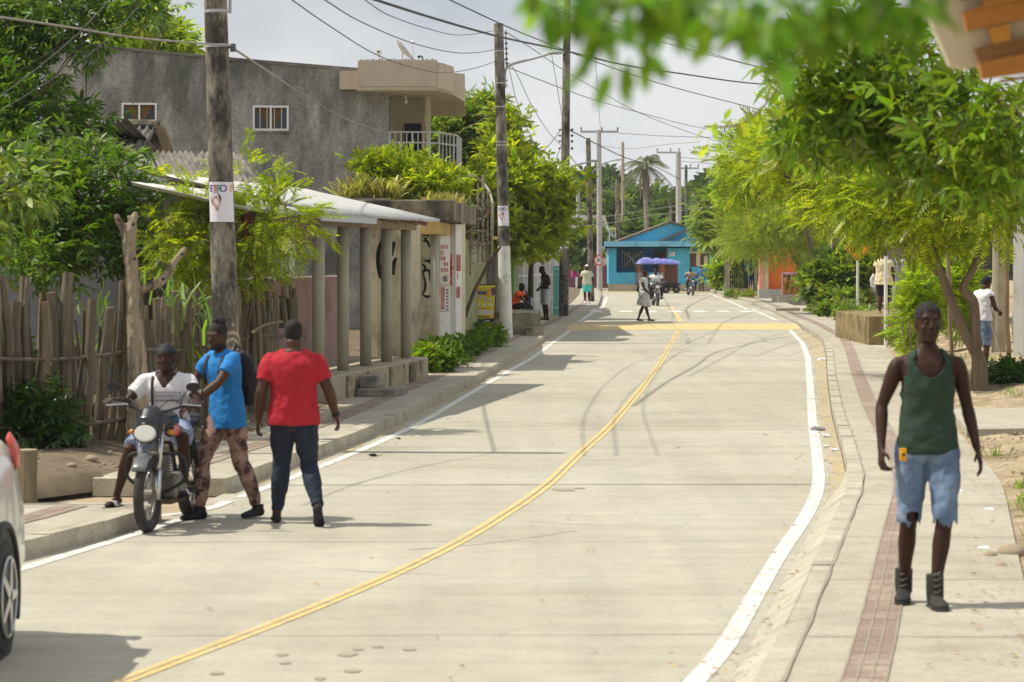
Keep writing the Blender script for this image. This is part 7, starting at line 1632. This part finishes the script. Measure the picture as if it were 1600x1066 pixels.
# ---- signs
def post_sign(label, px, pyb, pyt, Y, r=.03, zb=.14): 
    o = empty('sign_post', ((px-CX)*Y/F, Y, zb), 0, label, 'sign'); q = MB(); q.tube([(0,0,0),(0,0,zq(pyt,Y)-zb)], r, 10); q.build('post', M_polew, o); return o
Ysg = 88.0; sg = post_sign('yellow diamond warning sign on a white post, its top hidden in leaves', 1340, 500, 388, Ysg, .045); zc = zq(389,Ysg)-.14
q = MB(); q.slab([Vector((0,-.06,zc-.42)),Vector((.42,-.06,zc)),Vector((0,-.06,zc+.42)),Vector((-.42,-.06,zc))], (0,.02,0)); q.build('plate', mat('sign_yellow', (.78,.42,.01), rough=.4), sg)
q = MB()
for a_, b_ in (((0,-.36),(.36,0)),((.36,0),(0,.36)),((0,.36),(-.36,0)),((-.36,0),(0,-.36))): q.tube([(a_[0],-.066,zc+a_[1]),(b_[0],-.066,zc+b_[1])], [(.012,.003)]*2, 6)
for k_ in range(3): q.box(-.14+k_*.1,-.08+k_*.1,-.068,-.062,zc-.14,zc+.12)
q.build('symbol', M_black, sg)
sg = post_sign('bare white metal post on the pavement nearer than the yellow warning sign', 1384, 541, 400, 62.0, .042)
q = MB(); q.slab([Vector((-.25,-.05,zq(400,62)-.5)),Vector((.25,-.05,zq(400,62)-.5)),Vector((.25,-.05,zq(400,62)-.1)),Vector((-.25,-.05,zq(400,62)-.1))], (0,.015,0))
q.v = [(v[0],v[1],v[2]+.55) for v in q.v]; q.build('plate', M_galv, sg)
Y30 = 173.5; o = empty('speed_sign', P(935.5,407,Y30), 0, 'round red-rimmed speed limit sign reading 30 on the slim pale pole', 'sign'); q = MB(); q.disc((0,-.26,0), .33, 'y', 28, .02); q.build('rim', mat('sign_red', (.60,.03,.03), rough=.5), o); q = MB(); q.disc((0,-.275,0), .25, 'y', 28, .012); q.build('face', mat('sign_white', (.78,.78,.78), rough=.5), o); q = MB(); add_text(q, '30', .40, lambda x,y: Vector((x,-.286,y)), .005); q.build('lettering', M_black, o, fix=False); q = MB(); q.box(-.03,.03,-.25,-.14,-.2,.2); q.build('bracket', M_galv, o)
# yellow sign board
YA = 70.5; A0_ = P(755,512,YA); o = empty('sign_board', A0_, R(0), 'black-framed yellow advertising board leaning by the whitewashed pole', 'sign board')
W2, Hb = .29, 1.14; tilt = .035
def ap(x, y, d=0.0): return Vector((x*(1)+y*tilt*1.6, -d+.16*y, y))
def arect(q, x0,x1,y0,y1,d): q.add([ap(x0,y0,d),ap(x1,y0,d),ap(x1,y1,d),ap(x0,y1,d)],[(0,1,2,3)])
q = MB(); q.slab([ap(-W2,.12),ap(W2,.12),ap(W2,Hb),ap(-W2,Hb)], (0,.03,0)); 
for sx in (-1,1): q.slab([ap(sx*W2-.015,0),ap(sx*W2+.015,0),ap(sx*W2+.015,.12),ap(sx*W2-.015,.12)], (0,.03,0)); q.tube([ap(sx*W2*.9,Hb-.05)+Vector((0,.03,0)), Vector((sx*W2*.9,.45,0))], .012, 6)
q.build('frame', M_black, o)
q = MB(); arect(q,-W2+.025,W2-.025,.24,Hb-.03,.004); q.build('panel', mat('board_yellow', (.58,.46,.03), (.66,.53,.05), 8, .5), o, fix=False)
q = MB(); arect(q,-W2+.025,W2-.12,.86,.96,.007); q.add([ap(.12,.80,.0065),ap(W2-.03,.86,.0065),ap(W2-.03,1.06,.0065),ap(.16,1.04,.0065)],[(0,1,2,3)]); q.build('picture', mat('board_plum', (.08,.06,.12), (.14,.10,.18), 12, .6), o, fix=False)
q = MB(); arect(q,.04,.17,.82,.95,.010); q.add([ap(.105+.035*math.cos(a),.985+.035*math.sin(a),.010) for a in [2*PI*k/12 for k in range(12)]],[tuple(range(12))]); q.build('picture', mat('board_orange', (.70,.32,.02), rough=.6), o, fix=False)
q = MB(); add_text(q,'Pagos',.12,lambda x,y: ap(x-.09,y+.81-x*.15,.013),.004); add_text(q,'aquí',.12,lambda x,y: ap(x+.07,y+.735-x*.1,.013),.004)
for cx2 in (-.17,0,.17): q.add([ap(cx2+.045*math.cos(a),.60+.035*math.sin(a),.009) for a in [2*PI*k/14 for k in range(14)]],[tuple(range(14))])
for k_ in range(4): arect(q,-.22,.22,.345+k_*.03,.367+k_*.03,.008)
arect(q,.03,.16,.165,.185,.008); q.build('lettering', mat('board_white', (.66,.64,.62), rough=.6), o, fix=False)
q = MB(); arect(q,-.19,.15,.265,.30,.009); arect(q,-.17,.15,.49,.50,.009); arect(q,-.24,.2,1.00,1.012,.009); q.build('small_print', mat('board_maroon', (.18,.05,.03), rough=.7), o, fix=False)
# blue sign, umbrella, hanging cloth on the right
Yb = 80; o = empty('shop_sign', P(1440,416,Yb), 0, 'small dark blue hanging sign with light lettering above the lime shrub', 'sign'); q = MB(); q.box(-.16,.16,-.01,.01,-.15,.12); q.build('board', mat('sign_blue', (.02,.06,.25), rough=.6), o); q = MB(); add_text(q, 'Ind:', .16, lambda x,y: Vector((x,-.016,y-.02)), .004); q.build('lettering', mat('sign_cyan', (.15,.40,.65)), o, fix=False)
o = empty('umbrella', P(1421,487,72), 0, 'pink and white umbrella partly hidden by the lime-green shrub', 'umbrella'); q = MB(); N_ = 12
for i in range(N_):
    a0, a1 = 2*PI*i/N_, 2*PI*(i+1)/N_; M3 = Matrix.Rotation(R(35),3,'Y')
    for k_ in range(4):
        r0_, r1_ = .45*k_/4, .45*(k_+1)/4; zf = lambda r: .28-.28*(r/.45)**2+.25; q.mi = (i+(k_>2))%2
        q.add([M3@Vector((r0_*math.cos(a0),r0_*math.sin(a0),zf(r0_))),M3@Vector((r1_*math.cos(a0),r1_*math.sin(a0),zf(r1_))),M3@Vector((r1_*math.cos(a1),r1_*math.sin(a1),zf(r1_))),M3@Vector((r0_*math.cos(a1),r0_*math.sin(a1),zf(r0_)))],[(0,1,2,3)])
q.build('canopy', [mat('pink_fabric', (.75,.08,.25), rough=.7), mat('pale_pink_fabric', (.75,.60,.66), rough=.7)], o, fix=False); q = MB(); q.tube([(0,0,-.3),(0,0,.5)], .01, 6); q.build('shaft', M_galv, o)
def cloth(lab, px, py, w_, h_, Y, m):
    q = MB(); n = 10; vs = []
    for j in range(7):
        for i in range(n+1): vs.append(P(px,py,Y)+Vector((w_*(i/n-.5)*(1+.1*j/6), .05*math.sin(i*1.9+j*.4), -h_*j/6+.02*math.sin(i))))
    q.add(vs, [(j*(n+1)+i,j*(n+1)+i+1,(j+1)*(n+1)+i+1,(j+1)*(n+1)+i) for j in range(6) for i in range(n)]); o = q.build('hanging_cloth', m, smooth=True); s = o.modifiers.new('s','SOLIDIFY'); s.thickness = .01; return tag(o, lab, 'cloth')
cloth('grey lilac cloth hanging left of the small blue sign', 1410, 405, .5, 1.4, 76, mat('lilac_cloth', (.34,.32,.38), (.44,.42,.48), 5, .9))
cloth('bright pink garment hanging on the beige wall by the pale short pole', 898, 411, .42, 1.0, 186, mat('pink_garment', (.72,.10,.35), rough=.8))
# iron fence and gate between the blue house and the round tree
o = empty('iron_fence', (0,0,0), 0, 'dark iron bar fence with grey pillars right of the blue house', 'fence'); Yi = 150; q = MB()
for i in range(14): x = X(1138+i*3,Yi); q.tube([(x,Yi,.5),(x,Yi,zq(397,Yi))], .035, 5)
q.build('bars', M_dark, o); q = MB(); q.box(X(1133,Yi),X(1140,Yi),Yi-.2,Yi+.2,0,zq(393,Yi)); q.build('pillar', M_col, o); q = MB(); q.box(X(1178,Yi),X(1183,Yi),Yi-.2,Yi+.2,0,zq(420,Yi)); q.build('pillar', M_col, o); q = MB(); q.box(X(1140,Yi)+.01,X(1178,Yi)-.01,Yi-.1,Yi+.1,0,.5); q.build('base_wall', M_base, o)
# ---------- cart with slatted sides and scalloped canopy
YC2 = 167.0; o = empty('passenger_cart', (X(1030,YC2),YC2,0), 0, 'three-wheeled cart with orange-brown slatted sides and a purple-blue scalloped canopy', 'cart'); k_ = YC2/F
def cx2(px): return (px-1030)*k_
def cz2(py): return H+(HZ-py)*k_
M_sl = mat('orange_slats', (.42,.13,.03), (.50,.17,.05), 4, .7); M_slb = mat('brown_slats', (.14,.06,.04), (.20,.09,.06), 4, .8); M_pur = mat('purple_canopy', (.13,.14,.42), (.19,.20,.50), 3, .35)
for (x0,x1,m_) in ((1030,1038,M_sl),(1040,1048,M_slb),(1049,1057,M_slb),(995,1000,M_sl)):
    for kk in range(8): q = MB(); q.box(cx2(x0),cx2(x1),-.62,-.56,cz2(441-kk*3.6),cz2(441-kk*3.6)+.09); q.build('slat', m_, o)
q = MB()
for x in (995,1001,1029,1038.5,1048.5,1057.5): q.box(cx2(x)-.03,cx2(x)+.03,-.66,-.55,cz2(443),cz2(412))
for x in (995,1057.5): q.box(cx2(x)-.03,cx2(x)+.03,1.4,1.5,cz2(443),cz2(412))
q.build('frame', M_slb, o)
q = MB(); q.box(cx2(994),cx2(1062),-.7,1.5,cz2(446),cz2(443)); q.box(cx2(1000),cx2(1058),-.5,1.3,cz2(450),cz2(446)-.003); q.build('chassis', M_dark, o)
q = MB(); q.box(cx2(1039),cx2(1057),-.4,1.4,cz2(443)+.01,cz2(414)); q.build('seat_back', M_slb, o)
for x in (1001,1040,1056): 
    for yy in ((-.62,) if x != 1001 else (.3,)): q = MB(); q.disc((cx2(x),yy+.15,.24), .24, 'y', 20, .12); wq = q.build('wheel', M_tyr, o); q = MB(); q.disc((cx2(x),yy+.084,.24), .10, 'y', 14, .012); q.build('rim', M_rim, wq)
q = MB(); seg = [(994,1026,10.5,0),(1014,1040,9.5,.35),(1026,1050,8.6,.55),(1038,1058,7.4,.75),(1048,1064,5.5,.9)]
for (x0,x1,hh,dy) in seg:
    n = 12; m_ = 6; vs = []
    for j in range(m_+1):
        for i in range(n+1):
            u = i/n; v = j/m_; zt = cz2(412.5)+hh*k_*math.sin(PI*u)**.6*max(0,math.sin(PI*v))**.45; vs.append((cx2(x0)+(cx2(x1)-cx2(x0))*u, -.95+dy*.2+2.6*v, zt))
    q.add(vs, [(j*(n+1)+i,j*(n+1)+i+1,(j+1)*(n+1)+i+1,(j+1)*(n+1)+i) for j in range(m_) for i in range(n)])
cn = q.build('canopy', M_pur, o, smooth=True, fix=False); s = cn.modifiers.new('s','SOLIDIFY'); s.thickness = .03
p12 = person('passenger in a pale blue-white shirt seated in the slatted cart', (X(1010,YC2),YC2+.2,cz2(443)-.25), R(200), fy, SK1, 1.0, C_black, face=False); tshirt(fy, p12, mat('pale_blue_shirt', (.55,.60,.72), rough=.85), .84, .7, .03); trousers(fy, p12, C_black, 1.9, .02, 0, .97)
# ---------- white car at the left edge
M_car = mat('car_white', (.62,.60,.54), (.66,.64,.58), .8, .22, spec=.6, coat=.4); M_trim = mat('car_trim', (.015,.015,.016), rough=.6); M_cglass = glassy('car_glass', (.02,.025,.03), .05, .8)
car = empty('parked_car', (-3.71,13.35,0), R(0), 'white car at the left edge of the road, seen from its rear corner', 'car')
def rr_ring(y, w_, z0, z1, tum, n=28):
    """closed section of the car body at y: width w_, from z0 to z1, tumblehome tum"""
    vs = []
    for i in range(n):
        a = 2*PI*i/n; ca, sa = math.cos(a), math.sin(a); e = .32; x = math.copysign(abs(ca)**e,ca); z = math.copysign(abs(sa)**e,sa); zz_ = (z0+z1)/2+z*(z1-z0)/2
        vs.append((x*w_*(1-tum*max(0,(z+.15))), y, zz_))
    return vs
secs = [(-2.05,.60,.42,.62,.02),(-1.98,.78,.28,.78,.03),(-1.7,.88,.22,.92,.04),(-1.2,.91,.22,1.0,.05),(-.6,.915,.22,1.04,.05),(.6,.915,.22,1.06,.05),(1.4,.915,.22,1.10,.05),(2.0,.91,.24,1.16,.06),(2.28,.885,.28,1.20,.09),(2.38,.80,.34,1.10,.10),(2.42,.60,.44,.95,.1)]
q = MB(); n = 28; vs = []
for s_ in secs: vs += rr_ring(*s_)
q.add(vs, [(i*n+j,i*n+(j+1)%n,(i+1)*n+(j+1)%n,(i+1)*n+j) for i in range(len(secs)-1) for j in range(n)]+[tuple(range(n-1,-1,-1)),tuple(range((len(secs)-1)*n,len(secs)*n))]); body = q.build('body', M_car, car, smooth=True)
def cut_arch(o_, cy):
    c = MB(); c.disc((0,cy,.33), .40, 'x', 36, 2.6); co = c.build('arch_cutter', M_trim, None); co.hide_render = True; return co
# wheel arches: dark lip and well standing just proud of the body side
cab = [(-1.1,.70,1.0,1.04,.0),(-.55,.74,1.0,1.42,.10),(-.1,.76,1.0,1.58,.12),(.8,.77,1.02,1.62,.12),(1.6,.76,1.05,1.58,.12),(2.05,.72,1.1,1.40,.12),(2.24,.66,1.12,1.2,.05)]
q = MB(); vs = []
for s_ in cab: vs += rr_ring(*s_)
q.add(vs, [(i*n+j,i*n+(j+1)%n,(i+1)*n+(j+1)%n,(i+1)*n+j) for i in range(len(cab)-1) for j in range(n)]+[tuple(range(n-1,-1,-1)),tuple(range((len(cab)-1)*n,len(cab)*n))]); q.build('cabin', M_car, car, smooth=True)
for sx in (-1,1):
    for (y0,y1,nm) in ((-.35,.50,'side_window'),(.58,1.35,'side_window'),(1.42,1.85,'side_window')):
        q = MB(); q.slab([Vector((sx*.765,y0,1.13)),Vector((sx*.765,y1,1.13)),Vector((sx*.70,y1-.05,1.50)),Vector((sx*.70,y0+.08,1.50))], (sx*.02,0,0)); q.build(nm, M_cglass, car)
    q = MB(); q.slab([Vector((sx*.66,2.30,.98)),Vector((sx*.885,1.98,1.02)),Vector((sx*.865,2.0,1.24)),Vector((sx*.66,2.27,1.20))], (0,.04,0)); 
    q = MB(); q.tube([(sx*.845,2.24,.99),(sx*.835,2.22,1.08),(sx*.80,2.17,1.17)], [(.018,.06),(.02,.08),(.012,.05)], 12, up=(1,0,0)); q.build('tail_lamp', mat('tail_lamp', (.50,.05,.02), rough=.15, spec=.8), car, smooth=True)
    for cy in (-1.35,1.40):
        q = MB(); q.disc((sx*.80,cy,.34), .385, 'x', 40, .246); q.build('wheel_arch', M_trim, car)
        q = MB(); q.tube([(sx*.922,cy+.395*math.cos(a),.34+.395*math.sin(a)) for a in [R(d) for d in range(-25,206,11)]], .022, 8); q.build('arch_trim', M_trim, car, smooth=True)
        q = MB(); nn_ = 40
        q.tube([(sx*.70,cy,.34),(sx*.72,cy,.34),(sx*.90,cy,.34),(sx*.935,cy,.34)], [.30,.335,.338,.30], nn_); wq = q.build('wheel', M_tyr, car); shade_auto(wq,30)
        q = MB(); q.disc((sx*.935,cy,.34), .225, 'x', 32, .02); q.build('rim', mat('alloy_dark', (.05,.05,.055), rough=.4, metal=.5), wq); q = MB()
        for i in range(5):
            a = 2*PI*i/5; q.tube([(sx*.955,cy+.03*math.cos(a),.34+.03*math.sin(a)),(sx*.95,cy+.215*math.cos(a),.34+.215*math.sin(a))], [(.012,.035),(.01,.025)], 6, up=(1,0,0))
        q.tube([(sx*.948,cy+.218*math.cos(2*PI*i/32),.34+.218*math.sin(2*PI*i/32)) for i in range(33)], .010, 6); q.build('alloy_spokes', M_chr, wq)
    q = MB(); q.slab([Vector((sx*.90,1.80,.12)),Vector((sx*.70,1.80,.12)),Vector((sx*.70,1.81,.40)),Vector((sx*.90,1.81,.40))], (0,.015,0)); q.build('mud_flap', M_trim, car)
q = MB(); q.tube([(-.80,2.28,.50),(-.6,2.40,.50),(0,2.44,.5),(.6,2.40,.50),(.80,2.28,.50)], [(.05,.10)]*5, 10, up=(0,0,1)); q.build('rear_bumper', M_car, car, smooth=True)
q = MB(); q.slab([Vector((-.6,2.31,1.12)),Vector((.6,2.31,1.12)),Vector((.52,2.08,1.5)),Vector((-.52,2.08,1.5))], (0,.02,0)); q.build('rear_window', M_cglass, car)
# ---------- litter and stones
def stones(lab_fn, spots, name, m, cat):
    for i, (x,y,z,r) in enumerate(spots):
        q = MB(); q.ell((0,0,0), (r,r*.8,r*.55), 9, 6); q.v = [tuple(Vector(v)*(1+.25*mnoise.noise(Vector(v)*8/r*.1+Vector((i,0,0))))) for v in q.v]; o = q.build(name, m, smooth=True); o.location = (x,y,(zR(x,y) if x > 0 else z)+r*.25); o.rotation_euler = (0,0,i); tag(o, lab_fn(i), cat)
M_stone = mat('field_stone', (.28,.22,.15), (.40,.33,.23), 6, .95, .01, 25)
def gs(px,py,r): Y = F*(H-.25)/(py-HZ); return ((px-CX)*Y/F, Y, .2, r)
sl2 = [gs(1580,840,.11),gs(1548,843,.07),gs(1566,858,.05),gs(143,712,.07),gs(112,722,.06),gs(170,702,.05),gs(1420,560,.06)]
sn = ['rounded brown stone at the right edge of the pavement, the largest','smaller stone left of the large brown one at right','pebble below the large brown stone at right','pale stone on the bank under the stick fence','stone on the bank left of the rider','small stone at the fence foot above the rider','stone among the stems by the lime shrub']
stones(lambda i: sn[i], sl2, 'stone', M_stone, 'stone')
grv = []
for i in range(1500):
    if i < 1100: Y = rng.uniform(14,34); u = rng.uniform(.05,2.2); x = outR(Y)+u; z = zR(x,Y)
    else: Y = rng.uniform(26,36); u = rng.uniform(.1,1.2); x = walkL(Y)-u; z = profL(u,Y)
    grv.append((x,Y,z))
q = MB()
for (x,y,z) in grv:
    r = rng.uniform(.008,.028); q.ell((x,y,z), (r,r*.8,r*.6), 5, 4)
tag(q.build('gravel', M_stone, fix=False), kind='stuff')
for (px,py,lab,m_,s_) in ((1278,671,'crumpled brown and blue scrap beside the right white line', mat('scrap', (.30,.16,.10), (.20,.25,.35), 30, .8), .10),(1293,681,'crumpled white wrapper in the right gutter, the larger',M_paper,.06),(1306,703,'white plastic bit against the right kerb',M_paper,.05),(1291,697,'small flat white scrap in the right gutter',M_paper,.04),(1284,562,'white plastic bag piece near the far right gutter',M_paper,.10),(584,711,'small dark piece of litter on the road by the left line',M_black,.05),(622,685,'tiny dark litter bit on the left white line',M_black,.03)):
    g_ = G(px,py,.02); q = MB(); q.ell((0,0,0),(s_,s_*.7,s_*.35),10,7); q.v = [tuple(Vector(v)*(1+.6*mnoise.noise(Vector(v)*30))) for v in q.v]; o = q.build('litter', m_, smooth=False); o.location = g_; tag(o, lab, 'litter')
for (px,py,lab) in ((1500,748,'flat white litter on the grass at right, the upper'),(1540,832,'white litter at the grass edge beside the pavement'),(1548,775,'white paper lying in the grass')):
    x,Y,z,_ = gs(px,py,.1); q = MB(); q.ell((0,0,0),(.05,.03,.015),10,6); q.v = [tuple(Vector(v)*(1+.6*mnoise.noise(Vector(v)*30))) for v in q.v]; o = q.build('litter', M_paper); o.location = (x,Y,zR(x,Y)+.02); tag(o, lab, 'litter')
# manhole-like broken paver by the steps
for ob in list(bpy.data.objects):
    if ob.name.startswith('arch_cutter'): bpy.data.objects.remove(ob)

# thin summer haze: closed box round the scene
q = MB(); q.box(-260, 260, -70, 640, -1.2, 42); hz = q.build('haze', None); hz.data.materials.clear()
hm_ = bpy.data.materials.new('haze_air'); hm_.use_nodes = True; tt = hm_.node_tree; tt.nodes.clear(); oo = tt.nodes.new('ShaderNodeOutputMaterial'); pv = tt.nodes.new('ShaderNodeVolumePrincipled')
pv.inputs['Density'].default_value = .0002; pv.inputs['Color'].default_value = (.92,.95,1,1); pv.inputs['Anisotropy'].default_value = .3; tt.links.new(pv.outputs[0], oo.inputs['Volume']); hz.data.materials.append(hm_); tag(hz, kind='stuff')
